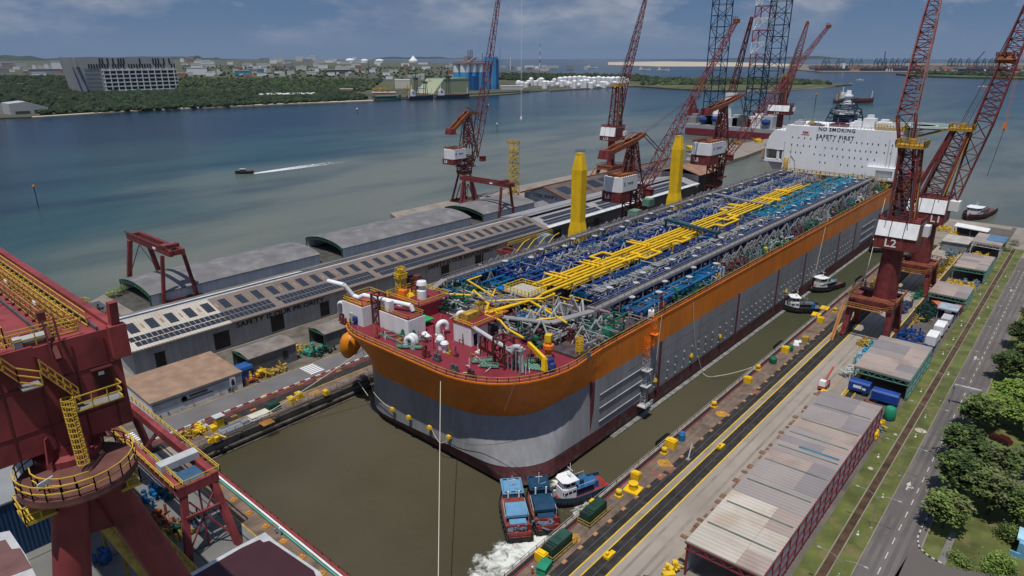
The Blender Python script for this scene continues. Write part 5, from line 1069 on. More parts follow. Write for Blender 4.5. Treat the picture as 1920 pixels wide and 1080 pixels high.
# far basin quay beyond the stern, with yellow steelwork
b = B(); b.prism([tuple(G(*p_, 3)[:2]) for p_ in ((1285, 300), (1335, 312), (1400, 291), (1450, 272), (1440, 260), (1385, 270), (1300, 282))], -5, 3); struct(b.o('quay', CONC))
for i, (px, py, L, m, lb) in enumerate(((1305, 283, 22, YEL, 'long yellow girder on the far basin quay'), (1425, 268, 14, YEL, 'yellow steel block at the edge of the far basin quay'), (1440, 250, 9, YEL, 'yellow cage tower on the far basin quay'), (1318, 300, 9, BLUE2, 'blue container on the far basin quay'), (1330, 293, 14, CREAM, 'cream machinery on the far basin quay'), (1385, 272, 12, YELD, 'bundle of worn yellow pipes on the far basin quay'), (1300, 297, 10, LGREY, 'pale grey crates on the far basin quay'))):
    p = G(px, py, 3); q = clutter(900+i, 30, L*.5, L, 4 if i != 2 else 12, 3); q.box((0, L/2, 1.2), (L*.4, L*.8, 2.4)); q.xform(Matrix.Translation((p.x, p.y, 3)) @ Matrix.Rotation(.7, 4, 'Z')); tag(q.o('steelwork', m), lb, 'steelwork')
# ================================================================ CRANES
def letters(par, s, origin, xd, size, m, name='lettering'):
    b = B(); text_mesh(b, s, origin, xd, (0, 0, 1), size, bold=.04); return b.o(name, m, par)
LETW = mat('lettering_white', (0.75, 0.75, 0.72), 0.5, 0.0)
LOGO = mat('logo_blue_grey', (0.20, 0.24, 0.30), 0.6, 0.0)
GR_CR = 'red level-luffing shipyard cranes'
def old_crane(label, c, code, hz, house, tower_top, back, tip, foot, boom_tip, portal_z=16, wide=1.0):
    """old level-luffing jib crane, jib pointing along +Y. house=(y0,y1), hz=(red0, white0, white1); back/tip: ends of the rocking beam (y,z)"""
    cx, cy = c; t = thing('shipyard_crane', label, 'crane', (cx, cy, ZQ), GR_CR)
    for sx in (-1, 1):
        for sy in (-1, 1):
            b = B(); b.beam((cx+sx*5, cy+sy*5.5, ZQ), (cx+sx*2.2, cy+sy*2.2, portal_z), 1.1, 1.1); b.beam((cx+sx*5, cy+sy*2.5, ZQ+.2), (cx+sx*2.6, cy+sy*.5, portal_z*.7), .5); b.o('leg', RED, t)
    b = B()
    for sx in (-1, 1): b.beam((cx+sx*5, cy-6.5, ZQ+.7), (cx+sx*5, cy+6.5, ZQ+.7), 1.0, 1.2)
    b.box((cx, cy, portal_z+.4), (6, 6, 1.0)); b.rail([(cx-3, cy-3, portal_z+.9), (cx+3, cy-3, portal_z+.9), (cx+3, cy+3, portal_z+.9), (cx-3, cy+3, portal_z+.9)], 1.1, .1, 1.5, True)
    b.o('portal_beam', RUST, t)
    b = B(); b.lattice((cx, cy, portal_z+.8), (cx, cy+.5, hz[1]), 5.4, 6.4, 4, .32, .24); b.lattice((cx+.4, cy+3, portal_z+4), (cx, cy+5, hz[1]), 3.4, 4.4, 3, .28, .22); b.box((cx, cy+1, portal_z+4.2), (7.5, 9, .5)); b.o('slewing_base', DKRED, t)
    w_ = 8.6*wide; ym = (house[0]+house[1])/2; L = house[1]-house[0]
    b = B(); b.prism([(cx-w_/2, house[0]+1.5), (cx-w_/2+2, house[0]), (cx+w_/2-2, house[0]), (cx+w_/2, house[0]+1.5), (cx+w_/2, house[1]), (cx-w_/2, house[1])], hz[1], hz[2]); mh = b.o('machinery_house', WHITE, t)
    b = B(); b.box((cx, house[0]+L*.32, (hz[0]+hz[1])/2-.02), (w_*.96, L*.6, hz[1]-hz[0])); b.o('counterweight', RED, mh)
    b = B(); b.rail([(cx-w_/2, house[0]+1.5, hz[2]), (cx+w_/2, house[0]+1.5, hz[2]), (cx+w_/2, house[1], hz[2]), (cx-w_/2, house[1], hz[2])], 1.0, .08, 1.5, True); b.box((cx, ym, hz[2]+.4), (w_*.7, L*.7, .8)); b.o('roof_rail', RUST, mh)
    letters(mh, code, (cx-w_*.18, house[0]+L*.02-.1, (hz[0]+hz[1])/2), (1, 0, 0), 2.4, LETW)
    b = B(); b.box((cx+w_/2+.03, ym+1, (hz[1]+hz[2])/2+.3), (.06, L*.34, .7)); b.box((cx+w_/2+.03, ym-L*.26, (hz[1]+hz[2])/2+.3), (.06, 1.0, 1.3)); b.o('house_logo', LOGO, mh)
    b = B(); b.box((cx+3.6, foot[0]+2.6, hz[0]+1.0), (2.6, 2.6, 2.6)); b.box((cx+3.6, foot[0]+2.6, hz[0]+2.4), (3.0, 3.0, .2)); b.o('operator_cab', RED, t)
    ty, tz = tower_top
    b = B(); b.lattice((cx, ty+1.0, hz[2]-.4), (cx, ty, tz), 5.0, 2.6, 6, .30, .2); b.beam((cx-2.2, ty+6, hz[1]), (cx-1, ty, tz), .4); b.beam((cx+2.2, ty+6, hz[1]), (cx+1, ty, tz), .4)
    b.lattice((cx, ty-4, hz[2]), (cx, ty-1, tz-1), 3.0, 2.0, 5, .25, .18); b.o('tower', DKRED, t)
    b = B()
    for sx in (-1.7, 1.7): b.beam((cx+sx, back[0], back[1]), (cx+sx*.8, ty, tz+.6), .7, 1.8); b.beam((cx+sx*.8, ty, tz+.6), (cx+sx*.6, tip[0], tip[1]), .6, 1.3); b.beam((cx+sx, back[0]+2, back[1]+1), (cx+sx*.4, ty-1, tz+3.6), .25); b.beam((cx+sx*.4, ty-1, tz+3.6), (cx+sx*.6, tip[0], tip[1]), .22)
    for k in range(5): yy = back[0] + (tip[0]-back[0])*(k+.5)/5; zz = back[1] + (tip[1]-back[1])*(k+.5)/5; b.beam((cx-1.6, yy, zz), (cx+1.6, yy, zz), .35)
    rb = b.o('rocking_beam', RUST, t)
    b = B(); b.box((cx, back[0]-.5, back[1]-.6), (4.6, 4.4, 3.2), 0, taper=.8); b.o('balance_weight', RED, rb)
    f = Vector((cx, foot[0], foot[1])); e = Vector((cx, boom_tip[0], boom_tip[1])); k = f.lerp(e, .22)
    b = B(); b.lattice(f, k, 3.4, 3.8, 4, .22, .13, w0b=1.4, w1b=4.6); b.lattice(k, f.lerp(e, .6), 3.8, 2.8, 9, .2, .12, w0b=4.6, w1b=2.6); b.lattice(f.lerp(e, .6), e, 2.8, 1.4, 9, .17, .11, w0b=2.6, w1b=1.0)
    bm = b.o('boom', RED, t)
    b = B(); b.box(e, (2.4, 2.6, 1.8)); b.lathe([(1.1, -.4), (1.1, .4)], (e.x, e.y+1.2, e.z), 10); b.rail([e+Vector((-1.2, -1.4, .9)), e+Vector((1.2, -1.4, .9))], 1.0, .08, 1); b.o('boom_head', RUST, bm)
    b = B(); kt = k + (e-f).normalized().cross(Vector((1, 0, 0))).normalized()*(-2.2)
    for sx in (-1.0, 1.0): b.beam((cx+sx, tip[0], tip[1]), (cx+sx, kt.y, max(kt.z, k.z)), .28); b.tube((cx+sx*.6, tip[0], tip[1]), (cx+sx*.5, (e.y*.55+f.y*.45), (e.z*.55+f.z*.45)), .07, 4)
    b.o('stay', DKRED, t)
    return t
def hook(par, x, y, z0, z1, m=None):
    b = B(); b.tube((x-.25, y, z0), (x-.25, y, z1), .06, 4); b.tube((x+.25, y, z0), (x+.25, y, z1), .06, 4); b.box((x, y, z0-.7), (1.1, .8, 1.6), taper=.7); b.tube((x, y, z0-1.4), (x, y, z0-2.6), .22, 6); b.o('hook_block', m or ORGB, par)
old_crane('old red crane L6 close behind the ship between the two yellow pedestals', (-140, 235), 'L6', (26.6, 30.8, 36.4), (218.5, 231.0), (233, 48.6), (214.5, 46.2), (240.5, 51.2), (239.5, 25.5), (318, 96), 16)
old_crane('old red crane L5 with an open jib beside the far yellow pedestal', (-140, 311), 'L5', (32.6, 37.2, 42.6), (293, 309), (313.5, 58.5), (296, 57.2), (333.5, 62.8), (316, 31), (450.5, 97.8), 20.5, 1.15)
l8 = old_crane('old rusty crane L8 at the end of the pier beside the far red gantry', (-264, 262), 'L8', (25.4, 28.4, 33.4), (249.5, 259.5), (265.5, 51.2), (253.0, 43.4), (272.5, 51.0), (270.5, 27), (293, 118), 19)
hook(l8, -255, 300, 48, 112, SIGNW)

def new_crane(label, c, code, portal, column, house, tower, boom, scale=1.0, letters_at=None):
    """single-column luffing crane. portal=(x0,x1,y0,y1,ztop) column=(x,y,z0,z1,r0,r1) house=(x0,x1,y0,y1,zr0,zr1,zw1) tower=(bottom, top, w0, w1) boom=(foot, knee, tip)"""
    t = thing('shipyard_crane', label, 'crane', (column[0], column[1], ZQ), 'red single-column shipyard cranes')
    x0, x1, y0, y1, zt = portal
    for x, sx in ((x0, 1), (x1, -1)):
        for y, sy in ((y0, 1), (y1, -1)):
            b = B(); vs = []
            for z, ax, ay, hx, hy in ((ZQ+.9, 0, 0, .65, .8), (zt-3.2, .5*sx, 1.6*sy, .8, 1.5), (zt, .9*sx, 2.2*sy, 1.0, 2.0)):
                vs += [(x+ax+p*hx, y+ay+q*hy, z) for p, q in ((-1, -1), (1, -1), (1, 1), (-1, 1))]
            b.add(vs, [(0, 1, 5, 4), (1, 2, 6, 5), (2, 3, 7, 6), (3, 0, 4, 7), (4, 5, 9, 8), (5, 6, 10, 9), (6, 7, 11, 10), (7, 4, 8, 11), (3, 2, 1, 0), (8, 9, 10, 11)])
            b.box((x, y, ZQ+.45), (1.0, 3.2, .9)); b.o('leg', RED, t)
    b = B()
    for y in (y0+1.6, y1-1.6): b.bb(x0+.2, x1-.2, y-1.2, y+1.2, zt-2.3, zt+.02)
    for x in (x0+.9, x1-.9): b.bb(x-.9, x+.9, y0+2.8, y1-2.8, zt-2.2, zt)
    b.bb(column[0]-2.6, column[0]+2.6, y0+2.8, y1-2.8, zt-2.0, zt-.01); b.o('portal_beam', RED, t)
    b = B(); b.rail([(x0-.6, y0-.4, zt), (x1+.6, y0-.4, zt), (x1+.6, y1+.4, zt), (x0-.6, y1+.4, zt)], 1.1, .08, 1.3, True); b.rail([(x0-.3, y0-.6, zt-2.4), (x1-2.2, y0-.6, zt-2.4), (x1+.2, y0-.6, zt-1.2)], 1.1, .1, 1.0); b.bb(x0, x1-2, y0-1.0, y0-.25, zt-2.6, zt-2.4)
    b.rail([(x0-1.3, y0-6.5, ZQ), (x0-1.0, y0-.6, zt-2.4)], 1.0, .1, 1.0); b.beam((x0-1.3, y0-6.5, ZQ), (x0-1.0, y0-.6, zt-2.5), 1.0, .2); b.o('portal_walkway', mat('rusty_orange_rail', (0.36, 0.16, 0.05), 0.7), t)
    cx, cy, z0, z1, r0, r1 = column
    b = B(); b.lathe([(r0, z0-ZQ), (r1, z1-ZQ)], (cx, cy, ZQ), 24); b.lathe([(r1+.7, z1-ZQ-.9), (r1+.7, z1-ZQ)], (cx, cy, ZQ), 24); b.o('column', RED, t, True)
    hx0, hx1, hy0, hy1, a, m_, z2 = house
    b = B(); b.prism([(hx0, hy0), (hx1, hy0), (hx1, hy1), (hx0, hy1)], a, m_); sb = b.o('slewing_frame', RED, t)
    b = B(); dx = (hx1-hx0)/3.0
    for i in range(3): b.prof([(hy0-.3, m_+.25), (hy0+1.2, z2), (hy1, z2), (hy1, m_+.25)], 'x', hx0+dx*i+.12, hx0+dx*(i+1)-.12)
    mh = b.o('machinery_house', WHITE, t)
    b = B(); b.bb(hx0+.1, hx1-.1, hy0+1.4, hy1-.2, m_+.2, z2-.3); b.bb(hx0, hx1, hy0+1.5, hy1, z2, z2+.3); b.rail([(hx0, hy0+1.4, z2+.3), (hx1, hy0+1.4, z2+.3), (hx1, hy1, z2+.3), (hx0, hy1, z2+.3)], 1.1, .08, 1.5, True); b.o('house_trim', RED, mh)
    o_ = letters_at or ((hx0+hx1)/2 - 1.0, hy0-.05, (a+m_)/2)
    letters(sb, code, o_, (1, 0, 0), (m_-a)*.95, LETW)
    b = B(); b.box((hx1-.2, hy1-1, m_+1.5), (3.0, 3.2, 3.0)); b.o('operator_cab', WHITE, t)
    p, q, w0, w1 = tower; p, q = Vector(p), Vector(q)
    b = B()
    for k in range(4):
        sx, sy = ((-1, -1), (1, -1), (1, 1), (-1, 1))[k]; b.beam(p+Vector((sx*w0/2, sy*w0/2, 0)), q+Vector((sx*w1/2, sy*w1/2, 0)), .62*scale)
    b.lattice(p, q, w0, w1, 8, .14*scale, .16*scale, up=(0, 1, 0)); b.o('tower', RED, t)
    b = B(); b.bb(q.x-w1/2-1.2, q.x+w1/2+1.2, q.y-w1/2-1.0, q.y+w1/2+1.0, q.z, q.z+.8); b.rail([(q.x-w1/2-1.2, q.y-w1/2-1, q.z+.8), (q.x+w1/2+1.2, q.y-w1/2-1, q.z+.8), (q.x+w1/2+1.2, q.y+w1/2+1, q.z+.8), (q.x-w1/2-1.2, q.y+w1/2+1, q.z+.8)], 1.2, .1, 1.0, True)
    b.rail([p+Vector((w0/2+.6, -w0/2, 0)), p.lerp(q, .5)+Vector((w1/2+1.2, -w1/2, 0)), q+Vector((w1/2+1.0, -w1/2, 0))], 1.0, .1, 1.2); b.lathe([(1.0, .8), (1.0, 2.2)], (q.x, q.y, q.z), 8); b.o('tower_platform', mat('ochre_rail', (0.40, 0.23, 0.03), 0.7, 0.3), t)
    f, kn, e = (Vector(v) for v in boom)
    b = B(); b.lattice(f, kn, 2.0*scale, 4.4*scale, 5, .26*scale, .15*scale, w0b=1.2, w1b=2.6*scale); b.lattice(kn, kn.lerp(e, .55), 4.4*scale, 3.6*scale, 12, .26*scale, .15*scale, w0b=2.6*scale, w1b=2.4*scale); b.lattice(kn.lerp(e, .55), e, 3.6*scale, 1.6*scale, 8, .2*scale, .13*scale, w0b=2.4*scale, w1b=1.2); bm = b.o('boom', RED, t)
    b = B(); b.box(e, (2.2, 2.2, 2.0)); b.lathe([(1.0, -.5), (1.0, .5)], (e.x, e.y, e.z+1.2), 10); b.o('boom_head', RUST, bm)
    b = B()
    for sx in (-1.0, 1.0): b.tube(q+Vector((sx, 0, 1.4)), kn.lerp(e, .8)+Vector((sx*.5, 0, 0)), .1, 4); b.tube(q+Vector((sx*.4, 0, 1.4)), e, .08, 4); b.tube(q+Vector((sx, 0, 1.2)), p+Vector((sx*w0*.5, -w0*.9, 0)), .12, 4)
    b.o('luffing_cable', DGREY, t)
    return t
def up(a, b_, k): a, b_ = Vector(a), Vector(b_); return a + (b_-a)*k
pt = GY(1752, 5, 228); pm = GY(1700, 215, 213)
l2 = new_crane('red single-column crane L2, nearest on the right-hand quay', (-39, 206), 'L2', (-45.4, -34.2, 199, 212, 15.2), (-38.0, 206.5, 15, 30.4, 3.1, 2.55), (-42.6, -32.2, 202.5, 212, 29.9, 33.2, 37.4),
    ((-37.6, 207.5, 37.6), (-38.6, 207.5, 57.2), 5.6, 4.4), (GY(1700, 400, 211), pm, up(pm, pt, 1.5)))
kn = Vector(GY(1846, 228, 266)); tp1 = up(GY(1812, 330, 265), GY(1920, 50, 272), 1.45)
l1 = new_crane('red single-column crane L1 with a tilted open jib, beyond crane L2', (-39, 258), 'L1', (-45.6, -34.4, 252, 265, 13.6), (-39.0, 259, 13.4, 27.4, 3.0, 2.7), (-45.6, -34.2, 255, 266, 27.6, 31.0, 35.6),
    ((-39.8, 261, 35.8), (-35.6, 263, 57.6), 6.0, 4.2), (GY(1786, 378, 263), kn, tp1), 1.15, (-36.5, 254.94, 29.4))
b = B(); b.box((-33.2, 262, 33.4), (3.6, 4, 3.2)); b.o('operator_cab', WHITE, l1)
b = B(); b.lathe([(2.6, -1.0), (3.0, 0), (2.2, 1.4)], tuple(GY(1885, 112, 270)), 10); b.rail([GY(1885, 112, 270)+Vector((2.8*math.cos(a), 2.8*math.sin(a), 1)) for a in (0, 1.2, 2.4, 3.6, 4.8)], 1.2, .12, 1.2, True); b.o('boom_joint', RUST, l1)
b = B(); b.beam((-45.2, 258, 35.6), (-38.4, 262, 57.4), .7); b.beam((-45.2, 264, 35.6), (-38.4, 264, 57.4), .7); b.o('tower_strut', RED, l1)
hp = GY(1885, 232, 270); hook(l1, hp.x, hp.y, hp.z, 100, ORGB)
b = B(); b.tube(hp+Vector((0, 0, -2.2)), hp+Vector((-1.6, 0, -17)), .12, 4); b.o('tag_line', DGREY, l1)
l13 = new_crane('red single-column crane L13 standing on the pier beyond the steel workshop', (-250, 388), 'L13', (-256, -244, 381, 396, 10.8), (-250, 388.5, 10, 28.4, 2.6, 2.4), (-255.5, -244, 382, 395, 27.6, 30.4, 36.2),
    ((-249, 390, 36.4), (-249, 391, 62), 6.4, 4.6), ((-249, 394, 36), (-249, 398, 62), up((-249, 398, 62), (-249, 420, 118), 1.0)), 1.1)
p0 = G(1463, 247, 3.5)
px_ = GX(1465, 202, -200)
l14 = new_crane('distant red single-column crane with white house behind the accommodation block', (-200, 556), 'L14', (-206, -194, 549, 563, 12), (-200, 556.5, 11.5, 38, 2.6, 2.4), (-209, -192, 551, 562, 37, 39.5, 44.2),
    ((-200, 557, 44.4), (-200, 557, 66), 5.0, 3.2), ((-200, 560, 44), (-200, 566, 62), (-200, 590, 106)), 1.2)

# ---- the great red goliath crane in the foreground
gl = thing('goliath_crane', 'massive dark red goliath crane girder on twin tubular legs in the foreground', 'crane', (-57, 12, ZQ))
GXR, GYF, GT, GB = -55.5, 16.0, 60.0, 51.6
b = B(); b.bb(-150, GXR, 6.4, GYF, GB, GT); b.bb(-150, GXR+.25, GYF-.35, GYF+.25, GT-.5, GT+.35); b.bb(-150, GXR, 6.4, GYF-5.5, GT, GT+.12); gb = b.o('girder', REDF, gl)
b = B(); b.bb(-150, GXR-.1, GYF-1.25, GYF-1.1, GT+.02, GT+.32); b.bb(-150, -56.4, GYF-4.4, GYF-4.25, GT+.02, GT+.3); b.o('girder_rail', DGREY, gb)
b = B(); b.prof([(-55.7, 60.3), (-55.0, 60.3), (-54.6, 62.2), (-55.3, 62.2)], 'y', 15.7, 16.3); b.bb(-55.45, -54.7, 15.4, 16.6, 57.6, 60.3); b.o('corner_bracket', REDF, gb)
SEAM = mat('girder_seam_red', (0.115, 0.024, 0.026), 0.6, 0.3)
for yy in (8.0, 10.4, 12.8, 15.0): b = B(); b.bb(GXR, GXR+.05, yy, yy+.12, GB+.05, GT-.6); b.o('plate_seam', SEAM, gb)
for zz in (53.6, 57.2): b = B(); b.bb(GXR, GXR+.045, 6.5, GYF-.4, zz, zz+.1); b.o('plate_seam', SEAM, gb)
for xx in range(-140, -58, 9): b = B(); b.bb(xx, xx+.14, GYF-5.4, GYF-.5, GT+.004, GT+.05); b.o('plate_seam', SEAM, gb)
# service walkway with yellow rails along the girder
def ywalk(x0, x1, y):
    q = B(); q.rail([(x0, y-.5, GT+.1), (x1, y-.5, GT+.1)], 1.15, .035, 1.5, rows=3); q.rail([(x0, y+.5, GT+.1), (x1, y+.5, GT+.1)], 1.15, .035, 1.5, rows=3)
    k = x0
    while k < x1: q.bb(k, k+.12, y-.5, y+.5, GT+.3, GT+.42); k += 1.5
    return q
YRAIL = mat('crane_rail_yellow', (0.50, 0.335, 0.045), 0.6, 0.2, 1.5)
ywalk(-150, -57, GYF-1.9).o('walkway_railing', YRAIL, gb)
b = ywalk(-150, -57.6, GYF-3.2); b.o('walkway_railing', mat('ochre_rail_dull', (0.34, 0.20, 0.05), 0.7, 0.3, 1.5), gb)
b = B(); k = -149
while k < -58: b.bb(k, k+.25, GYF-3.95, GYF-3.7, GT+.02, GT+.2); k += 1.9
b.o('walkway_foot', mat('dull_red_foot', (0.07, 0.02, 0.02), 0.7), gb)
b = B()
for k in (-64, -72.5, -81, -90): b.box((k, GYF-3.0, GT+.75), (.7, .08, .3))
b.o('load_plate', SIGNW, gb)
b = B(); b.rail([(-56.6, GYF-2.3, GT+.1), (-56.6, 6.6, GT+.1)], 1.15, .035, 1.3, rows=3); b.rail([(-55.75, GYF-2.3, GT+.1), (-55.75, 6.6, GT+.1)], 1.15, .035, 1.4, rows=2)
for yy, h_ in ((9.2, 1.6), (6.0, 1.2)): b.rail([(-58.2, yy, GT+.1), (-56.6, yy, GT+.1), (-56.6, yy-1.8, GT+.1), (-58.2, yy-1.8, GT+.1)], h_, .04, .6, True, rows=4)
b.o('end_railing', YRAIL, gb)
b = B(); b.tube((-56.2, 10.0, GT+.55), (-56.2, 11.6, GT+.55), .3, 8); b.box((-56.2, 9.8, GT+.4), (.7, .5, .8)); b.o('winch_drum', LGREY, gb)
b = B(); b.beam((-57.2, 11.8, GT+1.4), (-55.0, 11.8, GT-1.2), .35, .5); b.beam((-55.6, 12.2, GT+1.9), (-55.1, 12.2, GT-1.3), .12); b.beam((-55.7, 11.5, GT+1.8), (-55.2, 11.5, GT-1.1), .12); b.box((-57.1, 11.8, GT+1.7), (.5, .5, .7)); b.o('davit', DKRED, gb)
b = B(); q = B(); b.beam((-63.5, 9.2, GT+.14), (-63.5, 10.6, GT+.14), .12, .02); b.beam((-64.8, 9.2, GT+.14), (-64.8, 10.6, GT+.14), .12, .02); b.beam((-63.2, 9.9, GT+.14), (-65.0, 9.9, GT+.14), .1, .02); b.o('deck_mark', DKRED, gb)
# end-face stairs, landing, door and caged ladder on the side facing the dock
XF = GXR+.02
def P_(px, py): return GX(px, py, GXR+.7)
pl0, pl1 = P_(140, 765), P_(227, 738)
b = B(); b.bb(XF, XF+1.3, pl0.y, pl1.y, pl0.z-.2, pl0.z-.1); b.bb(XF, XF+1.2, P_(37, 722).y, P_(75, 712).y, P_(55, 722).z-.2, P_(55, 722).z-.1); b.o('landing', mat('grey_plate', (0.20, 0.19, 0.18), 0.7), gb)
pa, pb = P_(78, 700), P_(150, 750); pc, pd = P_(-25, 676), P_(35, 716)
b = B(); b.beam(pa+Vector((-.35, 0, -.1)), pb+Vector((-.35, 0, -.1)), .9, .12); b.beam(pc+Vector((-.35, 0, -.1)), pd+Vector((-.35, 0, -.1)), .9, .12)
for i in range(12): p = pa.lerp(pb, i/11); b.box((p.x-.35, p.y, p.z+.02), (.9, .2, .05))
b.o('stair', DKRED, gb)
b = B(); X1 = XF+1.3
b.rail([(X1, pl0.y, pl0.z-.1), (X1, pl1.y, pl0.z-.1), (XF, pl1.y, pl0.z-.1)], 1.2, .04, .9, rows=3); b.rail([pa+Vector((.1, 0, 0)), pb+Vector((.1, 0, 0))], 1.1, .04, .7, rows=3); b.rail([pc+Vector((.1, 0, 0)), pd+Vector((.1, 0, 0)), (XF+1.2, P_(75, 712).y, P_(55, 722).z-.1)], 1.1, .04, .9, rows=3); b.o('stair_railing', YRAIL, gb)
b = B(); dp = P_(196, 722); b.bb(XF-.01, XF+.12, dp.y-.45, dp.y+.75, pl0.z-.1, pl0.z+2.3); b.bb(XF-.01, XF+.5, dp.y-.6, dp.y+.9, pl0.z+2.3, pl0.z+2.4); dr = b.o('door', mat('door_dark_red', (0.07, 0.014, 0.016), 0.6), gb)
b = B(); b.box((XF+.14, dp.y+.1, pl0.z+1.9), (.04, .4, .28)); b.o('door_sign', SIGNW, dr); b = B(); b.box((XF+1.32, pl1.y-.9, pl0.z+.1), (.03, 1.1, .35)); b.o('door_sign', SIGNW, gb)
# ring platform and hinge head
rc = GX(147, 886, -54.0); RZ = rc.z
b = B(); b.lathe([(4.0, -.15), (4.0, .25)], tuple(rc), 28); b.lathe([(4.02, -.32), (4.02, -.12)], tuple(rc), 28); b.o('ring_platform', mat('platform_edge', (0.12, 0.05, 0.042), 0.7, 0.3, 0.8), gl)
b = B(); b.rail([rc+Vector((3.95*math.cos(a*math.pi/12), 3.95*math.sin(a*math.pi/12), .25)) for a in range(24)], 1.15, .04, 1.0, True, rows=2); b.rail([rc+Vector((2.9*math.cos(a*math.pi/10), 2.9*math.sin(a*math.pi/10), .25)) for a in range(14, 21)], 1.15, .04, .9, rows=2); b.o('platform_railing', YRAIL, gl)
b = B(); hc_ = rc + Vector((-3.0, .3, 0)); b.lathe([(2.3, .25), (2.3, .8), (1.7, 1.0), (1.7, GB-rc.z)], tuple(hc_), 24)
for a in range(6): an = a*math.pi/3+.3; p = hc_ + Vector((2.05*math.cos(an), 2.05*math.sin(an), 1.0)); b.box((p.x, p.y, p.z+1.0), (1.5, .16, 2.0), an, taper=.5)
b.o('hinge_head', REDF, gl)
# caged ladder from landing to ring
b = B(); lt = P_(125, 755)+Vector((.2, 0, 0)); lb = GX(157, 868, rc.x+.6); lt.z = pl0.z+1.0
nh = 13; prev = None
for i in range(nh):
    p = lt.lerp(lb, i/(nh-1)); rg = [p+Vector((.42*math.cos(a), .42*math.sin(a), 0)) for a in [j*2*math.pi/8 for j in range(8)]]
    for j in range(8): b.beam(rg[j], rg[(j+1) % 8], .06, .08)
    if prev:
        for j in range(0, 8, 1): b.beam(prev[j], rg[j], .045)
    prev = rg
b.o('caged_ladder', YRAIL, gl)
# legs
apex = GX(182, 893, -54.4)
def foot_from(px, py): p = GX(px, py, -54.4); d = p-apex; k = (ZQ-apex.z)/d.z; return apex + d*k
def leg_axis(pa_, pb_):
    a, c = GX(*pa_, -54.4), GX(*pb_, -54.4); return a, a + (c-a)*((ZQ-a.z)/(c.z-a.z))
(h1, f1), (h2, f2) = leg_axis((131, 915), (136, 1080)), leg_axis((199, 905), (320, 1080))
for h, f in ((h1, f1), (h2, f2)): b = B(); b.tube(h, f, 1.28, 28, 1.5); b.o('leg', REDF, gl, True)
b = B(); b.beam(h1.lerp(f1, .06), h2.lerp(f2, .06), .5, 3.0); b.o('leg_web', REDF, gl)
b = B(); wl = Vector((2.0, -.4, 0)); b.rail([h2.lerp(f2, .24)+Vector((1.2, -1.9, 0)), h2.lerp(f2, .8)+Vector((1.2, -1.9, 0))], .9, .04, 1.6); b.o('leg_railing', YRAIL, gl)
b = B(); b.beam(h2.lerp(f2, .26)+Vector((-.2, -2.0, -.6)), h2.lerp(f2, .9)+Vector((-.2, -2.0, -.6)), .8, 1.6); b.o('leg_stringer', REDF, gl)
for lbx, par in ((GX(85, 905, -52), gl),): b = B(); b.box(lbx, (.06, 1.2, .4), .4); b.o('platform_sign', SIGNW, par)
# outrigger cage on the ring (left and right small platforms)
for px, py in ((70, 960), (230, 905)):
    p = GX(px, py, -54.4); b = B(); b.box((p.x, p.y, p.z), (2.4, 2.0, .25)); b.rail([p+Vector((-1.2, -1, .1)), p+Vector((1.2, -1, .1)), p+Vector((1.2, 1, .1)), p+Vector((-1.2, 1, .1))], 1.3, .045, .9, True); b.o('side_platform', YRAIL, gl)

# ---- the red portal crane on the dock head, seen under the goliath
pc_ = thing('portal_crane', 'smaller dark red portal gantry standing on the dock head slabs', 'crane', (-113, 35, ZQ))
PZ = 15.2
for (x, y, xt, yt) in ((-95.9, 31.2, -98.0, 33.0), (-94.2, 38.6, -98.0, 37.6), (-134, 30, -131, 32.4), (-134, 40.4, -131, 37.8)): b = B(); b.beam((x, y, ZQ), (xt, yt, PZ), 1.0, 1.0); b.o('leg', REDF, pc_)
for y in (32.4, 38.0): b = B(); b.bb(-133, -97.2, y-.5, y+.5, PZ-.6, PZ+1.0); b.o('main_girder', REDF, pc_)
b = B(); b.bb(-98.2, -97.2, 32.95, 37.45, PZ-.6, PZ+.9); b.o('end_beam', REDF, pc_); b = B(); b.bb(-133, -132.2, 32.95, 37.45, PZ-.6, PZ+.9); b.o('end_beam', REDF, pc_)
b = B()
for y0, y1 in ((31.2, 38.6),): b.beam((-96.6, 32.2, 11), (-96.2, 37.9, 11), .4); b.beam((-95.9, 31.4, 5), (-97.5, 37.4, 13), .22); b.beam((-94.6, 38.4, 5), (-97.5, 33.4, 13), .22); b.tube((-97.4, 35.2, ZQ), (-97.6, 35.2, PZ-.6), .16, 6); b.o('bracing', REDF, pc_)
for y in (32.4, 38.0): b = B(); b.beam((-120, y, PZ-.5), (-131.8, y, 5), .5); b.o('bracing', REDF, pc_)
b = B(); b.rail([(-133, 31.6, PZ+1.0), (-97.2, 31.6, PZ+1.0), (-97.2, 38.8, PZ+1.0), (-133, 38.8, PZ+1.0)], 1.0, .06, 1.8, True); b.rail([(-133, 33, PZ+1.0), (-97.2, 33, PZ+1.0)], 1.0, .06, 1.8); b.o('railing', YRAIL, pc_)
b = B(); b.bb(-105.5, -103.5, 32.2, 38.4, PZ+1.02, PZ+2.2); tr_ = b.o('trolley', LGREY, pc_); b = B(); b.bb(-103.0, -98.8, 33.4, 37.2, PZ-.2, PZ+.4); b.o('trolley_deck', mat('trolley_blue', (0.04, 0.10, 0.18), 0.6), pc_)
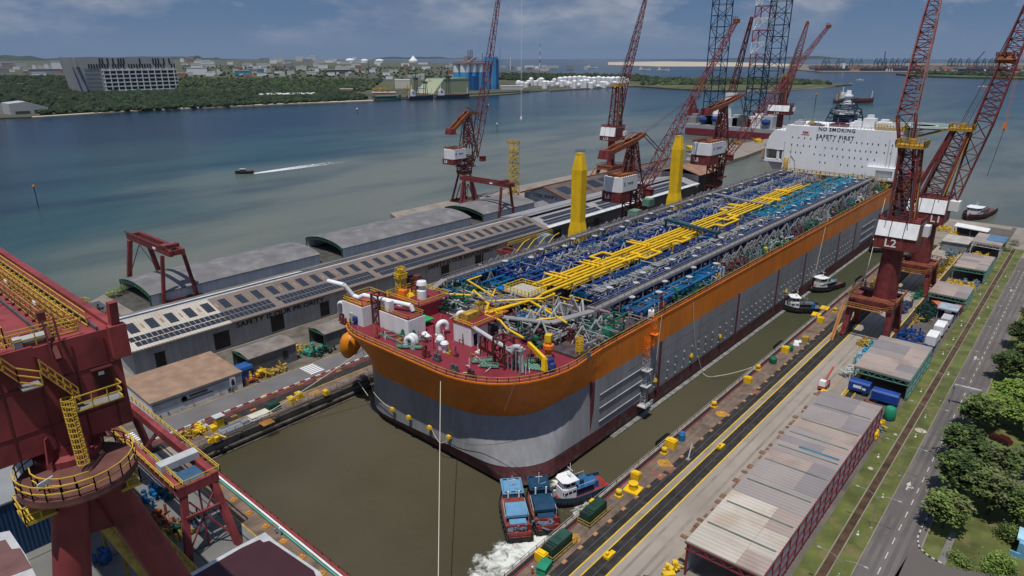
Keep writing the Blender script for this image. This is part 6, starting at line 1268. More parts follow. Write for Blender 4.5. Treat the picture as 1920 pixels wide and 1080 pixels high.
# ================================================================ RIGHT YARD
# quay edge: coping, service trench, red pipe
t = thing('quay_edge_rail', 'pale coping and red pipe along the edge of the right-hand quay', 'railing', (QX, 150, ZQ))
b = B(); b.bb(QX-.35, QX+.15, -60, QEND, ZQ-.5, ZQ+.18); b.o('coping', mat('coping_beige', (0.33, 0.27, 0.23), 0.8, 0.2), t)
b = B(); b.bb(QX+.2, QX+.85, -60, QEND, ZQ+.01, ZQ+.03); b.o('service_trench', BLACK, t)
b = B(); b.tube((QX+1.05, -60, ZQ+.15), (QX+1.05, QEND, ZQ+.15), .1, 5); b.o('red_pipe', mat('pipe_red', (0.32, 0.04, 0.045)), t)
b = B(); b.rail([(QX+.05, y, ZQ+.15) for y in range(-10, int(QEND), 8)], .95, .04, 2.0, rows=1); b.o('guard_rail', mat('rail_grey', (0.3, 0.3, 0.29)), t)
b = B()
for z in (2.5, .6): b.bb(QX-.5, QX, -60, QEND, z-.3, z+.3)
struct(b.o('quay_wall', WALLQ))
# orange rail clamps along the track, pit gratings, faded paint
y = 62.0; oc_ = None
while y < 200:
    if oc_ is None:
        b = B(); b.box((0, 0, .08), (.6, .95, .16)); b.box((0, 0, .19), (.3, .55, .08)); oc_ = tag(b.o('rail_clamp', mat('peach_orange', (0.36, 0.20, 0.10), 0.8, .3, 1.5)), 'small peach-orange clamp jutting into the black track of the right-hand quay', 'clamp', 'orange clamps on the right-hand crane track'); q = oc_
    else: q = oc_.copy(); col.objects.link(q)
    q.location = (-50.7, y, ZQ); y += 4.4
for px, py in ((1073, 1010), (1245, 868), (1353, 776)):
    p = G(px, py); b = B()
    for i in range(9):
        yy = -1.3 + i*.33; w_ = 2*math.sqrt(max(0, 1.9-yy*yy)); b.beam((p.x-w_/2, p.y+yy, ZQ+.03), (p.x+w_/2, p.y+yy, ZQ+.03), .17, .05)
    b.box((p.x, p.y, ZQ+.15), (.7, .5, .25)); tag(b.o('pit_grating', mat('grating_orange', (0.55, 0.28, 0.03), 0.7)), 'round striped orange pit grating on the right-hand quay apron', 'grating', 'orange pit gratings on the quays')
b = B()
for px, py in ((1240, 893), (1226, 886), (1418, 735), (1258, 880)):
    p = G(px, py); b.quad((p.x-.9, p.y-1.0, ZQ+.012), (p.x+.6, p.y-1.3, ZQ+.012), (p.x+.7, p.y+1.2, ZQ+.012), (p.x-.8, p.y+1.0, ZQ+.012))
struct(b.o('faded_paint_marking', mat('faded_red_paint', (0.22, 0.095, 0.07), 0.9, 0.5, 1.2, stain=(0.165, 0.115, 0.085), stain_amt=.9)))
b = B()
for x in (-53.4, -52.3):
    b.bb(x-.06, x+.06, 60, 300, ZQ+.006, ZQ+.014)
struct(b.o('slot_rail', DGREY))
# mooring furniture
p = G(1187, 918); b = B(); b.box((p.x, p.y, ZQ+.12), (2.9, 2.9, .24), .1); b.lathe([(.8, .2), (.8, 1.3), (.9, 1.35), (.9, 1.5), (.2, 1.6)], (p.x, p.y, ZQ), 18); tag(b.o('mooring_capstan', YELP), 'big yellow capstan on a square yellow base plate', 'capstan')
for px, py, m, s_, lb in ((1192, 897, YELP, .9, 'yellow winch box just behind the big square-based capstan'), (1258, 838, YELP, 1.15, 'yellow twin winch boxes near the black fender and blue drum'), (1402, 717, YELP, .95, 'yellow winch box beside the curved white mooring line'), (1472, 660, YELP, 1.0, 'yellow winch box beside the white tarpaulin on the quay'), (1015, 1050, YELP, 1.0, 'yellow winch box at the very bottom of the right-hand quay'), (1113, 950, YELP, .8, 'yellow winch box beside the nearer green container'), (1538, 604, YELP, 1.0, 'yellow post winch near the yellow platforms by crane L2'), (1510, 640, YELD, .9, 'worn yellow frame by the white tarpaulin')):
    p = G(px, py); capstan_box(p.x, p.y, lb, m, s_)
for px, py, lb in ((1112, 960, 'yellow bollard on the quay edge by the green containers'), (1245, 850, 'yellow bollard on the coping by the black fender'), (1330, 760, 'yellow bollard on the coping half way along the quay'), (1416, 692, 'yellow bollard by the curved white mooring line'), (1565, 585, 'yellow bollard near the foot of crane L2'), (1160, 930, 'yellow bollard near the tug stern')): p = G(px, py); bollard(max(p.x, QX+.9), p.y, lb)
for px, py, lb in ((1112, 968, 'long dark green container inside a yellow rail, by the tug'), (1045, 1030, 'second dark green container with a grey-green lid, nearer the frame bottom')):
    p = G(px, py); t = thing('generator_container', lb, 'container', (p.x, p.y, ZQ), 'dark green containers on the right-hand quay')
    b = B(); b.box((p.x, p.y, ZQ+1.1), (2.0, 5.6, 2.0)); b.o('body', DGREEN, t); b = B(); b.box((p.x, p.y+.7, ZQ+2.16), (1.9, 3.9, .12)); b.box((p.x, p.y+.2, ZQ+2.27), (1.0, .3, .1)); b.o('lid', mat('lid_green', (0.025, 0.075, 0.055), 0.5) if 'grey' in lb else DGREEN, t)
    b = B(); b.rail([(p.x-1.1, p.y-3.2, ZQ), (p.x+1.5, p.y-3.2, ZQ), (p.x+1.5, p.y+3.4, ZQ)], 1.1, .045, 1.2); b.o('yellow_rail', YELD, t)
    b = B()
    for yy in (-2.6, -1.9, -1.2): b.box((p.x, p.y+yy, ZQ+2.14), (1.5, .3, .08))
    b.o('grille', BLACK, t)
p = G(1020, 1070); b = B(); b.box((p.x, p.y, ZQ+.65), (1.6, 2.6, 1.3), .2, taper=.9); b.box((p.x, p.y, ZQ+1.34), (1.7, 2.7, .12), .2); tag(b.o('rubbish_skip', mat('skip_green', (0.02, 0.22, 0.12), 0.5)), 'bright green rubbish skip at the bottom of the right-hand quay', 'skip')
p = G(1278, 825); b = B(); b.lathe([(.7, 0), (.75, .1), (.75, 1.5), (.6, 1.6), (.5, 1.9)], (p.x, p.y, ZQ), 12); tag(b.o('blue_drum', mat('drum_blue', (0.02, 0.13, 0.30), 0.5)), 'blue drum on the quay edge near the black fender', 'drum')
for px, py, m, lb in ((1449, 680, GREEN, 'dark green drum on the quay edge near the mooring line'), (1480, 657, GREEN, 'green drum behind the yellow winch box by the white tarpaulin')):
    p = G(px, py); b = B(); b.lathe([(.9, 0), (1.0, .2), (1.0, 1.3), (.7, 1.7)], (p.x, p.y, ZQ), 12); tag(b.o('green_drum', m), lb, 'drum')
p = G(1493, 645); b = B(); b.box((p.x, p.y, ZQ+.4), (1.6, 2.6, .8), .3, taper=.7); b.box((p.x+.6, p.y+1, ZQ+.7), (.9, 1.2, .5), taper=.6); tag(b.o('white_tarpaulin', WHITE), 'crumpled white tarpaulin heap on the right-hand quay', 'tarpaulin')
for px, py, lb in ((1580, 578, 'flat yellow steel platform, the farther of two by crane L2'), (1565, 590, 'flat yellow steel platform, the nearer of two by crane L2')):
    p = G(px, py); b = B(); b.box((p.x-4.2, p.y-4.5, ZQ+.35), (2.4, 3.4, .3), .1); [b.beam((p.x-4.2+a, p.y-4.5+c, ZQ), (p.x-4.2+a, p.y-4.5+c, ZQ+.3), .25) for a in (-1, 1) for c in (-1.4, 1.4)]; tag(b.o('yellow_platform', YELP), lb, 'platform')
for px, py, m, lb in ((1350, 840, YELP, 'small yellow buffer frame straddling the crane track'), (1140, 1045, YELP, 'yellow buffer with a rusty plate on the crane track at the frame bottom')):
    p = G(px, py); b = B(); b.box((p.x, p.y, ZQ+.3), (1.0, 1.4, .5)); b.box((p.x, p.y+.9, ZQ+.15), (.8, 1.6, .2)); b.box((p.x, p.y-.3, ZQ+.7), (.4, .5, .9)); tag(b.o('track_buffer', m), lb, 'buffer')
p = G(1290, 862); b = B(); b.beam((p.x, p.y, ZQ+.1), (p.x-.6, p.y+2.6, ZQ+2.2), .25); b.box((p.x, p.y, ZQ+.1), (.8, .8, .2)); tag(b.o('davit_post', GREY), 'leaning grey steel post by the blue drum', 'post')
for px, py, lb in ((1245, 828, 'black ribbed rubber fender floating by the near quay wall'), (1463, 650, 'round black rubber fender by the curved mooring line'), (1613, 525, 'dark rubber fender by the farther yellow bollards')):
    p = G(px, py, 1.0); b = B(); q = B(); q.lathe([(.2, -2.4), (.9, -2.1), (1.25, -1.2), (1.3, 0), (1.25, 1.2), (.9, 2.1), (.2, 2.4)], (0, 0, 0), 14)
    for k in range(-3, 4): q.lathe([(1.26, k*.6-.1), (1.42, k*.6-.1), (1.42, k*.6+.1), (1.26, k*.6+.1)], (0, 0, 0), 14)
    q.xform(Matrix.Translation((QX-2.0, p.y, .9)) @ Matrix.Rotation(R_(90), 4, 'X')); b.add(q.v, q.f); tag(b.o('rubber_fender', BLACK, smooth=False), lb, 'fender', 'floating rubber fenders')

# ---- mono-pitch open sheds along the yard road
def roof_sheets(par, x0, x1, z0, z1, y0, y1, seed, pale=None, stripes=True):
    """a roof of separate sheets whose tone varies sheet by sheet"""
    g = random.Random(seed); cols = [ROOFP, mat('roof_mauve', (0.27, 0.235, 0.225), 0.7, 0.12, 0.15, corr=('Y', .9), bump=.3), mat('roof_grey_mauve', (0.21, 0.19, 0.195), 0.7, 0.12, 0.15, corr=('Y', .9), bump=.3), ROOFL]
    b = B(); b.prof([(x0, z0), (x1, z1), (x1, z1-.3), (x0, z0-.3)], 'y', y0, y1); base = b.o('roof', ROOFP, par)
    y = y0; fz = lambda x: z0 + (z1-z0)*(x-x0)/(x1-x0)
    xm = x0 + (x1-x0)*.66
    while y < y1-.6:
        L = min(g.choice((2.5, 4.2, 5.0, 6.4)), y1-y)
        for xa, xb in ((x0+.02, xm-.04), (xm+.04, x1-.02)):
            k = g.choice((0, 0, 0, 1, 1, 2)); 
            if pale and y < pale and g.random() < (.8 if xa < xm-1 else .35): k = 3
            q = B(); q.prof([(xa, fz(xa)+.004), (xb, fz(xb)+.004), (xb, fz(xb)+.035), (xa, fz(xa)+.035)], 'y', y, y+L-.08); q.o('roof_sheet', cols[k], base)
        y += L
    if stripes:
        k = y0 + 6
        while k < y1-3: q = B(); q.prof([(x0+.6, fz(x0+.6)+.02), (x1-.5, fz(x1-.5)+.02), (x1-.5, fz(x1-.5)+.06), (x0+.6, fz(x0+.6)+.06)], 'y', k, k+.42); q.o('roof_light', mat('green_roof_light', (0.10, 0.125, 0.10), 0.6, 0.3), base); k += g.uniform(6.0, 8.5)
    return base
def yard_shed(label, x0, x1, y0, y1, zl, zr, frame_m, seed, pale=None, wallr=True, stripes=True, ragged=False, group='open sheds along the right-hand yard'):
    s_ = thing('yard_shed', label, 'shed', ((x0+x1)/2, (y0+y1)/2, ZQ), group)
    roof_sheets(s_, x0, x1, zl, zr, y0, y1, seed, pale, stripes)
    if ragged:
        b = B(); g = random.Random(seed+5); y = y0 + .6; b.beam((x0-.1, y0, zl-.4), (x0-.1, y1, zl-.4), .18)
        while y < y1-1:
            if g.random() < .75: d = g.uniform(.4, 1.3); b.bb(x0-d, x0+.05, y, y+g.uniform(.6, 1.6), zl-.32, zl-.2)
            y += g.uniform(1.2, 2.4)
        b.o('eave_sheet', mat('rusty_eave', (0.17, 0.09, 0.055), 0.8, 0.4, 0.8), s_)
    nb = max(2, int((y1-y0)/6))
    for i in range(nb+1):
        y = y0 + .3 + (y1-y0-.6)*i/nb
        for x in (x0+.3, x1-.25): b = B(); b.beam((x, y, ZQ), (x, y, (zl if x < x1-1 else zr)-.3), .3); b.o('post', frame_m, s_)
    b = B(); n_ = 9
    for i in range(n_):
        xa, xb = x0 + (x1-x0)*i/n_, x0 + (x1-x0)*(i+1)/n_; za, zb = zl-.45 + (zr-zl)*i/n_, zl-.45 + (zr-zl)*(i+1)/n_
        b.beam((xa, y0+.1, za), (xb, y0+.1, zb), .22); b.beam((xa, y0+.1, za-1.1), (xb, y0+.1, zb-1.1), .2); b.beam((xa, y0+.1, za-(1.1 if i % 2 else 0)), (xb, y0+.1, zb-(0 if i % 2 else 1.1)), .12)
    b.o('front_truss', frame_m, s_)
    if wallr:
        b = B(); b.bb(x1-.12, x1, y0+.2, y1-.2, ZQ+.8, zr-.4); b.o('side_wall', mat('translucent_wall', (0.40, 0.42, 0.46), 0.4, 0.15, 0.5, streak=.15), s_)
        b = B(); nn = max(3, int((y1-y0)/3.6))
        for i in range(nn+1): y = y0 + .3 + (y1-y0-.6)*i/nn; b.beam((x1+.08, y, ZQ), (x1+.08, y, zr), .16)
        for z in (ZQ+.8, ZQ+2.6, ZQ+4.5, zr-.2): b.beam((x1+.09, y0+.1, z), (x1+.09, y1-.1, z), .13)
        b.o('wall_frame', frame_m, s_)
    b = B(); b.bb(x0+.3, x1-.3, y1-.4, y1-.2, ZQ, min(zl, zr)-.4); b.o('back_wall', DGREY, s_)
    return s_
REDFR = mat('shed_frame_red', (0.16, 0.025, 0.035), 0.6, 0.2); GRNFR = mat('shed_frame_green', (0.10, 0.24, 0.19), 0.6, 0.2)
big = yard_shed('long pinkish patchwork roof shed with red framed side wall, nearest the camera', -35.2, -23.2, 80.8, 145.6, 10.0, 10.3, REDFR, 3, pale=97, ragged=True)
fz_ = lambda x: 10.0 + .3*(x+35.2)/12
b = B(); b.quad((-31.2, 118.2, fz_(-31.2)+.06), (-24, 118.2, fz_(-24)+.06), (-24, 118.9, fz_(-24)+.06), (-31.2, 118.9, fz_(-31.2)+.06)); b.o('roof_light', mat('blue_roof_sheet', (0.05, 0.15, 0.22), 0.6), big)
b = B(); b.bb(-34.9, -34.78, 81, 86, ZQ+.8, 9.5); b.o('side_wall', mat('translucent_wall', (0.40, 0.42, 0.46)), big)
yard_shed('green framed shed with stained roof over two blue lorry trailers', -34.2, -22.0, 166, 191, 9.0, 9.0, GRNFR, 8, ragged=False, stripes=False)
yard_shed('small green framed shed with dark mouth beyond the dark green pipes', -32.4, -22.0, 243, 258, 8.2, 8.0, GRNFR, 12, stripes=False)
yard_shed('green framed shed behind the yellow steel yard', -31.6, -21.6, 280, 303, 8.6, 8.6, GRNFR, 15, stripes=False)
yb = yard_shed('shed with blue-grey roof at the far end of the yard', -32.0, -21.8, 322, 341, 9.2, 8.8, mat('white_frame', (0.5, 0.5, 0.48), 0.6), 19, stripes=False, wallr=False)
b = B(); b.quad((-31.5, 328, 9.16), (-21.5, 328, 8.92), (-21.5, 341, 8.92), (-31.5, 341, 9.16)); b.o('roof_sheet', mat('blue_grey_roof', (0.08, 0.16, 0.26), 0.6), yb)
b = B(); s_ = thing('yard_shed', 'low shed with white roof by the water at the end of the quay', 'shed', (-36, 360, ZQ), 'open sheds along the right-hand yard'); b.prof([(-43, 8.0), (-30, 7.2), (-30, 6.9), (-43, 7.7)], 'y', 354, 362); b.o('roof', WHITE, s_); b = B(); b.bb(-42.6, -30.3, 361.4, 361.8, ZQ, 6.9); [b.beam((x, 354.5, ZQ), (x, 354.5, 7), .3) for x in (-42.5, -36.5, -30.5)]; b.o('wall', DGREY, s_)
s_ = thing('yard_shed', 'flat grey roofed store left of the blue-grey roof shed', 'shed', (-37, 330, ZQ), 'open sheds along the right-hand yard'); b = B(); b.bb(-42, -33, 322, 336, ZQ, 7.4); b.o('wall', GREY, s_); b = B(); b.bb(-42.4, -32.7, 321.6, 336.4, 7.4, 7.7); b.o('roof', mat('pale_flat_roof', (0.36, 0.34, 0.31), 0.8), s_)
# two blue lorry trailers in the mouth of the green framed shed
for x, y, L, lb in ((-31.6, 163.4, 4.6, 'blue covered lorry trailer with white lettering, left in the shed mouth'), (-25.6, 161.6, 5.6, 'longer blue covered lorry trailer, right in the shed mouth')):
    t = thing('lorry_trailer', lb, 'trailer', (x, y, ZQ), 'blue trailers in the green framed shed'); b = B(); b.prof([(y-1.2, ZQ+.9), (y-1.2, ZQ+2.9), (y-.8, ZQ+3.3), (y+.8, ZQ+3.3), (y+1.2, ZQ+2.9), (y+1.2, ZQ+.9)], 'x', x-L/2, x+L/2); b.o('body', mat('trailer_blue', (0.012, 0.055, 0.26), 0.45), t)
    b = B()
    for k in (-L*.3, L*.3):
        for yy in (-1.0, 1.0): b.tube((x+k, y+yy-.2, ZQ+.5), (x+k, y+yy+.2, ZQ+.5), .5, 10)
    b.bb(x-L/2+.1, x+L/2-.1, y-.9, y+.9, ZQ+.7, ZQ+.9); b.o('wheels', BLACK, t)
    if 'white' in lb: b = B(); b.box((x-.3, y-1.21, ZQ+2.0), (1.8, .04, .7)); b.box((x+1.2, y-1.21, ZQ+1.8), (.8, .04, .5)); b.o('lettering', SIGNW, t)
# heaps between the two sheds and along the yard
for i, (x, y, w_, d, n_, h_, m, lb, cat) in enumerate((
    (-29.8, 152, 2.6, 4, 18, 1.0, mat('faded_orange', (0.42, 0.20, 0.04)), 'orange pallets on the ground behind the long patchwork shed', 'pallets'), (-28.2, 157, 3, 2, 12, 1.2, RUST, 'rusty steel pieces before the blue trailers', 'scrap'),
    (-26.4, 155, 3, 4, 18, 1.2, SEAG, 'grey-green frames beside the orange pallets', 'frames'), (-28, 152.5, 2, 5, 14, .9, YELD, 'dull yellow bars between the orange pallets and green frames', 'bars'), (-23.6, 149.5, 1.8, 3, 14, 1.5, YEL, 'yellow generator sets behind the long patchwork shed', 'generators'),
    (-24.2, 146.6, 2.4, 2.4, 14, 1.0, mat('pale_blue_box', (0.16, 0.24, 0.33)), 'pale blue pallets behind the long patchwork shed corner', 'pallets'), (-36.4, 173, 1.8, 6, 46, 1.6, mat('galvanised', (0.42, 0.45, 0.43), 0.5), 'pale galvanised scaffold frames beside the green framed shed', 'frames'), (-36.2, 182, 2.0, 5, 40, 1.6, mat('pale_teal', (0.20, 0.36, 0.42), 0.5), 'pale blue-white frames beside the green framed shed', 'frames'),
    (-35.9, 190, 2.2, 9, 60, 1.8, mat('sky_blue_pipes', (0.01, 0.30, 0.50), 0.5), 'bright sky blue pipe stack beside the green framed shed', 'pipes'), (-29.5, 206, 5, 15, 90, 2.2, mat('deep_blue_steel', (0.008, 0.045, 0.20), 0.5), 'deep blue steel frames stacked on the dark yard', 'frames'), (-24.6, 199, 2.6, 7, 46, 2.2, mat('deep_blue_steel', (0.008, 0.045, 0.20)), 'deep blue frames behind the white lorries', 'frames'),
    (-30.5, 233, 5, 16, 90, 2.0, mat('blackish_green', (0.008, 0.035, 0.03), 0.6), 'blackish green pipe spools stacked on the dark yard', 'pipes'), (-30.6, 225, 3.5, 6, 10, 1.2, YELD, 'scattered yellow frames among the blackish green spools', 'frames'), (-27.0, 267, 9, 14, 120, 1.9, YEL, 'big yard of yellow steel frames behind the small dark mouthed shed', 'frames'), (-25.4, 274, 6, 6, 30, 2.0, mat('pale_blue_box', (0.16, 0.24, 0.33)), 'grey-blue machines in front of the far green framed shed', 'machines'),
    (-30.0, 262, 4, 9, 30, 1.6, SEAG, 'grey-green valves among the yellow frames', 'valves'), (-36.2, 262, 1.8, 12, 50, 1.6, YEL, 'yellow frames in a row along the yard path near crane L1', 'frames'), (-36.0, 285, 1.8, 16, 60, 1.6, YEL, 'yellow frames in a row farther along the yard path', 'frames'), (-35.6, 303, 1.8, 10, 40, 1.6, mat('bright_ochre', (0.5, 0.36, 0.05), 0.6), 'ochre frames in a row at the far end of the yard path', 'frames'),
    (-42.5, 345, 2.5, 22, 70, 2.0, YEL, 'curved row of yellow steel pieces near the end of the quay', 'frames'), (-48, 362, 6, 8, 30, 2.0, YEL, 'yellow machines at the water end of the quay', 'machines'), (-42.5, 331, 2, 8, 20, 1.4, GREEN, 'green drums near the end of the quay', 'drums'), (-36.0, 249, 1.6, 8, 30, 1.4, GREEN, 'green bins beside the far leg of crane L1', 'bins'), (-36.4, 215, 1.8, 9, 36, 1.2, mat('moss_green', (0.10, 0.14, 0.06), 0.7), 'moss green fittings along the path beyond crane L2', 'fittings'),
    (-36.4, 233, 2.0, 9, 36, 2.4, mat('slate_blue', (0.05, 0.07, 0.13), 0.6), 'slate blue containers between cranes L2 and L1', 'containers'), (-28, 318, 6, 4, 30, 2.0, YEL, 'yellow blocks before the blue-grey roof shed', 'blocks'), (-37, 317, 4, 8, 40, 2.0, mat('grey_teal', (0.13, 0.2, 0.22), 0.6), 'grey-teal tanks before the flat grey roofed store', 'tanks'), (-50, 258, 3, 14, 40, 1.6, YELD, 'worn yellow frames on the apron beside crane L1', 'frames'), (-48.6, 235, 3, 7, 24, 1.3, mat('light_blue_mix', (0.10, 0.20, 0.36), 0.6), 'light blue pallets on the apron between the cranes', 'pallets'),
    (-38.4, 194.4, 3.4, 3.4, 30, 1.4, YELD, 'brown and yellow machine parts by the near leg of crane L2', 'machine parts'), (-36.6, 79.5, 1.2, 4, 14, 1.2, YEL, 'small yellow valves by the corner of the long patchwork shed', 'valves'), (-38.2, 74.8, 1.4, 2, 10, 1.2, mat('skip_blue', (0.02, 0.08, 0.25)), 'blue boxes by the corner of the long patchwork shed', 'boxes'), (-37.0, 74.6, 1.4, 2, 8, 1.0, mat('pipe_red', (0.32, 0.04, 0.045)), 'red boxes by the corner of the long patchwork shed', 'boxes'), (-38.8, 72.4, 2, 2, 12, 1.0, GREEN, 'green boxes by the corner of the long patchwork shed', 'boxes'), (-36.0, 77.4, 1.6, 2, 10, 1.1, WHITE, 'white sacks by the corner of the long patchwork shed', 'sacks'))):
    heap(x, y, w_, d, n_, h_, m, 'material_stack', lb, cat, None, 2000+i)
b = B(); b.lathe([(1.0, 0), (1.2, .3), (1.2, 2.6), (.9, 3.0), (.3, 3.1)], (-22.9, 154.5, ZQ), 12); tag(b.o('green_tank', mat('tank_green', (0.02, 0.24, 0.13), 0.5), smooth=True), 'bright green tank beside the right blue trailer', 'tank')
b = B(); b.box((-23.6, 144.0, ZQ+.8), (1.6, 2.4, 1.2)); b.box((-23.6, 144.6, ZQ+1.5), (1.4, 1.0, .4)); [b.tube((-24.5, 144+k, ZQ+.35), (-22.7, 144+k, ZQ+.35), .35, 8) for k in (-.8, .8)]; tag(b.o('yellow_compressor', YELP), 'small yellow wheeled compressor by the red framed side wall', 'compressor')
p = G(1522, 718); b = B(); b.box((-37.6, 156.4, ZQ+.7), (1.6, 2.0, 1.2), taper=.8); tag(b.o('yellow_cover', YEL), 'yellow covered machine beside the mobile crane', 'machine')
# vehicles
def vehicle(label, x, y, rz, L, W, H, body, cab=None, cargo=None, name='lorry', cat='lorry', group=None):
    t = thing(name, label, cat, (x, y, ZQ), group); t.rotation_euler = (0, 0, rz)
    def ad(bd, nm, m): ob = bd.o(nm, m); ob.parent = t; return ob
    if cargo is not None:
        ad(B().box((0, -L*.14, .95+(H-.95)/2), (W, L*.70, H-.95)), 'cargo_body', cargo)
        cb = B().prof([(L*.5, .55), (L*.5, 1.5), (L*.46, 2.25), (L*.25, 2.3), (L*.25, .55)], 'x', -W/2, W/2); ad(cb, 'cab', body)
        ad(B().box((0, L*.475, 1.85), (W*.9, .12, .6)), 'windscreen', GLASS)
    else:
        cb = B().prof([(-L*.5, .35), (-L*.5, .85), (-L*.42, .95), (-L*.26, H), (L*.10, H), (L*.24, .95), (L*.47, .82), (L*.5, .4)], 'x', -W/2, W/2); ad(cb, 'body', body)
        ad(B().prof([(-L*.405, .97), (-L*.27, H-.08), (L*.10, H-.08), (L*.215, .97)], 'x', -W/2-.02, W/2+.02), 'window', GLASS)
    for sx in (-1, 1):
        for k in ((-.3, .3) if cargo is None else (-.38, -.24, .34)):
            ad(B().tube((sx*W*.5-.12, L*k, .36), (sx*W*.5+.12, L*k, .36), .36, 10), 'wheel', BLACK)
    return t
vehicle('white box lorry, first of the white row along the yard road', -24.4, 208.5, 0, 8.6, 2.5, 3.5, WHITE, cargo=WHITE, group='white lorries along the yard road')
vehicle('white box lorry behind the first in the white row', -24.3, 218.5, 0, 8.6, 2.5, 3.5, WHITE, cargo=WHITE, group='white lorries along the yard road')
vehicle('white and blue low lorry at the far end of the white row', -24.2, 228.0, 0, 7.4, 2.5, 2.8, mat('cab_blue', (0.03, 0.09, 0.25), 0.4), cargo=LGREY, group='white lorries along the yard road')
b = B(); b.bb(-27.8, -22.4, 231.5, 238.5, ZQ+3.2, ZQ+3.5); b.bb(-27.8, -22.4, 231.5, 233.2, ZQ+3.5, ZQ+3.6); b.bb(-27.8, -22.4, 235, 236.2, ZQ+3.5, ZQ+3.6); [b.beam((x, y, ZQ), (x, y, ZQ+3.2), .2) for x in (-27.5, -22.7) for y in (232, 238)]; tag(b.o('shelter_roof', mat('pale_blue_roof', (0.30, 0.35, 0.40), 0.6)), 'pale striped shelter roof at the end of the white lorry row', 'shelter')
b = B(); b.bb(-24.5, -22.3, 238.6, 242.6, ZQ, ZQ+2.6); tag(b.o('red_container', mat('container_red', (0.16, 0.035, 0.03), 0.6)), 'dull red container behind the pale striped shelter', 'container')
vehicle('red and white small lorry before the dark mouthed shed', -28.8, 240.2, .5, 6.0, 2.3, 2.5, mat('lorry_red', (0.4, 0.06, 0.03), 0.45), cargo=mat('lorry_orange_body', (0.45, 0.16, 0.08), 0.6))
# small red and white mobile crane on the yard path
t = thing('mobile_crane', 'small red and white mobile crane at the far corner of the patchwork shed', 'mobile crane', (-38.8, 160.4, ZQ))
b = B(); b.box((-38.8, 160.4, ZQ+.9), (1.7, 4.2, .8)); b.o('chassis', mat('lorry_red', (0.4, 0.06, 0.03)), t); b = B(); b.box((-38.8, 159.1, ZQ+1.9), (1.5, 1.6, 1.3), taper=.85); b.o('cab', WHITE, t); b = B(); b.beam((-38.8, 160.8, ZQ+1.8), (-38.4, 164.6, ZQ+4.4), .35); b.o('boom', mat('lorry_red', (0.4, 0.06, 0.03)), t)
b = B(); [b.tube((-39.7, 160.4+k, ZQ+.45), (-37.9, 160.4+k, ZQ+.45), .45, 10) for k in (-1.4, 1.4)]; b.o('wheels', BLACK, t)
b = B(); b.box((-36.0, 139.6, ZQ+.7), (1.0, 1.6, 1.4), .2); b.box((-36.0, 139.6, ZQ+1.5), (.7, 1.0, .3), .2); tag(b.o('red_machine', mat('machine_red', (0.45, 0.03, 0.025), 0.5)), 'small bright red machine against the eave of the patchwork shed', 'machine')
b = B(); b.bb(-33.9, -33.5, 146, 176, ZQ, ZQ+.5); b.bb(-32.2, -32.0, 120, 330, ZQ, ZQ+.3); tag(b.o('yellow_kerb_rail', YELD), 'long worn yellow guard rail along the dark yard', 'rail')

# ---- double-armed street lamps along the verge
lamp0 = None
for i, y in enumerate((73, 92, 112, 132, 152, 171.5, 191.2, 212.5, 234, 256, 279, 303)):
    if lamp0 is None:
        t = thing('street_lamp', 'pale double-armed street lamp on the grass verge beside the drain', 'street lamp', (0, 0, 0), 'double-armed street lamps along the verge'); lamp0 = t
        b = B(); b.tube((0, 0, 0), (0, 0, 6.2), .065, 6, .045); b.box((0, 0, .1), (.4, .4, .2)); b.o('pole', mat('galvanised_pole', (0.27, 0.29, 0.29), 0.4), t)
        for sx in (-1, 1):
            b = B(); b.path([(0, 0, 6.1), (sx*.6, 0, 6.75), (sx*1.6, 0, 7.05), (sx*3.0, 0, 7.15)], .038, 5); a_ = b.o('arm', mat('galvanised_pole', (0.27, 0.29, 0.29)), t)
            b = B(); b.box((sx*3.25, 0, 7.12), (.6, .2, .1), taper=.7); b.o('lamp_head', LGREY, a_)
        t.location = (-15.9, y, ZQ)
    else: dup(lamp0, (-15.9, y, ZQ))
# little uplights, posts, stones on the verge
sp_ = None
for i in range(16):
    y = 95 + i*13.3 + rnd.uniform(-2, 2); x = rnd.choice((-20.4, -20.9, -17.3, -16.9)) + rnd.uniform(-.3, .3)
    if sp_ is None:
        b = B(); b.lathe([(.24, 0), (.18, .1), (.08, .16), (.07, .6), (.13, .66), (.04, .72)], (0, 0, 0), 8); sp_ = tag(b.o('marker_post', WHITE), 'short white marker post on the grass verge', 'marker post', 'white marker posts on the verge'); q = sp_
    else: q = sp_.copy(); col.objects.link(q)
    q.location = (x, y, ZQ)
for x, y, s_ in ((-16.5, 153.5, 1.3), (-20.8, 131, .6), (-20.2, 148, .5)): b = B(); b.lathe([(s_*.7, 0), (s_*.9, .12), (s_*.6, .3), (s_*.2, .36)], (x, y, ZQ), 9); tag(b.o('pale_boulder', mat('boulder', (0.42, 0.37, 0.29), 0.9)), 'flat pale boulder lying on the grass verge', 'boulder', 'pale boulders on the verge')
# arrows on the road
def arrow(x, y, flip=1):
    q = B(); z = ZQ+.013
    q.add([(x-.12, y, z), (x+.12, y, z), (x+.12, y+1.9, z), (x-.12, y+1.9, z)], ((0, 1, 2, 3),)); q.add([(x-.45, y+1.9, z), (x+.45, y+1.9, z), (x, y+3.4, z)], ((0, 1, 2),)); q.add([(x+.12, y+.9, z), (x+.7, y+1.3, z), (x+.7, y+1.6, z), (x+.12, y+1.2, z)], ((0, 1, 2, 3),)); q.add([(x+.6, y+1.0, z), (x+1.0, y+1.5, z), (x+.6, y+1.9, z)], ((0, 1, 2),)); return struct(q.o('road_arrow_marking', mat('worn_road_paint', (0.46, 0.44, 0.41))))
for px, py in ((1705, 912), (1830, 672), (1790, 808), (1897, 545)): p = G(px, py); arrow(p.x-.2, p.y-1.6)
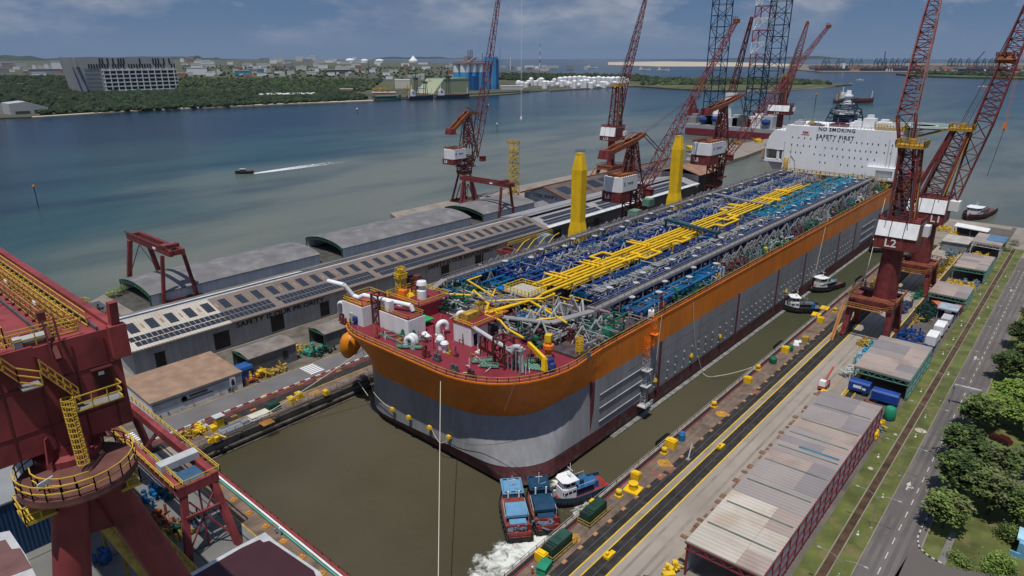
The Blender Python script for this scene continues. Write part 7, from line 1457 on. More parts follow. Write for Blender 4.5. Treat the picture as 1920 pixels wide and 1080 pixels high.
# side road, footpath, car park
def gpoly(name, m, pix, z=.009): q = B(); q.add([tuple(G(*p)[:2]) + (ZQ+z,) for p in pix], [tuple(range(len(pix)))]); return struct(q.o(name, m))
gpoly('side_road', mat('side_asphalt', (0.105, 0.092, 0.085), 0.9, 0.15, 0.1), [(1640, 1140), (1715, 1020), (1730, 1040), (1775, 1062), (1830, 1072), (1920, 1090), (2000, 1110), (2000, 1400), (1500, 1400)], .0075)
gpoly('car_park', mat('side_asphalt', (0.105, 0.092, 0.085)), [(1845, 860), (1900, 838), (2000, 830), (2000, 930), (1890, 905)], .0085)
gpoly('footpath', mat('path_grey', (0.17, 0.16, 0.15), 0.9, 0.2, 0.6), [(1757, 1052), (1772, 1060), (1794, 1000), (1783, 995)], .010)
t = thing('height_gantry', 'pale grey height gantry beam spanning the road beside the brightest tree', 'gantry', (-11, 186, ZQ)); ga, gc = G(1790, 722, 8.2), G(1840, 734, 8.2)
b = B(); b.beam(ga, gc, .7, .5); b.o('beam', mat('gantry_grey', (0.36, 0.36, 0.36), 0.6), t)
for p in (ga, gc): b = B(); b.tube((p.x, p.y, ZQ), (p.x, p.y, 8.0), .14, 8); b.o('post', GREY, t)
# white and black kerb round the corner
b = B(); w_ = B(); kp = [G(*q) for q in ((1800, 880), (1778, 905), (1758, 935), (1742, 965), (1728, 990), (1720, 1010), (1723, 1027), (1740, 1043), (1765, 1057))]
i = 0
for a, c in zip(kp[:-1], kp[1:]):
    n_ = 4
    for k in range(n_): (w_ if (i % 2) else b).beam(a.lerp(c, k/n_)+Vector((0, 0, .08)), a.lerp(c, (k+1)/n_)+Vector((0, 0, .08)), .22, .22); i += 1
struct(b.o('kerb', mat('kerb_dark', (0.05, 0.05, 0.05), 0.8))); struct(w_.o('kerb', mat('kerb_white', (0.5, 0.5, 0.48))))
b = B(); a, c = G(1845, 866), G(1930, 890); b.quad((a.x, a.y, ZQ+.013), (c.x, c.y, ZQ+.013), (c.x, c.y+.2, ZQ+.013), (a.x, a.y+.2, ZQ+.013)); struct(b.o('parking_line_marking', SIGNW))
for px, py, m, lb, rz in ((1915, 862, mat('car_dark_red', (0.10, 0.008, 0.012), 0.3), 'dark maroon parked car at the right edge by the car park', 1.2), (1875, 828, mat('car_maroon', (0.06, 0.008, 0.01), 0.3), 'maroon parked car under the roadside trees', 1.2), (1908, 790, mat('car_grey', (0.10, 0.11, 0.13), 0.3), 'dark grey parked car under the trees above the maroon one', 1.2)):
    p = G(px, py); vehicle(lb, p.x, p.y, rz, 4.0, 1.7, 1.4, m, name='parked_car', cat='car', group='cars parked under the roadside trees')
# pale blue kiosk at the corner
p = G(1905, 1030); t = thing('blue_kiosk', 'pale blue kiosk with a box roof at the bottom right corner', 'kiosk', (p.x+1.4, p.y, ZQ))
b = B(); b.box((p.x+1.4, p.y, ZQ+1.3), (2.6, 4.0, 2.6)); b.o('wall', mat('kiosk_blue', (0.14, 0.33, 0.48), 0.5), t); b = B(); b.box((p.x+1.2, p.y+.5, ZQ+2.8), (3.0, 3.6, .4)); b.o('roof', mat('kiosk_pale', (0.34, 0.55, 0.66), 0.5), t); b = B(); b.box((p.x+.06, p.y-.2, ZQ+1.5), (.1, 1.6, 1.2)); b.o('window', GLASS, t); b = B(); b.box((p.x-.1, p.y-2.4, ZQ+.5), (1.4, .3, 1.0)); b.o('barrier', mat('kiosk_blue', (0.14, 0.33, 0.48)), t)

# ---- low brown and blue roofs at the lower left, under the goliath crane
t = thing('blue_workshop', 'dark blue ribbed workshop with flat grey roof below the goliath crane', 'workshop', (-128, 16, ZQ))
b = B(); b.bb(-160, -118, -10, 27, ZQ, 13.6); b.o('wall', WALLB, t); b = B(); b.bb(-160.5, -117.8, -10.5, 27.4, 13.6, 13.9); b.o('roof', mat('flat_grey_roof', (0.22, 0.23, 0.24), 0.7, 0.1, 0.2), t)
def roof_at(name, label, pix, z, th, m, border=None):
    t = thing(name, label, 'building', tuple(G(*pix[0], z)[:2]) + (ZQ,)); P2 = [tuple(G(*p, z)[:2]) for p in pix]
    q = B(); q.prism(P2, ZQ, z-th); q.o('wall', DGREY, t); q = B(); q.prism(P2, z-th+.002, z); q.o('roof', border or LGREY, t); return t
t = roof_at('maroon_roof_store', 'store with dark maroon roof and pale edge at the bottom of the frame', [(330, 1090), (447, 1024), (497, 998), (517, 1015), (600, 1072), (660, 1180), (300, 1180)], 11.0, .5, None)
q = B(); q.prism([tuple(G(*p, 11.02)[:2]) for p in ((345, 1090), (452, 1028), (487, 1012), (494, 1017), (505, 1014), (516, 1021), (588, 1070), (640, 1180), (310, 1180))], 11.003, 11.06); q.o('roof_sheet', mat('maroon_roof', (0.045, 0.014, 0.02), 0.6, 0.1), t)
t = roof_at('brown_roof_store', 'store with brown roof and white edge in the lower left corner', [(-60, 1010), (18, 995), (48, 1040), (70, 1085), (90, 1180), (-60, 1180)], 16.0, .5, None)
q = B(); q.prism([tuple(G(*p, 16.02)[:2]) for p in ((-60, 1030), (10, 1012), (22, 1030), (38, 1028), (60, 1065), (-60, 1110))], 16.003, 16.06); q.o('roof_sheet', mat('brown_roof', (0.15, 0.075, 0.07), 0.7), t)
for i, (px, py, w_, d, n_, h_, m, lb) in enumerate(((290, 935, 5, 3, 24, 1.6, BLUE2, 'blue bins under the red portal gantry'), (320, 925, 4, 3, 20, 1.4, DGREEN, 'dark green crates under the red portal gantry'), (300, 985, 6, 5, 30, 1.2, RUST, 'rusty pipes stacked under the red portal gantry'), (335, 1000, 4, 4, 26, 1.2, YELD, 'yellow brown frames between the red portal legs'), (375, 990, 2.4, 4, 20, 1.4, LGREY, 'pale grey boat-like covers between the red portal legs'), (190, 1050, 2.6, 2.6, 18, 1.6, mat('skip_blue', (0.02, 0.08, 0.25)), 'blue bin in the dark gap beside the tubular leg'), (355, 985, 3, 5, 26, 1.5, DGREEN, 'green machinery between the red portal legs'))):
    p = G(px, py); heap(p.x, p.y, w_, d, n_, h_, m, 'material_stack', lb, 'materials', None, 2600+i)
for y in (24, 28.5): b = B(); b.rail([(-118, y, ZQ+6), (-70, y, ZQ+6)], 1.2, .07, 1.6, rows=3); b.bb(-118, -70, y-1.2, y, ZQ+5.8, ZQ+6); [b.beam((x, y-.6, ZQ), (x, y-.6, ZQ+5.8), .4) for x in range(-117, -70, 9)]; tag(b.o('access_gangway', YELD), ('yellow railed gangway nearer the blue workshop' if y < 26 else 'yellow railed gangway farther from the blue workshop'), 'gangway')
# ================================================================ BOATS
def hull_sections(L, W, D_, bow=.32, stern=.9):
    """pointed-bow hull, bow along +Y; returns ring list bottom/top"""
    st = [(-.5, stern*.92), (-.44, stern), (-.2, 1.0), (.1, 1.0), (.5-bow, .96), (.5-bow*.55, .74), (.5-bow*.2, .40), (.5, .06)]
    rows = []
    for t, k in st:
        y = t*L; sh = max(0, t-.05)**2*2.6*D_*.55; w_ = W/2*k
        rows.append([(-w_*.86, y, -.6), (-w_, y, D_*.55 + sh), (-w_*1.02, y, D_+sh), (-w_*.95, y, D_+sh), (-w_*.93, y, D_*.62+sh*.8), (w_*.93, y, D_*.62+sh*.8), (w_*.95, y, D_+sh), (w_*1.02, y, D_+sh), (w_, y, D_*.55+sh), (w_*.86, y, -.6)])
    return rows
def boat(label, p0, p1, W, hull_m, rim_m, deck_m, plan, D_=1.9, group=None, name='tug_boat', cat='tug', fend=True):
    """p0 stern point, p1 bow point on the water; plan(add, L, W, D) adds the superstructure in local space"""
    p0, p1 = Vector(p0), Vector(p1); d = p1-p0; L = d.length; rz = math.atan2(d.y, d.x) - math.pi/2; c = (p0+p1)/2
    t = thing(name, label, cat, (c.x, c.y, 0), group); t.rotation_euler = (0, 0, rz)
    def ad(bd, nm, m, par=None, smooth=False): ob = bd.o(nm, m, None, smooth); ob.parent = par or t; return ob
    rw = hull_sections(L, W, D_)
    hb = B(); n_ = len(rw)
    for mi, segs in ((0, (0, 8)), (1, (1, 2, 3, 5, 6, 7)), (2, (4,))):
        for i in range(n_-1):
            for k in segs: hb.add([rw[i][k], rw[i][k+1], rw[i+1][k+1], rw[i+1][k]], ((0, 1, 2, 3),), mi)
    hb.add(rw[0], (tuple(range(9, -1, -1)),), 0); hb.add(rw[-1], (tuple(range(10)),), 0)
    h = hb.o('hull', [hull_m, rim_m, deck_m]); h.parent = t
    if fend:
        f0 = None
        for i in range(n_-1):
            for s_ in (1, 8):
                for k in (0.15, .5, .85):
                    a, c_ = Vector(rw[i][s_]), Vector(rw[i+1][s_]); p = a.lerp(c_, k)
                    if f0 is None: q = B(); q.lathe([(.2, -.14), (.42, -.1), (.42, .1), (.2, .14)], (0, 0, 0), 8); q.xform(Matrix.Rotation(R_(90), 4, 'Y')); f0 = ad(q, 'tyre_fender', BLACK); f = f0
                    else: f = f0.copy(); col.objects.link(f); f.parent = t
                    f.location = p + Vector((-.1 if p.x < 0 else .1, 0, -.25))
        for x in (-.8, 0, .8): f = f0.copy(); col.objects.link(f); f.parent = t; f.location = (x*W*.4, -L/2-.1, D_*.4); f.rotation_euler = (0, 0, math.pi/2)
    plan(ad, L, W, D_)
    return t
def win_band(x0, x1, y0, y1, z0, z1, e=.03):
    q = B(); nx = max(2, int((x1-x0)/.9)); ny = max(2, int((y1-y0)/.9))
    for i in range(nx):
        a = x0 + (x1-x0)*(i+.12)/nx; c = x0 + (x1-x0)*(i+.88)/nx; q.bb(a, c, y1, y1+e, z0, z1); q.bb(a, c, y0-e, y0, z0, z1)
    for i in range(ny):
        a = y0 + (y1-y0)*(i+.12)/ny; c = y0 + (y1-y0)*(i+.88)/ny; q.bb(x1, x1+e, a, c, z0, z1); q.bb(x0-e, x0, a, c, z0, z1)
    return q
BRED = mat('boat_red', (0.24, 0.035, 0.03), 0.55, 0.25, 0.8); BOXD = mat('oxide_deck', (0.19, 0.05, 0.035), 0.6, 0.25, 0.8)
BNAVY = mat('boat_navy', (0.012, 0.05, 0.10), 0.5, 0.2, 0.8); BLK = mat('boat_black', (0.018, 0.018, 0.02), 0.6, 0.3, 0.8); BSKY = mat('boat_sky_blue', (0.12, 0.27, 0.43), 0.5, 0.12, 0.8); BMID = mat('boat_mid_blue', (0.025, 0.11, 0.26), 0.5, 0.2, 0.8)
def plan_workboat(roof, upper, canopy, deckm):
    def f(ad, L, W, D_):
        wh = ad(B().bb(-W*.34, W*.34, L*.10, L*.36, D_*.6, D_+1.9), 'wheelhouse', roof)
        ad(B().bb(-W*.40, W*.40, L*.08, L*.40, D_+1.9, D_+2.05), 'roof', roof, wh); ad(win_band(-W*.34, W*.34, L*.10, L*.36, D_+1.5, D_+2.3), 'window', GLASS, wh)
        ad(B().bb(-W*.38, W*.38, -L*.05, L*.10, D_*.6, D_+.9), 'deck_house', upper)
        ad(B().prof([(-L*.24, D_+.9), (-L*.20, D_+1.6), (-L*.06, D_+1.7), (-L*.06, D_+.5), (-L*.24, D_+.4)], 'x', -W*.38, W*.38), 'canopy', canopy)
        ad(B().bb(-W*.30, W*.30, -L*.36, -L*.27, D_*.6, D_+.5), 'hatch', canopy)
        ad(B().bb(-W*.45, W*.45, -L*.385, -L*.37, D_*.6, D_+.45).bb(-W*.44, W*.44, -L*.49, -L*.475, D_*.7, D_+.1), 'tow_bar', BRED)
        q = B(); q.tube((0, L*.22, D_+2.0), (0, L*.22, D_+4.4), .06, 5); q.tube((-.7, L*.22, D_+3.5), (.7, L*.22, D_+3.5), .05, 5); q.tube((.3, L*.2, D_+2.0), (1.0, L*.12, D_+3.2), .05, 5); ad(q, 'mast', WHITE)
        for sx in (-1, 1): q = B(); q.tube((sx*W*.2, L*.07, D_+1.2), (sx*W*.2, L*.07, D_+2.6), .16, 8); ad(q, 'funnel', WHITE)
        q = clutter(int(L*37) % 97, 16, W*.7, L*.12, .7); q.xform(Matrix.Translation((0, -L*.47, D_*.65))); ad(q, 'deck_gear', mat('deck_gear_mix', (0.10, 0.12, 0.16), 0.7, 0.5, 2.0))
        q = B(); q.rail([(-W*.4, L*.08, D_), (-W*.42, -L*.25, D_)], .9, .04, 1.2, rows=1); q.rail([(W*.4, L*.08, D_), (W*.42, -L*.25, D_)], .9, .04, 1.2, rows=1); q.bb(-.12, .12, L*.40, L*.47, D_, D_+1.2); ad(q, 'railing', LGREY)
    return f
def plan_tug(house, roofm, aft, star=False):
    def f(ad, L, W, D_):
        wh = ad(B().prism([(-W*.30, L*.10), (W*.30, L*.10), (W*.30, L*.26), (W*.2, L*.32), (-W*.2, L*.32), (-W*.30, L*.26)], D_*.6, D_+1.5), 'lower_house', house)
        w2 = ad(B().prism([(-W*.27, L*.11), (W*.27, L*.11), (W*.27, L*.24), (W*.18, L*.29), (-W*.18, L*.29), (-W*.27, L*.24)], D_+1.5, D_+3.0), 'wheelhouse', house)
        ad(B().prism([(-W*.34, L*.07), (W*.34, L*.07), (W*.34, L*.26), (W*.22, L*.33), (-W*.22, L*.33), (-W*.34, L*.26)], D_+3.0, D_+3.15), 'roof', house, w2)
        ad(win_band(-W*.27, W*.27, L*.11, L*.285, D_+2.0, D_+2.75), 'window', GLASS, w2); ad(win_band(-W*.30, W*.30, L*.10, L*.31, D_+.5, D_+1.0), 'window', GLASS, wh)
        ad(B().bb(-W*.28, W*.28, -L*.20, L*.10, D_*.6, D_+.9), 'engine_casing', aft); ad(B().bb(-W*.33, W*.33, -L*.21, L*.09, D_+.9, D_+1.0), 'casing_roof', roofm)
        ad(B().bb(-W*.2, W*.2, -L*.32, -L*.22, D_*.6, D_+.8), 'tow_winch', BMID)
        for sx in (-1, 1): q = B(); q.box((sx*W*.18, -L*.02, D_+1.6), (.5, .8, 1.3), 0, taper=.8); ad(q, 'funnel', aft)
        q = B(); q.tube((0, L*.14, D_+3.1), (0, L*.14, D_+6.0), .06, 5); q.tube((-.9, L*.14, D_+4.8), (.9, L*.14, D_+4.8), .05, 5); q.box((0, L*.16, D_+3.9), (1.1, .2, .2)); ad(q, 'mast', WHITE)
        q = B(); q.rail([(-W*.33, -L*.2, D_+1.0), (-W*.33, L*.07, D_+1.0)], .8, .04, 1.2, rows=1); q.rail([(W*.33, -L*.2, D_+1.0), (W*.33, L*.07, D_+1.0)], .8, .04, 1.2, rows=1); q.bb(-.2, .2, L*.38, L*.42, D_, D_+1.3); ad(q, 'railing', LGREY)
        if star: q = B(); z = D_+.75; pts = [(W*.30+.02, L*.17 + (.5 if i % 2 == 0 else .21)*math.sin(i*math.pi/5), z + (.5 if i % 2 == 0 else .21)*math.cos(i*math.pi/5)) for i in range(10)]; q.add(pts, (tuple(range(9, -1, -1)),)); ad(q, 'star_emblem', mat('emblem_red', (0.5, 0.02, 0.02), 0.5), wh)
    return f
W0 = lambda x, y: G(x, y, 0.0)
boat('light blue roofed workboat with red deck, leftmost of the pair pushing the bow', W0(975, 1018), W0(955, 920), 5.0, BLK, BLK, BOXD, plan_workboat(BSKY, BOXD, BSKY, BOXD), group='boats pushing the bow')
boat('navy roofed workboat with red bulwark, right of the light blue one', W0(1029, 1004), W0(1003, 916), 5.0, BLK, BLK, BOXD, plan_workboat(BNAVY, BNAVY, BNAVY, BOXD), group='boats pushing the bow')
boat('blue tug with white wheelhouse and red star between bow and quay', W0(1134, 910), W0(1028, 950), 5.2, BNAVY, BNAVY, BRED, plan_tug(WHITE, BMID, BNAVY, True), group='boats pushing the bow')
boat('black tug with white house, nearest of the tugs alongside the hull', W0(1538, 583), W0(1464, 581), 6.4, BLK, BLK, mat('tug_grey_deck', (0.12, 0.13, 0.13), 0.7), plan_tug(WHITE, DGREY, DGREY), group='black tugs alongside the hull')
boat('black tug with green-grey roof, second of the tugs alongside the hull', W0(1572, 534), W0(1520, 549), 6.2, BLK, BLK, BOXD, plan_tug(WHITE, SEAG, DGREY), group='black tugs alongside the hull')
boat('black tug half hidden behind crane L2 beside the hull', W0(1668, 462), W0(1634, 474), 6.6, BLK, BLK, BOXD, plan_tug(WHITE, DGREY, DGREY), group='black tugs alongside the hull')
boat('dark red hulled tug with white bridge off the end of the quay', W0(1852, 396), W0(1812, 414), 10.5, mat('tug_maroon', (0.06, 0.018, 0.018), 0.6, 0.3), mat('tug_maroon2', (0.075, 0.02, 0.02), 0.6), mat('tug_brown_deck', (0.13, 0.05, 0.04), 0.7), plan_tug(WHITE, mat('tug_maroon2', (0.075, 0.02, 0.02)), LGREY), D_=2.8, group=None)
def plan_launch(ad, L, W, D_):
    ad(B().bb(-W*.36, W*.36, -L*.05, L*.22, D_*.5, D_+1.6), 'cabin', DGREY); ad(B().bb(-W*.4, W*.4, -L*.08, L*.24, D_+1.6, D_+1.8), 'roof', LGREY); ad(B().bb(-W*.35, W*.35, -L*.4, -L*.1, D_*.5, D_+.5), 'aft_deck', mat('launch_brown', (0.12, 0.06, 0.05), 0.6)); ad(win_band(-W*.36, W*.36, -L*.05, L*.22, D_+.7, D_+1.3), 'window', GLASS)
boat('small dark launch speeding across the strait with a white wake', W0(476, 325), W0(441, 326), 4.4, BLK, BLK, BOXD, plan_launch, D_=1.7, name='launch', cat='launch', fend=False)
def plan_tanker(ad, L, W, D_):
    ad(B().bb(-W*.42, W*.42, -L*.42, -L*.26, D_*.6, D_+9), 'bridge_house', WHITE); ad(B().bb(-W*.5, W*.5, -L*.37, -L*.31, D_+9, D_+12), 'bridge', WHITE); ad(B().bb(-W*.14, W*.14, -L*.44, -L*.40, D_, D_+14), 'funnel', mat('funnel_ochre', (0.4, 0.25, 0.1), 0.6)); q = B(); q.tube((0, -L*.34, D_+12), (0, -L*.34, D_+22), .7, 5); q.tube((0, L*.44, D_), (0, L*.44, D_+14), .7, 5); ad(q, 'mast', WHITE)
    q = B(); [q.tube((k, -L*.22, D_+.9), (k, L*.38, D_+.9), .5, 5) for k in (-2, 0, 2)]; q.bb(-W*.4, W*.4, L*.02, L*.06, D_, D_+2.4); ad(q, 'deck_pipes', mat('tanker_deck_red', (0.2, 0.08, 0.07), 0.6))
boat('far tanker with white bridge and dull red deck out in the strait', W0(1566, 193), W0(1637, 192), 17, mat('tanker_hull', (0.10, 0.04, 0.045), 0.6), mat('tanker_rim', (0.14, 0.06, 0.06), 0.6), mat('tanker_deck', (0.19, 0.08, 0.07), 0.6), plan_tanker, D_=7, name='tanker', cat='tanker', fend=False)
def plan_small(ad, L, W, D_): ad(B().bb(-W*.36, W*.36, -L*.2, L*.15, D_*.5, D_+3), 'cabin', WHITE); ad(win_band(-W*.36, W*.36, -L*.2, L*.15, D_+1.4, D_+2.3, .1), 'window', GLASS)
for px, py, L, lb in ((1843, 164, 26, 'small white boat between the booms of cranes L2 and L1, far out'), (1612, 151, 26, 'small grey boat near the island tip'), ): p = W0(px, py); boat(lb, p+Vector((-L/2, 0, 0)), p+Vector((L/2, 4, 0)), 6, LGREY, WHITE, LGREY, plan_small, D_=3, name='small_boat', cat='boat', fend=False)
for px, py, L, lb in ((1110, 128, 90, 'hazy white ship near the horizon, left of crane L13'), (1208, 132, 80, 'hazy white ship near the horizon, just right of crane L13'), (1243, 133, 80, 'second hazy white ship right of crane L13')): p = W0(px, py); boat(lb, p+Vector((-L/2, 0, 0)), p+Vector((L/2, 10, 0)), 18, LGREY, WHITE, LGREY, plan_tanker, D_=8, name='distant_ship', cat='ship', fend=False)
# navigation marks
for px, py, h_, lb in ((72, 388, 13, 'thin black pole with orange top standing in the strait'), (932, 247, 9, 'pale topped pole in the water beside crane L8'), (915, 204, 4, 'tiny white buoy beyond crane L8'), (1480, 225, 12, 'orange topped pole in the water left of the accommodation block'), (1527, 205, 16, 'pole with pale orange top in front of the island tip'), (670, 212, 4, 'tiny white buoy off the wooded far shore')):
    p = W0(px, py); k = p.length/600; b = B(); b.tube((p.x, p.y, -2), (p.x, p.y, h_*.85*max(1, k*.8)), .22*max(1, k), 6); t = thing('channel_marker', lb, 'marker', (p.x, p.y, 0), 'channel markers'); b.o('pole', BLK, t); b = B(); b.lathe([(.4*max(1, k), 0), (.75*max(1, k), .6*max(1, k)), (.5*max(1, k), 1.5*max(1, k))], (p.x, p.y, h_*.85*max(1, k*.8)), 8); b.o('top_mark', ORGB if 'orange' in lb else WHITE, t)
# ---- foam: ragged sheets lying on the water, see-through between the bubbles
def foam_mat(name, scale, lo, hi, sc3=(1, 1, 1)):
    m = bpy.data.materials.new(name); m.use_nodes = True; t = m.node_tree; n = t.nodes.new; l = t.links.new
    b_ = t.nodes['Principled BSDF']; b_.inputs['Base Color'].default_value = (0.62, 0.64, 0.60, 1); b_.inputs['Roughness'].default_value = 0.8
    tcn = n('ShaderNodeTexCoord'); sp = n('ShaderNodeSeparateXYZ'); l(tcn.outputs['Generated'], sp.inputs[0])
    def m_(op, a, c=None):
        q = n('ShaderNodeMath'); q.operation = op
        for i, x in enumerate((a, c)):
            if x is None: continue
            if isinstance(x, (int, float)): q.inputs[i].default_value = x
            else: l(x, q.inputs[i])
        return q.outputs[0]
    # fade towards the rim of the sheet
    fx = m_('MULTIPLY', m_('MULTIPLY', sp.outputs['X'], m_('SUBTRACT', 1.0, sp.outputs['X'])), 4.0); fy = m_('MULTIPLY', m_('MULTIPLY', sp.outputs['Y'], m_('SUBTRACT', 1.0, sp.outputs['Y'])), 4.0)
    rim = m_('MULTIPLY', fx, fy)
    geo = n('ShaderNodeNewGeometry'); mp = n('ShaderNodeMapping'); mp.inputs['Scale'].default_value = sc3; l(geo.outputs['Position'], mp.inputs['Vector'])
    q = n('ShaderNodeTexNoise'); q.inputs['Scale'].default_value = scale; q.inputs['Detail'].default_value = 8; q.inputs['Roughness'].default_value = .65; q.inputs['Distortion'].default_value = .8; l(mp.outputs[0], q.inputs['Vector'])
    v = m_('ADD', q.outputs['Fac'], m_('MULTIPLY', m_('SUBTRACT', rim, 0.55), 0.38))
    mr = n('ShaderNodeMapRange'); mr.inputs['From Min'].default_value = lo; mr.inputs['From Max'].default_value = hi; l(v, mr.inputs['Value'])
    l(mr.outputs[0], b_.inputs['Alpha']); return m
def foam(name, pts, m):
    q = B(); q.add([(p.x, p.y, .035) for p in pts], [tuple(range(len(pts)))]); ob = q.o(name, m); ob['kind'] = 'stuff'; return ob
FO = foam_mat('prop_wash_foam', .38, .47, .66)
foam('wash_foam', [W0(*p) for p in ((850, 1100), (868, 1050), (930, 1012), (1040, 1000), (1110, 960), (1120, 985), (1060, 1030), (960, 1110), (900, 1160))], FO)
foam('wash_foam', [W0(*p) for p in ((1035, 960), (1080, 948), (1180, 890), (1180, 915), (1090, 985), (1045, 990))], foam_mat('thin_foam', .5, .54, .72))
foam('wash_foam', [W0(*p) for p in ((1000, 900), (1060, 900), (1110, 880), (1100, 900), (1050, 925), (1000, 930))], foam_mat('thin_foam2', .6, .56, .74))
a, c = W0(474, 325.5), W0(690, 296); d = (c-a).normalized(); s_ = Vector((-d.y, d.x, 0)); b = B()
n_ = 12
for i in range(n_):
    t0, t1 = i/n_, (i+1)/n_; w0_, w1_ = 1.6+7*t0**.7, 1.6+7*t1**.7; p, q = a.lerp(c, t0), a.lerp(c, t1)
    b.quad(p-s_*w0_+Vector((0, 0, .03)), p+s_*w0_+Vector((0, 0, .03)), q+s_*w1_+Vector((0, 0, .03)), q-s_*w1_+Vector((0, 0, .03)))
wk = bpy.data.materials.new('launch_wake'); wk.use_nodes = True; t_ = wk.node_tree; pb_ = t_.nodes['Principled BSDF']; pb_.inputs['Base Color'].default_value = (.6, .62, .62, 1); pb_.inputs['Roughness'].default_value = .8
nn = t_.nodes.new('ShaderNodeTexNoise'); nn.inputs['Scale'].default_value = .5; nn.inputs['Detail'].default_value = 6; ge_ = t_.nodes.new('ShaderNodeNewGeometry'); t_.links.new(ge_.outputs['Position'], nn.inputs['Vector'])
vd = t_.nodes.new('ShaderNodeVectorMath'); vd.operation = 'DISTANCE'; t_.links.new(ge_.outputs['Position'], vd.inputs[0]); vd.inputs[1].default_value = tuple(a)
mr1 = t_.nodes.new('ShaderNodeMapRange'); mr1.inputs['From Max'].default_value = (c-a).length; mr1.inputs['To Min'].default_value = .42; mr1.inputs['To Max'].default_value = -.32; t_.links.new(vd.outputs['Value'], mr1.inputs['Value'])
ad_ = t_.nodes.new('ShaderNodeMath'); t_.links.new(nn.outputs['Fac'], ad_.inputs[0]); t_.links.new(mr1.outputs[0], ad_.inputs[1])
mr2 = t_.nodes.new('ShaderNodeMapRange'); mr2.inputs['From Min'].default_value = .42; mr2.inputs['From Max'].default_value = .75; t_.links.new(ad_.outputs[0], mr2.inputs['Value']); t_.links.new(mr2.outputs[0], pb_.inputs['Alpha'])
o_ = b.o('wake_foam', wk); o_['kind'] = 'stuff'
for px, py in ((718, 1052), (600, 800), (1062, 1020)): pass
# ---- mooring lines
def line(label, pts, r=.07, m=None, sag=0.0, n_=12):
    P2 = []
    for a, c in zip(pts[:-1], pts[1:]):
        a, c = Vector(a), Vector(c)
        for i in range(n_): t0 = i/n_; P2.append(a.lerp(c, t0) - Vector((0, 0, sag*4*t0*(1-t0))))
    P2.append(Vector(pts[-1])); q = B(); q.path(P2, r, 5); return tag(q.o('mooring_line', m or ROPE), label, 'rope', 'mooring lines of the ship')
line('taut pale line running from the bow hawse towards the dock head', [GY(826, 712, 78.0), G(818, 1420, 3.6)], .065)
line('pale line from the left bow flare down to the left quay ramp', [GY(684, 652, 84), G(470, 792, 3.8)], .08, sag=.6)
line('thin line hanging from the bow rail down to the bollard row, leftmost', [GY(670, 612, 79), GY(700, 735, 82), GY(736, 766, 81.6)], .06, sag=.6)
line('slack line looping between the two right bollards on the bow', [GY(808, 801, 81.5), GY(825, 830, 81.2), GY(843, 819, 81.5)], .06, sag=.5)
line('dark slack line from the last bow bollard across the grey bow', [GY(844, 820, 81.5), GY(890, 834, 81.5), GY(970, 825, 82.0)], .05, DGREY, sag=.4)
line('thin pale line from the bow rail across the orange flare', [GY(971, 704, 77.6), GY(945, 772, 80.4)], .04)
line('white messenger line hanging from the side rail and curving to the quay', [GX(1300, 566, HX+.15), GX(1303, 640, HX+.4), GX(1318, 700, HX+1.6), W0(1338, 711)+Vector((0, 0, .8)), G(1425, 683, 4.2)], .075, sag=.5)
line('pale line down the hull side above the yellow mooring bollard', [GX(1241, 590, HX+.15), GX(1226, 716, HX+.3)], .06)
line('pale line down the far hull side above the tugs', [GX(1548, 425, HX+.2), GX(1530, 505, HX+.3)], .08)
line('long pale line from the stern deck down to the quay fender', [GX(1660, 372, HX+.2), G(1612, 560, 4.0)], .09, sag=.8)
line('line along the left quay edge from the bollard to the corner', [GY(690, 742, 83), G(672, 716, 3.7)], .06)
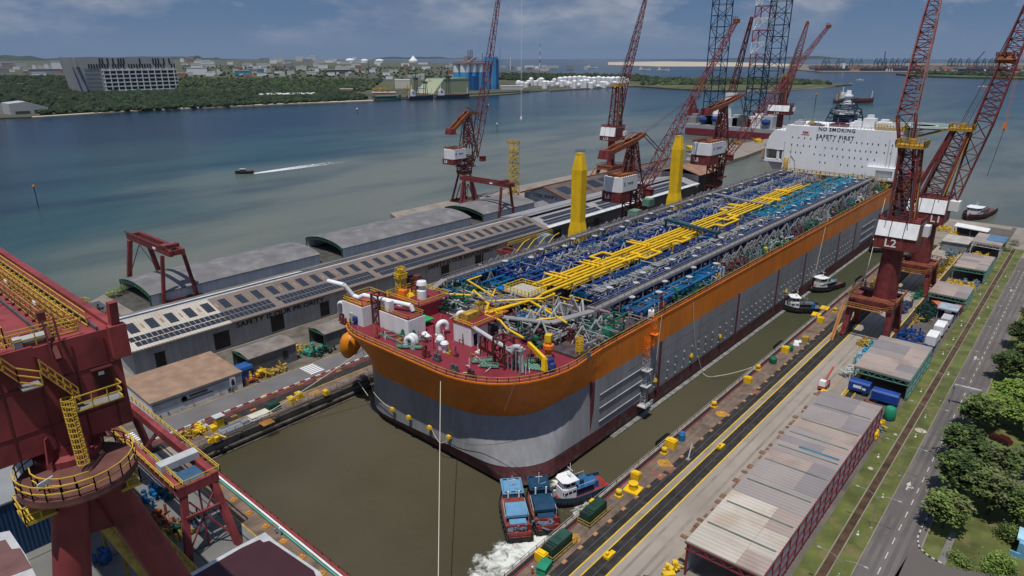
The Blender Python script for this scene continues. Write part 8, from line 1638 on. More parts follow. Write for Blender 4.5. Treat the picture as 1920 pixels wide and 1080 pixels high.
# ---- people
def person(label, x, y, rz, suit, helmet, scale=.92):
    t = thing('person', label, 'person', (x, y, ZQ), None); t.rotation_euler = (0, 0, rz)
    V = [(0, 0, .95), (0, 0, 1.2), (0, .01, 1.42), (0, .02, 1.52), (0, .03, 1.62), (0, .02, 1.74), (.19, 0, 1.40), (.26, .02, 1.14), (.24, .12, .90), (-.19, 0, 1.40), (-.26, -.02, 1.14), (-.24, .08, .90), (.10, 0, .90), (.11, .03, .50), (.12, -.02, .08), (.12, .12, .03), (-.10, 0, .90), (-.11, -.02, .50), (-.12, -.08, .08), (-.12, .06, .03)]
    E = [(0, 1), (1, 2), (2, 3), (3, 4), (4, 5), (2, 6), (6, 7), (7, 8), (2, 9), (9, 10), (10, 11), (0, 12), (12, 13), (13, 14), (14, 15), (0, 16), (16, 17), (17, 18), (18, 19)]
    Rr = [.16, .15, .17, .06, .10, .09, .075, .055, .045, .075, .055, .045, .10, .075, .05, .05, .10, .075, .05, .05]
    me = bpy.data.meshes.new('body'); me.from_pydata([tuple(c*scale for c in v) for v in V], E, []); ob = bpy.data.objects.new('body', me); col.objects.link(ob)
    md = ob.modifiers.new('skin', 'SKIN'); lay = me.skin_vertices[0] if me.skin_vertices else None
    if lay is None:
        me.attributes.new('skin_radius', 'FLOAT_VECTOR', 'POINT')
    sk = me.skin_vertices[0].data if me.skin_vertices else None
    if sk:
        for i, r in enumerate(Rr): sk[i].radius = (r*scale, r*scale*.8)
        sk[0].use_root = True
    ob.modifiers.new('sub', 'SUBSURF').levels = 1
    dg = bpy.context.evaluated_depsgraph_get(); m2 = bpy.data.meshes.new_from_object(ob.evaluated_get(dg)); bpy.data.objects.remove(ob)
    m2.materials.clear(); m2.materials.append(suit); m2.materials.append(SKIN)
    for p in m2.polygons:
        if p.center.z > 1.5*scale or (abs(p.center.x) > .19*scale and p.center.z < .96*scale): p.material_index = 1
        p.use_smooth = True
    bo = bpy.data.objects.new('body', m2); col.objects.link(bo); bo.parent = t
    q = B(); q.lathe([(.16, 0), (.135, .01), (.125, .06), (.08, .12), (.02, .14)], (0, .02*scale, 1.70*scale), 10); o_ = q.o('helmet', helmet); o_.parent = t
    q = B(); q.box((0, 0, 1.25*scale), (.36*scale, .26*scale, .40*scale)); q.box((0, .135*scale, 1.25*scale), (.30*scale, .02, .06)); o_ = q.o('safety_vest', suit); o_.parent = t
    return t
SUITB = mat('pale_blue_overall', (0.30, 0.34, 0.45), 0.8, 0.05); SUITR = mat('red_white_overall', (0.45, 0.12, 0.10), 0.8, 0.3, 3.0)
person('person in pale overall and red helmet standing by the dock head pipes, on the left', -91.6, 43.9, .3, SUITB, mat('helmet_red', (0.5, 0.03, 0.03), 0.5))
person('person in pale overall and white helmet standing by the dock head pipes, on the right', -90.7, 44.3, -.4, SUITB, SIGNW)
p = G(998, 1078); person('person in red and white overall standing on the quay near the green skip', max(p.x, QX+1.6), p.y, .6, SUITR, SIGNW)
# ================================================================ FAR SHORE
def FP(x, y, z=1.0): return G(x, y, z)
def mpp(p): return (Vector((p.x, p.y, 0)) - Vector((0, 0, 0))).length/1250.0*1.0
def land(name, m, pix, z=1.4, bottom=-4):
    q = B(); P2 = [tuple(G(x, y, z)[:2]) for x, y in pix]; q.prism(P2, bottom, z); return struct(q.o(name, m))
SOIL = mat('far_shore_ground', (0.07, 0.075, 0.045), 0.95, 0.35, 0.01)
SAND = mat('pale_sand', (0.42, 0.36, 0.28), 0.95, 0.12, 0.01)
land('far_shore_land', SOIL, [(-300, 235), (0, 221), (60, 219), (100, 214), (250, 207), (400, 200), (560, 193), (700, 188), (760, 185), (880, 181), (960, 176), (1000, 171), (1090, 166), (1200, 161), (1290, 156), (1290, 152), (1180, 148), (1120, 139), (1000, 134.5), (900, 131), (840, 119), (700, 113.5), (400, 110.5), (-300, 110.2)])
land('far_beach', SAND, [(60, 219.6), (250, 207.6), (400, 200.6), (560, 193.6), (700, 188.6), (700, 187), (560, 192), (400, 199), (250, 206), (60, 218)], 1.6)
b = B(); a, c = FP(700, 187.5), FP(990, 172); d = (c-a); b.beam((a.x, a.y, 1.8), (c.x, c.y, 1.8), 10, 3.4); struct(b.o('far_wharf', mat('dark_wharf', (0.06, 0.06, 0.065), 0.8)))
b = B(); a, c = FP(1030, 170), FP(1200, 161); b.beam((a.x, a.y, 1.8), (c.x, c.y, 1.8), 8, 3.0); struct(b.o('far_wharf', mat('pale_wharf', (0.25, 0.24, 0.21), 0.8)))
land('island', mat('island_scrub', (0.075, 0.085, 0.035), 0.95, 0.45, 0.015, stain=(0.16, 0.12, 0.07), stain_amt=.6), [(1180, 160), (1260, 165.5), (1330, 169), (1400, 169), (1480, 167), (1540, 163), (1598, 157.5), (1560, 156.5), (1480, 151), (1400, 147.5), (1290, 145), (1180, 146)], 3)
land('island_beach', SAND, [(1400, 170.5), (1480, 168), (1540, 164.2), (1600, 157.6), (1596, 156.8), (1538, 162.6), (1478, 166.4), (1400, 168.2)], 1.8)
land('sand_spit', SAND, [(1140, 121.5), (1230, 124.3), (1420, 124.6), (1530, 124), (1530, 121.5), (1400, 117.3), (1250, 115), (1140, 116.6)], 3)
land('container_terminal', mat('terminal_ground', (0.16, 0.14, 0.12), 0.9), [(1450, 127), (1540, 134.5), (1720, 135), (1960, 136), (2300, 138), (2300, 118), (1700, 119), (1500, 121)], 4)
land('far_green_bank', mat('bank_scrub', (0.055, 0.075, 0.035), 0.95, 0.4, 0.01), [(1680, 138), (1720, 141.5), (1800, 144), (1960, 147), (2300, 150), (2300, 143), (1900, 140.5), (1740, 137.4)], 6)
# hills and low islands on the horizon
def hills(pix_l, pix_r, base, hmax, seed, m):
    g = random.Random(seed); a, c = FP(pix_l, base), FP(pix_r, base); n_ = 40; q = B(); d = (c-a); s_ = Vector((-d.y, d.x, 0)).normalized()*d.length*.10; ph = [g.uniform(0, 6) for _ in range(4)]
    rows = []
    for i in range(n_+1):
        t = i/n_; h_ = hmax*(math.sin(math.pi*t)**.7)*(.55 + .2*math.sin(5*t+ph[0]) + .13*math.sin(13*t+ph[1]) + .08*math.sin(29*t+ph[2]))
        p = a.lerp(c, t); rows.append([p - s_, p - s_*.3 + Vector((0, 0, h_*.8)), p + Vector((0, 0, h_)), p + s_])
    for i in range(n_):
        for k in range(3): q.add([rows[i][k], rows[i][k+1], rows[i+1][k+1], rows[i+1][k]], ((0, 1, 2, 3),))
    return struct(q.o('hills', m, smooth=True))
HILL = mat('distant_hill', (0.03, 0.045, 0.045), 0.95, 0.3, 0.002)
hills(-120, 120, 113.5, 300, 1, HILL); hills(60, 480, 111.5, 170, 2, HILL); hills(340, 420, 112, 240, 3, HILL); hills(700, 900, 110.6, 260, 4, HILL); hills(1330, 1600, 110.8, 230, 5, HILL)

# ---- vegetation masses on the far side
def clump(q, x, y, z, r, g, mi=0, sq=.75):
    """a rough many-faced leaf clump"""
    n_ = 5; ring = []
    vs = [(x + g.uniform(-.2, .2)*r, y + g.uniform(-.2, .2)*r, z + r*sq*g.uniform(.8, 1.15))]
    for lv_, (rr, hh) in enumerate(((.75, .45), (1.0, -.15), (.7, -.7))):
        for i in range(n_):
            a = 2*math.pi*(i + .5*lv_)/n_ + g.uniform(-.25, .25); k = r*rr*g.uniform(.75, 1.2); vs.append((x + k*math.cos(a), y + k*math.sin(a), z + r*hh*sq*g.uniform(.8, 1.2)))
    fs = [(0, 1+i, 1+(i+1) % n_) for i in range(n_)]
    for lv_ in range(2):
        o = 1+lv_*n_
        for i in range(n_): fs += [(o+i, o+n_+i, o+(i+1) % n_), (o+(i+1) % n_, o+n_+i, o+n_+(i+1) % n_)]
    q.add(vs, fs, mi)
FOR = [mat('forest_dark', (0.012, 0.024, 0.010), 0.9, 0.4, 0.05), mat('forest_mid', (0.024, 0.042, 0.015), 0.9, 0.4, 0.05), mat('forest_light', (0.046, 0.068, 0.022), 0.9, 0.4, 0.05)]
def wood(name, pix, n_, r0, r1, seed, bias=1.0, hz_=.65):
    """random clumps inside a photo-measured ground quad (pix: near-left, near-right, far-right, far-left)"""
    g = random.Random(seed); P2 = [FP(*p) for p in pix]; q = B()
    for i in range(n_):
        u, v = g.random(), g.random(); p = P2[0].lerp(P2[1], u).lerp(P2[3].lerp(P2[2], u), v); r = g.uniform(r0, r1)
        clump(q, p.x, p.y, 1 + r*hz_*g.uniform(.6, 1.4), r, g, min(2, int(g.random()*3*bias)))
    o = q.o(name, FOR); o['kind'] = 'stuff'; return o
wood('mangrove_forest', [(75, 217), (690, 187.5), (640, 166), (60, 178)], 5200, 3.2, 6.2, 21, .62)  # low bias paints cloud shade into the shore belt as darker leaf tones
wood('mangrove_forest', [(-60, 205), (140, 200), (150, 145), (-60, 145)], 1500, 5, 11, 22, .45)  # far-left wood: cloud shade put into the leaf colours, darkest mix
wood('mangrove_forest', [(330, 178), (690, 172), (720, 150), (340, 148)], 2200, 4, 7.5, 23, 1.05)
wood('mangrove_forest', [(340, 146), (860, 150), (860, 128), (340, 122)], 700, 5, 9, 24, .8)
wood('mangrove_forest', [(890, 150), (1280, 156), (1200, 143), (900, 138)], 1300, 5, 9, 25, .7)
wood('island_scrub', [(1200, 161), (1560, 160), (1500, 152), (1220, 149)], 900, 5, 11, 26, 1.1, .5)
wood('bank_trees', [(1700, 141), (1960, 147), (1960, 142), (1720, 139)], 500, 8, 16, 27, .8, .6)

# ---- the big slotted office block
ob = thing('office_block', 'big dark topped office block with white framed storeys above the far wood', 'building', (-1790, 650, 1))
X0 = -1785; ya, yb = GX(140, 170, X0).y, GX(333, 168, X0).y; zt_ = 80.5
yl = GX(128, 107, X0).y; yl2 = GX(152, 172, X0).y
b = B(); b.prof([(yl2, 1), (yb+6, 1), (yb, zt_), (yl, zt_)], 'x', X0-70, X0); b.o('wall', mat('office_grey', (0.36, 0.36, 0.36), 0.6, 0.1, 0.02), ob)
b = B(); Yf = lambda px: GX(px, 130, X0).y
for zz0, zz1, o_ in ((66, 78.5, 0), (57, 66, .5)):
    k = 0
    for px in range(188 if zz0 > 60 else 160, 328, 5):
        if rnd.random() < .75: b = B(); b.bb(X0, X0+.6, Yf(px+o_*2.5), Yf(px+o_*2.5)+3.0, zz0, zz1); b.o('window_slot', BLACK, ob)
b = B()
for k in range(6): b.bb(X0, X0+1.6, Yf(190), yb+4, 6+k*9.0, 7.6+k*9.0)
for px in range(192, 334, 12): b.bb(X0, X0+1.5, Yf(px), Yf(px)+2.0, 4, 56)
b.o('facade_frame', mat('office_white', (0.75, 0.77, 0.80), 0.6), ob)
b = B()
for k in range(5): b.bb(X0, X0+.5, Yf(194), yb+3, 8.5+k*9, 13.5+k*9)
b.o('window', mat('office_glass', (0.015, 0.022, 0.03), 0.2), ob)
b = B()
for y0_ in (Yf(140), Yf(152)): b.beam((X0+.6, y0_+6, 3), (X0+.6, y0_-4, 60), 5, 1.2)
b.o('blue_panel', mat('office_blue', (0.015, 0.09, 0.22), 0.5), ob)
b = B(); b.beam((X0+.8, Yf(143), 60), (X0+.8, Yf(141), 80.8), 9, 1.6); b.o('pale_panel', mat('office_pale', (0.45, 0.43, 0.40), 0.6), ob)
for k in range(6):
    b = B(); b.bb(X0+.3, X0+.9, Yf(157), Yf(186), 10+k*9, 10.8+k*9); b.o('storey_line', DGREY, ob)
# boat-house at the far left shore
p = FP(60, 214); t = thing('boat_house', 'pale boat house with sloping roof on the far left shore', 'building', (p.x, p.y, 1)); b = B(); b.prof([(p.y-26, 1), (p.y+22, 1), (p.y+22, 10), (p.y-4, 19), (p.y-26, 17)], 'x', p.x-40, p.x); b.o('wall', LGREY, t); b = B(); b.bb(p.x, p.x+.4, p.y-20, p.y-2, 2, 6); b.bb(p.x, p.x+.4, p.y+4, p.y+18, 2, 7); b.o('opening', DGREY, t)
p = FP(-2, 214); t = thing('boat_house', 'tall pale slipway shed cut by the left edge on the far shore', 'building', (p.x, p.y, 1)); b = B(); b.prof([(p.y-40, 1), (p.y+10, 1), (p.y-6, 48), (p.y-40, 48)], 'x', p.x-40, p.x); b.o('wall', LGREY, t); b = B(); b.bb(p.x, p.x+.4, p.y-30, p.y-8, 2, 30); b.o('door', GREY, t)
# ---- blue and white silo plant
t = thing('silo_plant', 'blue silo plant with white upper band on the far wharf', 'building', (-1240, 1275, 1)); XS = -1240
SB = mat('silo_blue', (0.06, 0.30, 0.58), 0.5, 0.06, 0.02); SBD = mat('silo_dark_blue', (0.012, 0.10, 0.27), 0.5, 0.06, 0.02)
def YX(px, X): return GX(px, 150, X).y
y0_, y1_ = YX(872, XS), YX(922, XS); n_ = 4; b = B(); w_ = B(); r_ = (y1_-y0_)/n_/2
for row in range(2):
    for i in range(n_): cy_ = y0_ + r_*(2*i+1); b.lathe([(r_, 0), (r_, 44)], (XS-r_-2*r_*row, cy_, 1), 16); w_.lathe([(r_+.05, 44), (r_+.05, 64)], (XS-r_-2*r_*row, cy_, 1), 16)
b.o('silo', SB, t, True); w_.o('silo_band', WHITE, t, True)
b = B(); b.bb(XS-4*r_, XS+.5, y0_-1, y1_+1, 65, 67); b.o('roof_edge', mat('faded_red_edge', (0.4, 0.12, 0.10), 0.7), t)
b = B(); b.bb(XS-30, XS+2, YX(923, XS), YX(933, XS), 1, 82); b.o('lift_tower', SB, t); b = B(); b.bb(XS-30, XS+2.4, YX(929, XS), YX(934, XS), 1, 76); b.o('lift_tower', SBD, t)
b = B(); b.bb(XS-20, XS+14, YX(881, XS), YX(891, XS), 1, 36); b.o('blue_house', SBD, t)
b = B(); b.beam((XS-10, y0_+20, 67), (XS-10, y0_+50, 80), 4, 5); b.box((XS-30, YX(893, XS), 74), (14, 12, 18)); b.lattice((XS-30, YX(898, XS), 67), (XS-30, YX(898, XS), 98), 8, 8, 4, 1.0); b.beam((XS-10, y0_+30, 70), (XS-6, y1_-4, 70), 3, 3); b.o('roof_conveyor', GREY, t)
p = FP(845, 178); t = thing('storage_hall', 'pale green storage hall with sloping end beside the silo plant', 'building', (p.x, p.y, 1)); XH = -1190; b = B(); b.prof([(YX(812, XH), 1), (YX(879, XH), 1), (YX(879, XH), 32), (YX(832, XH), 33)], 'x', XH-60, XH); b.o('wall', mat('hall_green', (0.30, 0.33, 0.22), 0.6, 0.06, 0.02), t); b = B(); b.bb(XH-60, XH+.5, YX(832, XH), YX(879, XH), 30, 33.5); b.o('roof_edge', mat('hall_roof', (0.2, 0.26, 0.2), 0.6), t)
# ---- tank farm
tank0 = None; XT = -1120; g = random.Random(5)
tks = [(972+i*6.2 + g.uniform(-1, 1), 156 + g.uniform(-4, 3), g.uniform(6.0, 9.5), g.uniform(9, 17), i % 3 == 0) for i in range(34)] + [(1050+i*9, 150+g.uniform(-2, 2), 9, 16, False) for i in range(14)]
for px, py, r_, h_, sph in tks:
    p = FP(px, py + 7.5)
    b = B()
    if sph: b.lathe([(r_*.3, h_*.25), (r_*.8, h_*.35), (r_*1.0, h_*.7), (r_*.8, h_*1.05), (r_*.3, h_*1.2), (.2, h_*1.24)], (0, 0, 0), 14); [b.tube((r_*.8*math.cos(a), r_*.8*math.sin(a), 0), (r_*.8*math.cos(a), r_*.8*math.sin(a), h_*.6), .5, 5) for a in (0, 1.57, 3.14, 4.71)]
    else: b.lathe([(r_, 0), (r_, h_*1.25), (r_*.6, h_*1.42), (.2, h_*1.5)], (0, 0, 0), 14)
    o = tag(b.o('storage_tank', WHITE, smooth=True), 'white round tank in the tank farm on the far shore', 'tank', 'white tanks of the far tank farm'); o.location = (p.x, p.y, 1)
for px, py, r_, h_, lb in ((657, 118.5, 60, 55, 'big white domed tank near the horizon, leftmost of the three'), (684, 118, 50, 45, 'big white domed tank near the horizon, middle of the three'), (712, 118.5, 56, 48, 'big white domed tank near the horizon, rightmost of the three')):
    p = FP(px, py); k = p.length/9600.; b = B(); b.lathe([(r_*k, 0), (r_*k, h_*k*.75), (r_*.7*k, h_*k), (2, h_*k*1.12)], (0, 0, 0), 20); o = tag(b.o('domed_tank', WHITE, smooth=True), lb, 'tank', 'big domed tanks near the horizon'); o.location = (p.x, p.y, 1)
p = FP(775, 117); k = p.length/1250; b = B(); b.lathe([(8*k, 0), (8*k, 3*k), (4*k, 7*k), (.5*k, 11*k)], (0, 0, 0), 12); o = tag(b.o('white_dome', WHITE, smooth=True), 'white pointed dome near the horizon behind the dark wharf cranes', 'dome'); o.location = (p.x, p.y, 1)
# chimneys and flare stacks
for px, py, h_, m, lb in ((1012, 126, 40, RED, 'tall red and white banded lattice chimney on the horizon'), (937.5, 150, 55, GREY, 'tall grey stack just right of the silo plant'), (957, 130, 22, WHITE, 'thin white flare stack right of the grey stack'), (905, 128, 26, DGREY, 'dark process tower behind the silo plant'), (692, 140, 22, DGREY, 'thin dark mast among the far plant buildings')):
    p = FP(px, py); k = p.length/1250; t = thing('chimney', lb, 'chimney', (p.x, p.y, 1)); n_ = 6
    for i in range(n_): b = B(); b.tube((p.x, p.y, 1+h_*k*i/n_), (p.x, p.y, 1+h_*k*(i+1)/n_), .95*k*(1-.09*i), 8, .95*k*(1-.09*(i+1))); b.o('band', m if (m is not RED or i % 2) else WHITE, t)
# ---- scattered plant buildings: one thing each, their own size and tone
g = random.Random(77); tones = [WHITE, LGREY, GREY, CREAM, mat('far_pale', (0.5, 0.5, 0.48), 0.7), mat('far_teal', (0.03, 0.22, 0.33), 0.6), mat('far_brick', (0.28, 0.13, 0.10), 0.7), DGREY]
names = ['white', 'light grey', 'grey', 'cream', 'pale', 'teal', 'brick red', 'dark grey']
def far_box(px, py, wpx, hpx, ti, label, group='low plant buildings on the far shore'):
    p = FP(px, py); k = p.length/1250; t = thing('plant_building', label, 'building', (p.x, p.y, 1), group); d = max(8, wpx*k*.6); hh = hpx*k
    ax = math.atan2(p.x, p.y); b = B(); b.box((p.x, p.y, 1+hh/2), (wpx*k, d, hh), -ax); b.o('wall', tones[ti], t)
    b = B(); b.box((p.x, p.y, 1+hh+.06*hh), (wpx*k*1.03, d*1.03, hh*.12), -ax); b.o('roof', tones[(ti*3+1) % 5], t)
    return t
spots = []
for i in range(105):
    px = g.uniform(335, 700); py = g.choice((g.uniform(112, 121), g.uniform(122, 134), g.uniform(134, 144))); spots.append((px, py))
for i in range(20): spots.append((g.uniform(5, 125), g.uniform(124, 138)))
for i in range(26): spots.append((g.uniform(700, 880), g.uniform(120, 150)))
for i in range(16): spots.append((g.uniform(940, 1110), g.uniform(126, 134)))
for px, py in spots:
    ti = g.choice((0, 0, 0, 1, 1, 2, 3, 4, 4, 6)); far_box(px, py, g.uniform(4, 17), g.uniform(2.6, 6.5), ti, f'low {names[ti]} building among the far shore plants')
for a in ((370, 140, 30, 10, 0, 'largest white building beside the right end of the big office block'), (455, 142, 24, 8, 5, 'bright teal shed in the middle of the far shore plants'), (480, 136, 26, 6, 5, 'second teal shed behind the bright teal one'), (85, 138, 40, 6, 2, 'long dark roofed hall left of the big office block'), (118, 133, 26, 13, 0, 'white hotel-like block left of the big office block'), (75, 146, 18, 7, 0, 'white gabled hall above the left wood'), (40, 165, 6, 6, 0, 'tiny white cabin in the left wood'), (110, 170, 14, 4, 4, 'pale low house below the left end of the office block'), (640, 138, 44, 6, 7, 'dark long shed below the big domed tanks'), (905, 166, 40, 7, 4, 'pale shed right of the silo plant'), (960, 168, 40, 6, 1, 'grey roofed shed at the left end of the tank farm'), (540, 181, 90, 4.5, 6, 'long brick red barge-like shed on the wooded shore'), (720, 180, 40, 6, 6, 'brick red stacked blocks on the far wharf'), (650, 175, 22, 7, 6, 'rusty tank-like block near the far beach end'), (755, 166, 26, 14, 3, 'cream block beside the dark wharf cranes'), (800, 174, 30, 8, 0, 'white shed at the wharf behind the dark ships')): far_box(*a, group=None)
# dark wharf cranes and ships at the far wharf
def wharf_crane(px, py, hpx, m, lb, group):
    p = FP(px, py); k = p.length/1250; b = B(); h_ = hpx*k; w_ = 5*k
    for sx in (-1, 1):
        for sy in (-1, 1): b.beam((p.x+sx*w_*.5, p.y+sy*w_*.5, 1), (p.x+sx*w_*.35, p.y+sy*w_*.35, h_*.62), .75*k)
    b.box((p.x, p.y, h_*.64), (w_*1.3, w_*1.3, h_*.08)); b.beam((p.x-w_*.2, p.y, h_*.66), (p.x+w_*.1, p.y, h_), .8*k); b.beam((p.x+w_*1.6, p.y+w_*1.6, h_*.72), (p.x-w_*1.0, p.y-w_, h_*.70), .8*k); b.beam((p.x, p.y, h_), (p.x+w_*1.4, p.y+w_*1.4, h_*.73), .4*k)
    return tag(b.o('wharf_crane', m), lb, 'crane', group)
DKG = mat('dark_crane_green', (0.02, 0.06, 0.055), 0.7)
for px, py, h_, lb in ((781, 180, 48, 'dark green unloader crane on the far wharf, left one'), (841, 179, 50, 'dark green unloader crane before the pale green hall'), (798, 178, 34, 'small dark crane between the two dark unloaders')): wharf_crane(px, py, h_, DKG, lb, 'dark unloader cranes on the far wharf')
for px in (705, 716, 727, 765): wharf_crane(px, 180, 20, YELD, 'yellow dockside crane on the far wharf left of the dark unloaders', 'yellow dockside cranes on the far wharf')
for px0, px1, py, lb in ((700, 752, 188, 'pale green barge moored at the left end of the far wharf'), (765, 812, 187, 'dark blue ship moored at the far wharf, left of two'), (816, 880, 185, 'dark ship moored at the far wharf under the silo plant')):
    boat(lb, W0(px0, py), W0(px1, py-1.5), 18, DGREY if 'dark' in lb else SEAG, NAVY, GREY, plan_tanker if 'dark' in lb else (lambda ad, L, W, D_: ad(B().bb(-W*.4, W*.4, -L*.4, L*.4, D_*.6, D_+1.5), 'cargo', SEAG)), D_=7, name='moored_ship', cat='ship', fend=False)
# ---- container terminal: quay cranes, stacked boxes, ships
STS = mat('terminal_crane_teal', (0.03, 0.11, 0.12), 0.6, 0.1); sts0 = None
xs = [1543, 1551, 1570, 1578, 1594, 1604, 1612, 1640, 1648, 1657, 1670, 1680, 1692, 1700, 1712, 1778, 1786, 1797, 1812, 1829, 1842, 1855, 1868, 1880, 1893]
for i, px in enumerate(xs):
    p = FP(px, 131.5); k = p.length/1250
    if sts0 is None:
        sts0 = thing('quay_crane', 'teal container quay crane on the hazy terminal across the strait', 'crane', (0, 0, 4), 'teal quay cranes of the container terminal')
        q = B()
        for sx in (-1, 1):
            for y in (-12, 12): q.beam((sx*9, y, 0), (sx*9, y, 46), 2.4)
            q.beam((sx*9, -12, 46), (sx*9, 12, 46), 2.6); q.beam((sx*9, -12, 18), (sx*9, 12, 18), 2.0); q.beam((sx*9, 12, 46), (sx*3, -4, 74), 1.8); q.beam((sx*9, -12, 46), (sx*3, -4, 74), 1.8)
        o = q.o('frame', STS); o.parent = sts0
        q = B(); q.beam((0, 36, 47), (0, -58, 47), 5, 2.6); q.beam((0, -4, 74), (0, -44, 48), 1.0); q.beam((0, -4, 74), (0, 34, 48), 1.0); q.box((0, 20, 51), (8, 12, 6)); o = q.o('boom', STS); o.parent = sts0
        c_ = sts0
    else: c_ = dup(sts0)
    c_.location = (p.x, p.y, 4); c_.rotation_euler = (0, 0, g.uniform(.25, .45))
# two raised booms
for px, lb in ((1655, 'teal quay crane with its boom raised upright on the hazy terminal'), (1826, 'teal quay crane with a raised slanting boom, farther right on the terminal'), (1484, 'low teal crane leaning at the left end of the terminal')):
    p = FP(px, 131); b = B(); [b.beam((p.x+sx*9, p.y+sy*9, 4), (p.x+sx*8, p.y+sy*8, 52), 2.6) for sx in (-1, 1) for sy in (-1, 1)]; b.box((p.x, p.y, 52), (24, 20, 5)); b.beam((p.x, p.y, 54), (p.x+(0 if px == 1655 else 40), p.y-10, 120 if px != 1484 else 75), 5); tag(b.o('quay_crane', STS), lb, 'crane', 'teal quay cranes with raised booms')
CB = [mat('stack_rust', (0.24, 0.12, 0.085), 0.8), mat('stack_grey', (0.25, 0.24, 0.23), 0.8), mat('stack_blue', (0.06, 0.10, 0.2), 0.8), mat('stack_orange', (0.36, 0.17, 0.09), 0.8)]
q = B()
for i in range(420):
    px = g.uniform(1520, 1960); p = FP(px, g.uniform(127.5, 133)); q.box((p.x, p.y, 4+g.uniform(6, 14)), (g.uniform(20, 60), 12, g.uniform(10, 22)), .35, g.randrange(4))
o = q.o('container_stacks', CB); o['kind'] = 'stuff'
for px0, px1, py, m, lb, txt in ((1615, 1722, 134.2, mat('ship_navy', (0.02, 0.025, 0.06), 0.6), 'long dark container ship with white MSC letters at the terminal', 'MSC'), (1800, 1908, 135.2, mat('ship_navy', (0.02, 0.025, 0.06)), 'second long dark container ship with a white letter M, right of crane L2', 'M'), (1530, 1590, 134, mat('ship_dark', (0.04, 0.04, 0.05), 0.6), 'short dark ship at the left end of the terminal', '')):
    a, c = W0(px0, py), W0(px1, py); d = (c-a); L = d.length; ang = math.atan2(d.y, d.x); t = thing('container_ship', lb, 'ship', ((a.x+c.x)/2, (a.y+c.y)/2, 0), 'dark ships moored at the container terminal'); m_ = (a+c)/2
    b = B(); b.box((m_.x, m_.y, 9), (L, 46, 18), ang); b.o('hull', m, t); b = B()
    for i in range(40):
        u = g.uniform(-.44, .44)*L; b.box((m_.x+math.cos(ang)*u, m_.y+math.sin(ang)*u, 18+g.uniform(4, 9)), (16, 38, g.uniform(8, 16)), ang, g.randrange(4))
    b.o('deck_cargo', CB, t); b = B(); u = L*.3; b.box((m_.x+math.cos(ang)*u, m_.y+math.sin(ang)*u, 30), (16, 40, 34), ang); b.o('bridge_house', WHITE, t)
    if txt: b = B(); xd = d.normalized(); nrm = Vector((d.y, -d.x, 0)).normalized(); text_mesh(b, txt, m_+nrm*23.3+Vector((0, 0, 9))-xd*(L*.05 if txt == 'MSC' else L*.12), xd, (0, 0, 1), 15, bold=.8, spacing=1.9 if txt == 'MSC' else 1); b.o('lettering', SIGNW, t)

# ---- jack-up rig behind the ship
jr = thing('jack_up_rig', 'jack-up rig on three tall lattice legs, one banded red and white', 'rig', (-300, 690, 0))
JY = 690
x0, x1 = -350, -250
b = B(); b.prism([(x0, JY), (x1, JY), (x1-4, JY+50), (x0+30, JY+70), (x0, JY+40)], .5, 7.5); b.o('hull', mat('rig_red', (0.16, 0.022, 0.035), 0.6, 0.2, 0.1), jr)
b = B(); b.prism([(x0+.5, JY+.5), (x1-.5, JY+.5), (x1-4.5, JY+49), (x0+30, JY+68), (x0+.5, JY+39)], 7.5, 11.5); b.o('upper_hull', mat('rig_grey', (0.30, 0.30, 0.32), 0.6, 0.2, 0.1), jr)
for i, (px, py, w_, h_, m) in enumerate(((1345, 228, 22, 10, WHITE), (1330, 240, 14, 8, GREY), (1420, 230, 14, 9, WHITE), (1300, 240, 12, 6, GREY), (1395, 236, 20, 7, DGREY), (1442, 236, 12, 10, LGREY), (1378, 222, 12, 7, LGREY))):
    p = GY(px, py, JY+14); b = B(); b.box((p.x, JY+14, 11.5+h_*.6), (w_, 16, h_*1.2)); b.box((p.x+2, JY+14, 11.5+h_*1.2+1.5), (w_*.5, 8, 3)); b.o('deck_house', m, jr)
for px, py in ((1318, 224), (1342, 223), (1436, 229)): p = GY(px, py, JY+4); b = B(); b.lathe([(1, -3), (4, -2), (4.6, 0), (4, 2), (1, 3)], (p.x, JY+4, p.z), 12); b.o('lifeboat', mat('rig_blue', (0.02, 0.06, 0.22), 0.5), jr)
def leg(xb, xt, yb_, zt, m, bands=None):
    if not bands: b = B(); b.lattice((xb, yb_, 2), (xt, yb_, zt), 15.5, 15.5, 15, .55, .32); b.o('leg', m, jr)
    else:
        n_ = 14; z0 = 2; dz = (zt-z0)/n_
        for i in range(n_):
            za, zb_ = z0+i*dz, z0+(i+1)*dz; fx = lambda z: xb + (xt-xb)*(z-z0)/(zt-z0); b = B(); b.lattice((fx(za), yb_, za), (fx(zb_), yb_, zb_), 15.5, 15.5, 1, .6, .42); b.o('leg', (m if za < 62 else (WHITE if i % 2 else mat('band_red', (0.24, 0.04, 0.07), 0.6))), jr)
leg(-330, -330, JY+22, 165, NAVY); leg(-268, -268, JY+20, 165, NAVY); leg(-291, -291, JY+40, 165, NAVY, True)
for (px0, py0, px1, py1, Yq) in ((1372, 175, 1410, 32, JY+10), (1300, 205, 1298, 180, JY+20), (1450, 190, 1515, 50, JY+60)):
    if px0 == 1450: continue
    a, c = GY(px0, py0, Yq), GY(px1, py1, Yq); b = B(); b.lattice(a, c, 6, 2, 8, .5, .3); bm = b.o('rig_crane_boom', DKRED, jr); b = B(); b.box((a.x, a.y, a.z-3), (9, 9, 7)); b.tube((a.x, a.y, 10), (a.x, a.y, a.z-4), 2.2, 10); b.o('rig_crane_cab', WHITE if px0 == 1372 else RED, jr)
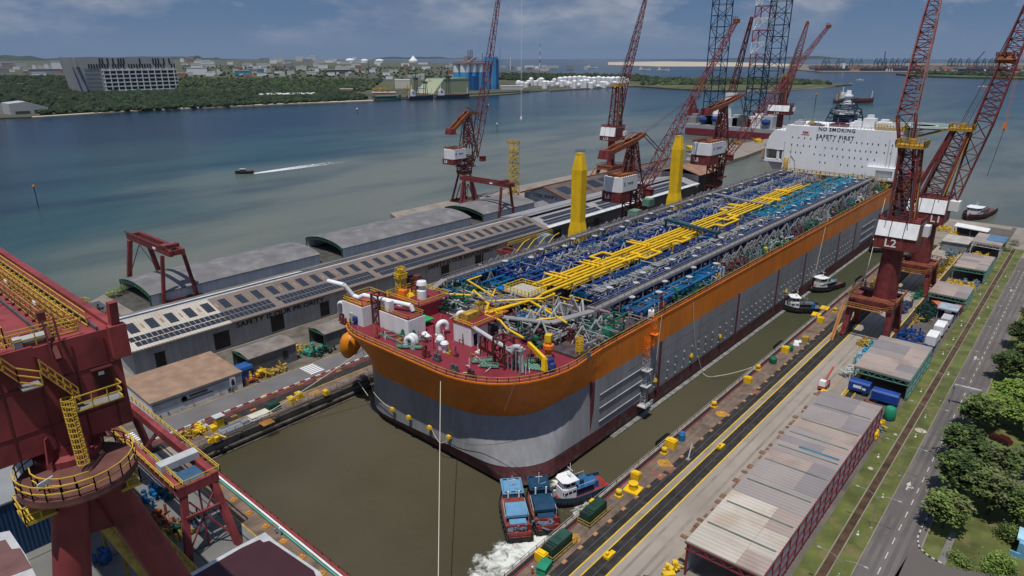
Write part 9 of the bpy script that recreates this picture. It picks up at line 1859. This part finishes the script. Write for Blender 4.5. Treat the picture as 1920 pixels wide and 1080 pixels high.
# ================================================================ NEAR TREES
BARK = mat('tree_bark', (0.06, 0.045, 0.03), 0.9, 0.3, 1.0)
def leaf_mat(name, c):
    m = mat(name, c, 0.75, 0.45, 0.55); return m
LEAF = [leaf_mat('leaf_dark', (0.040, 0.068, 0.018)), leaf_mat('leaf_mid', (0.085, 0.132, 0.030)), leaf_mat('leaf_light', (0.150, 0.200, 0.045)), leaf_mat('leaf_olive', (0.115, 0.125, 0.048)), leaf_mat('leaf_bright', (0.165, 0.260, 0.036))]
def crown(q, c, rx, rz, n_, g, pal, leaf=.34, hollow=.35):
    """leaf-sized faces clustered on twig ends through the crown's volume"""
    cl = []
    for i in range(max(8, n_//34)):
        while True:
            v = Vector((g.uniform(-1, 1), g.uniform(-1, 1), g.uniform(-.75, 1)))
            if hollow < v.length < 1: break
        k = g.uniform(.8, 1.12); cl.append((Vector((c[0]+v.x*rx*k, c[1]+v.y*rx*k, c[2]+v.z*rz*k)), g.uniform(.55, 1.15), g.choice(pal)))
    for p, s_, mi in cl:
        for j in range(34):
            o = Vector((g.gauss(0, .55), g.gauss(0, .55), g.gauss(0, .33)))*s_; a = g.uniform(0, 6.28); t_ = g.uniform(-.7, .7); L = leaf*g.uniform(.6, 1.4)
            u = Vector((math.cos(a), math.sin(a), t_*.6)).normalized()*L; w_ = Vector((-math.sin(a), math.cos(a), g.uniform(-.6, .6))).normalized()*L*.6; m = p+o
            q.add((m-u, m+w_*.9, m+u, m-w_), ((0, 1, 2, 3),), mi if g.random() < .75 else g.choice(pal))
def tree(label, x, y, h_, rx, seed, pal, n_=3000, name='roadside_tree', stem=.22, open_=.35):
    g = random.Random(seed); t = thing(name, label, 'tree', (x, y, ZQ), 'trees beside the road')
    b = B(); top = Vector((x+g.uniform(-.4, .4), y+g.uniform(-.4, .4), ZQ+h_*.55)); b.tube((x, y, ZQ), top, stem, 8, stem*.6)
    for i in range(7):
        a = i*.9+g.uniform(-.3, .3); s_ = Vector((x, y, ZQ)).lerp(top, g.uniform(.5, 1)); e = Vector((x+math.cos(a)*rx*g.uniform(.5, .85), y+math.sin(a)*rx*g.uniform(.5, .85), ZQ+h_*g.uniform(.6, .9))); m = s_.lerp(e, .5)+Vector((0, 0, g.uniform(-.3, .5))); b.tube(s_, m, stem*.42, 6, stem*.3); b.tube(m, e, stem*.3, 5, stem*.1)
    b.o('trunk', BARK, t); q = B(); crown(q, (x, y, ZQ+h_*.68), rx, h_*.36, n_, g, pal, hollow=open_); q.o('crown', LEAF, t); return t
TP = [  # base pixel, height, crown radius, palette, label
    ((1767, 990), 6.6, 2.9, (1, 1, 2, 3, 2), 2600, 'light green roadside tree by the footpath at the kerb corner'),
    ((1795, 930), 8.2, 3.4, (0, 0, 1, 1), 3800, 'dark roadside tree behind the light green one at the kerb corner'),
    ((1852, 965), 8.4, 3.4, (0, 1, 3, 1, 3), 2600, 'olive open crowned tree with a forked trunk above the round hedge'),
    ((1800, 868), 7.6, 3.2, (0, 0, 1), 3600, 'dark roadside tree overhanging the road below the maroon cars'),
    ((1860, 905), 7.4, 3.2, (0, 1, 1, 3), 3000, 'mid green tree between the olive tree and the car park'),
    ((1832, 806), 7.6, 3.3, (0, 1, 1, 2), 3400, 'mid green roadside tree beside the second road arrow'),
    ((1868, 795), 6.4, 3.0, (4, 2, 4, 1), 3000, 'bright green tree over the maroon parked car'),
    ((1930, 820), 6.4, 3.2, (4, 4, 2), 2800, 'bright green tree cut by the right edge above the car park'),
    ((1895, 765), 6.2, 3.4, (4, 2, 4, 4), 3600, 'brightest lime green tree right of the grey footpath bar'),
    ((1945, 752), 7.0, 3.4, (4, 2, 1), 2800, 'lime green tree cut by the right edge beside the brightest one'),
    ((1890, 715), 7.4, 3.3, (0, 0, 1), 3600, 'very dark tree just above the brightest lime tree'),
    ((1925, 700), 8.2, 3.8, (0, 0, 3, 1), 3600, 'dark brown-green tree cut by the right edge'),
    ((1915, 655), 8.0, 3.6, (0, 0, 3), 3400, 'dark brown-green tree in the upper group at the right edge'),
    ((1940, 625), 8.4, 4.0, (0, 3, 0), 3000, 'topmost dark tree at the right edge'),
    ((1905, 985), 6.4, 2.6, (1, 2, 1, 4), 2400, 'green tree behind the pale blue kiosk'),
    ((1940, 900), 7.2, 3.2, (0, 1, 3), 2200, 'mid green tree at the right edge below the car park')]
for i, (pp, h_, rx, pal, n_, lb) in enumerate(TP): p = G(*pp); tree(lb, p.x, p.y, h_, rx*1.14, 400+i, pal, int(n_*1.25))
# round hedge and low shrubs
def shrub(label, px, py, r, pal, n_, name='round_shrub'):
    p = G(px, py); g = random.Random(int(px)); t = thing(name, label, 'shrub', (p.x, p.y, ZQ), None); q = B(); crown(q, (p.x, p.y, ZQ+r*.7), r, r*.8, n_, g, pal, .16, .55); q.o('foliage', LEAF, t); b = B(); [b.tube((p.x, p.y, ZQ), (p.x+.5*r*math.cos(a), p.y+.5*r*math.sin(a), ZQ+r), .05, 5) for a in (0, 2, 4)]; b.o('stem', BARK, t)
shrub('clipped round bright green bush beside the pale blue kiosk', 1877, 1065, 1.5, (1, 4, 2), 2600); shrub('small low bush on the grass left of the round bush', 1808, 1060, .7, (1, 2), 700); shrub('low bush on the grass by the footpath end', 1790, 1048, .6, (2, 1), 500); shrub('low bush below the kiosk tree', 1855, 1070, .8, (1, 4), 700); shrub('bush group behind the kiosk', 1893, 1010, 1.6, (1, 0, 2), 1800)
shrub('green bush at the far end of the verge by the water', 1886, 470, 2.2, (1, 2, 4), 900, 'verge_bush'); shrub('dark bush at the far end of the drain by the water', 1902, 460, 2.0, (0, 1), 700, 'verge_bush'); shrub('yellow-green shrub at the near end of the pier shelters', 213, 556, 2.2, (4, 2), 700, 'pier_shrub'); shrub('olive shrub on the pier edge beside the yellow-green one', 230, 548, 1.8, (3, 2), 600, 'pier_shrub')
# ---- air: an even haze over the whole scene
hb = B(); hb.bb(-9000, 6000, -200, 12500, -1.2, 190); hz_ob = hb.o('haze', None or mat('haze_dummy', (1, 1, 1)))
hm = bpy.data.materials.new('haze_air'); hm.use_nodes = True; ht_ = hm.node_tree; ht_.nodes.clear(); ho = ht_.nodes.new('ShaderNodeOutputMaterial'); hv = ht_.nodes.new('ShaderNodeVolumePrincipled')
hv.inputs['Color'].default_value = (0.62, 0.74, 0.90, 1); hv.inputs['Density'].default_value = 0.000012; hv.inputs['Anisotropy'].default_value = 0.0
ht_.links.new(hv.outputs[0], ho.inputs['Volume']); hz_ob.data.materials.clear(); hz_ob.data.materials.append(hm); hz_ob['kind'] = 'stuff'
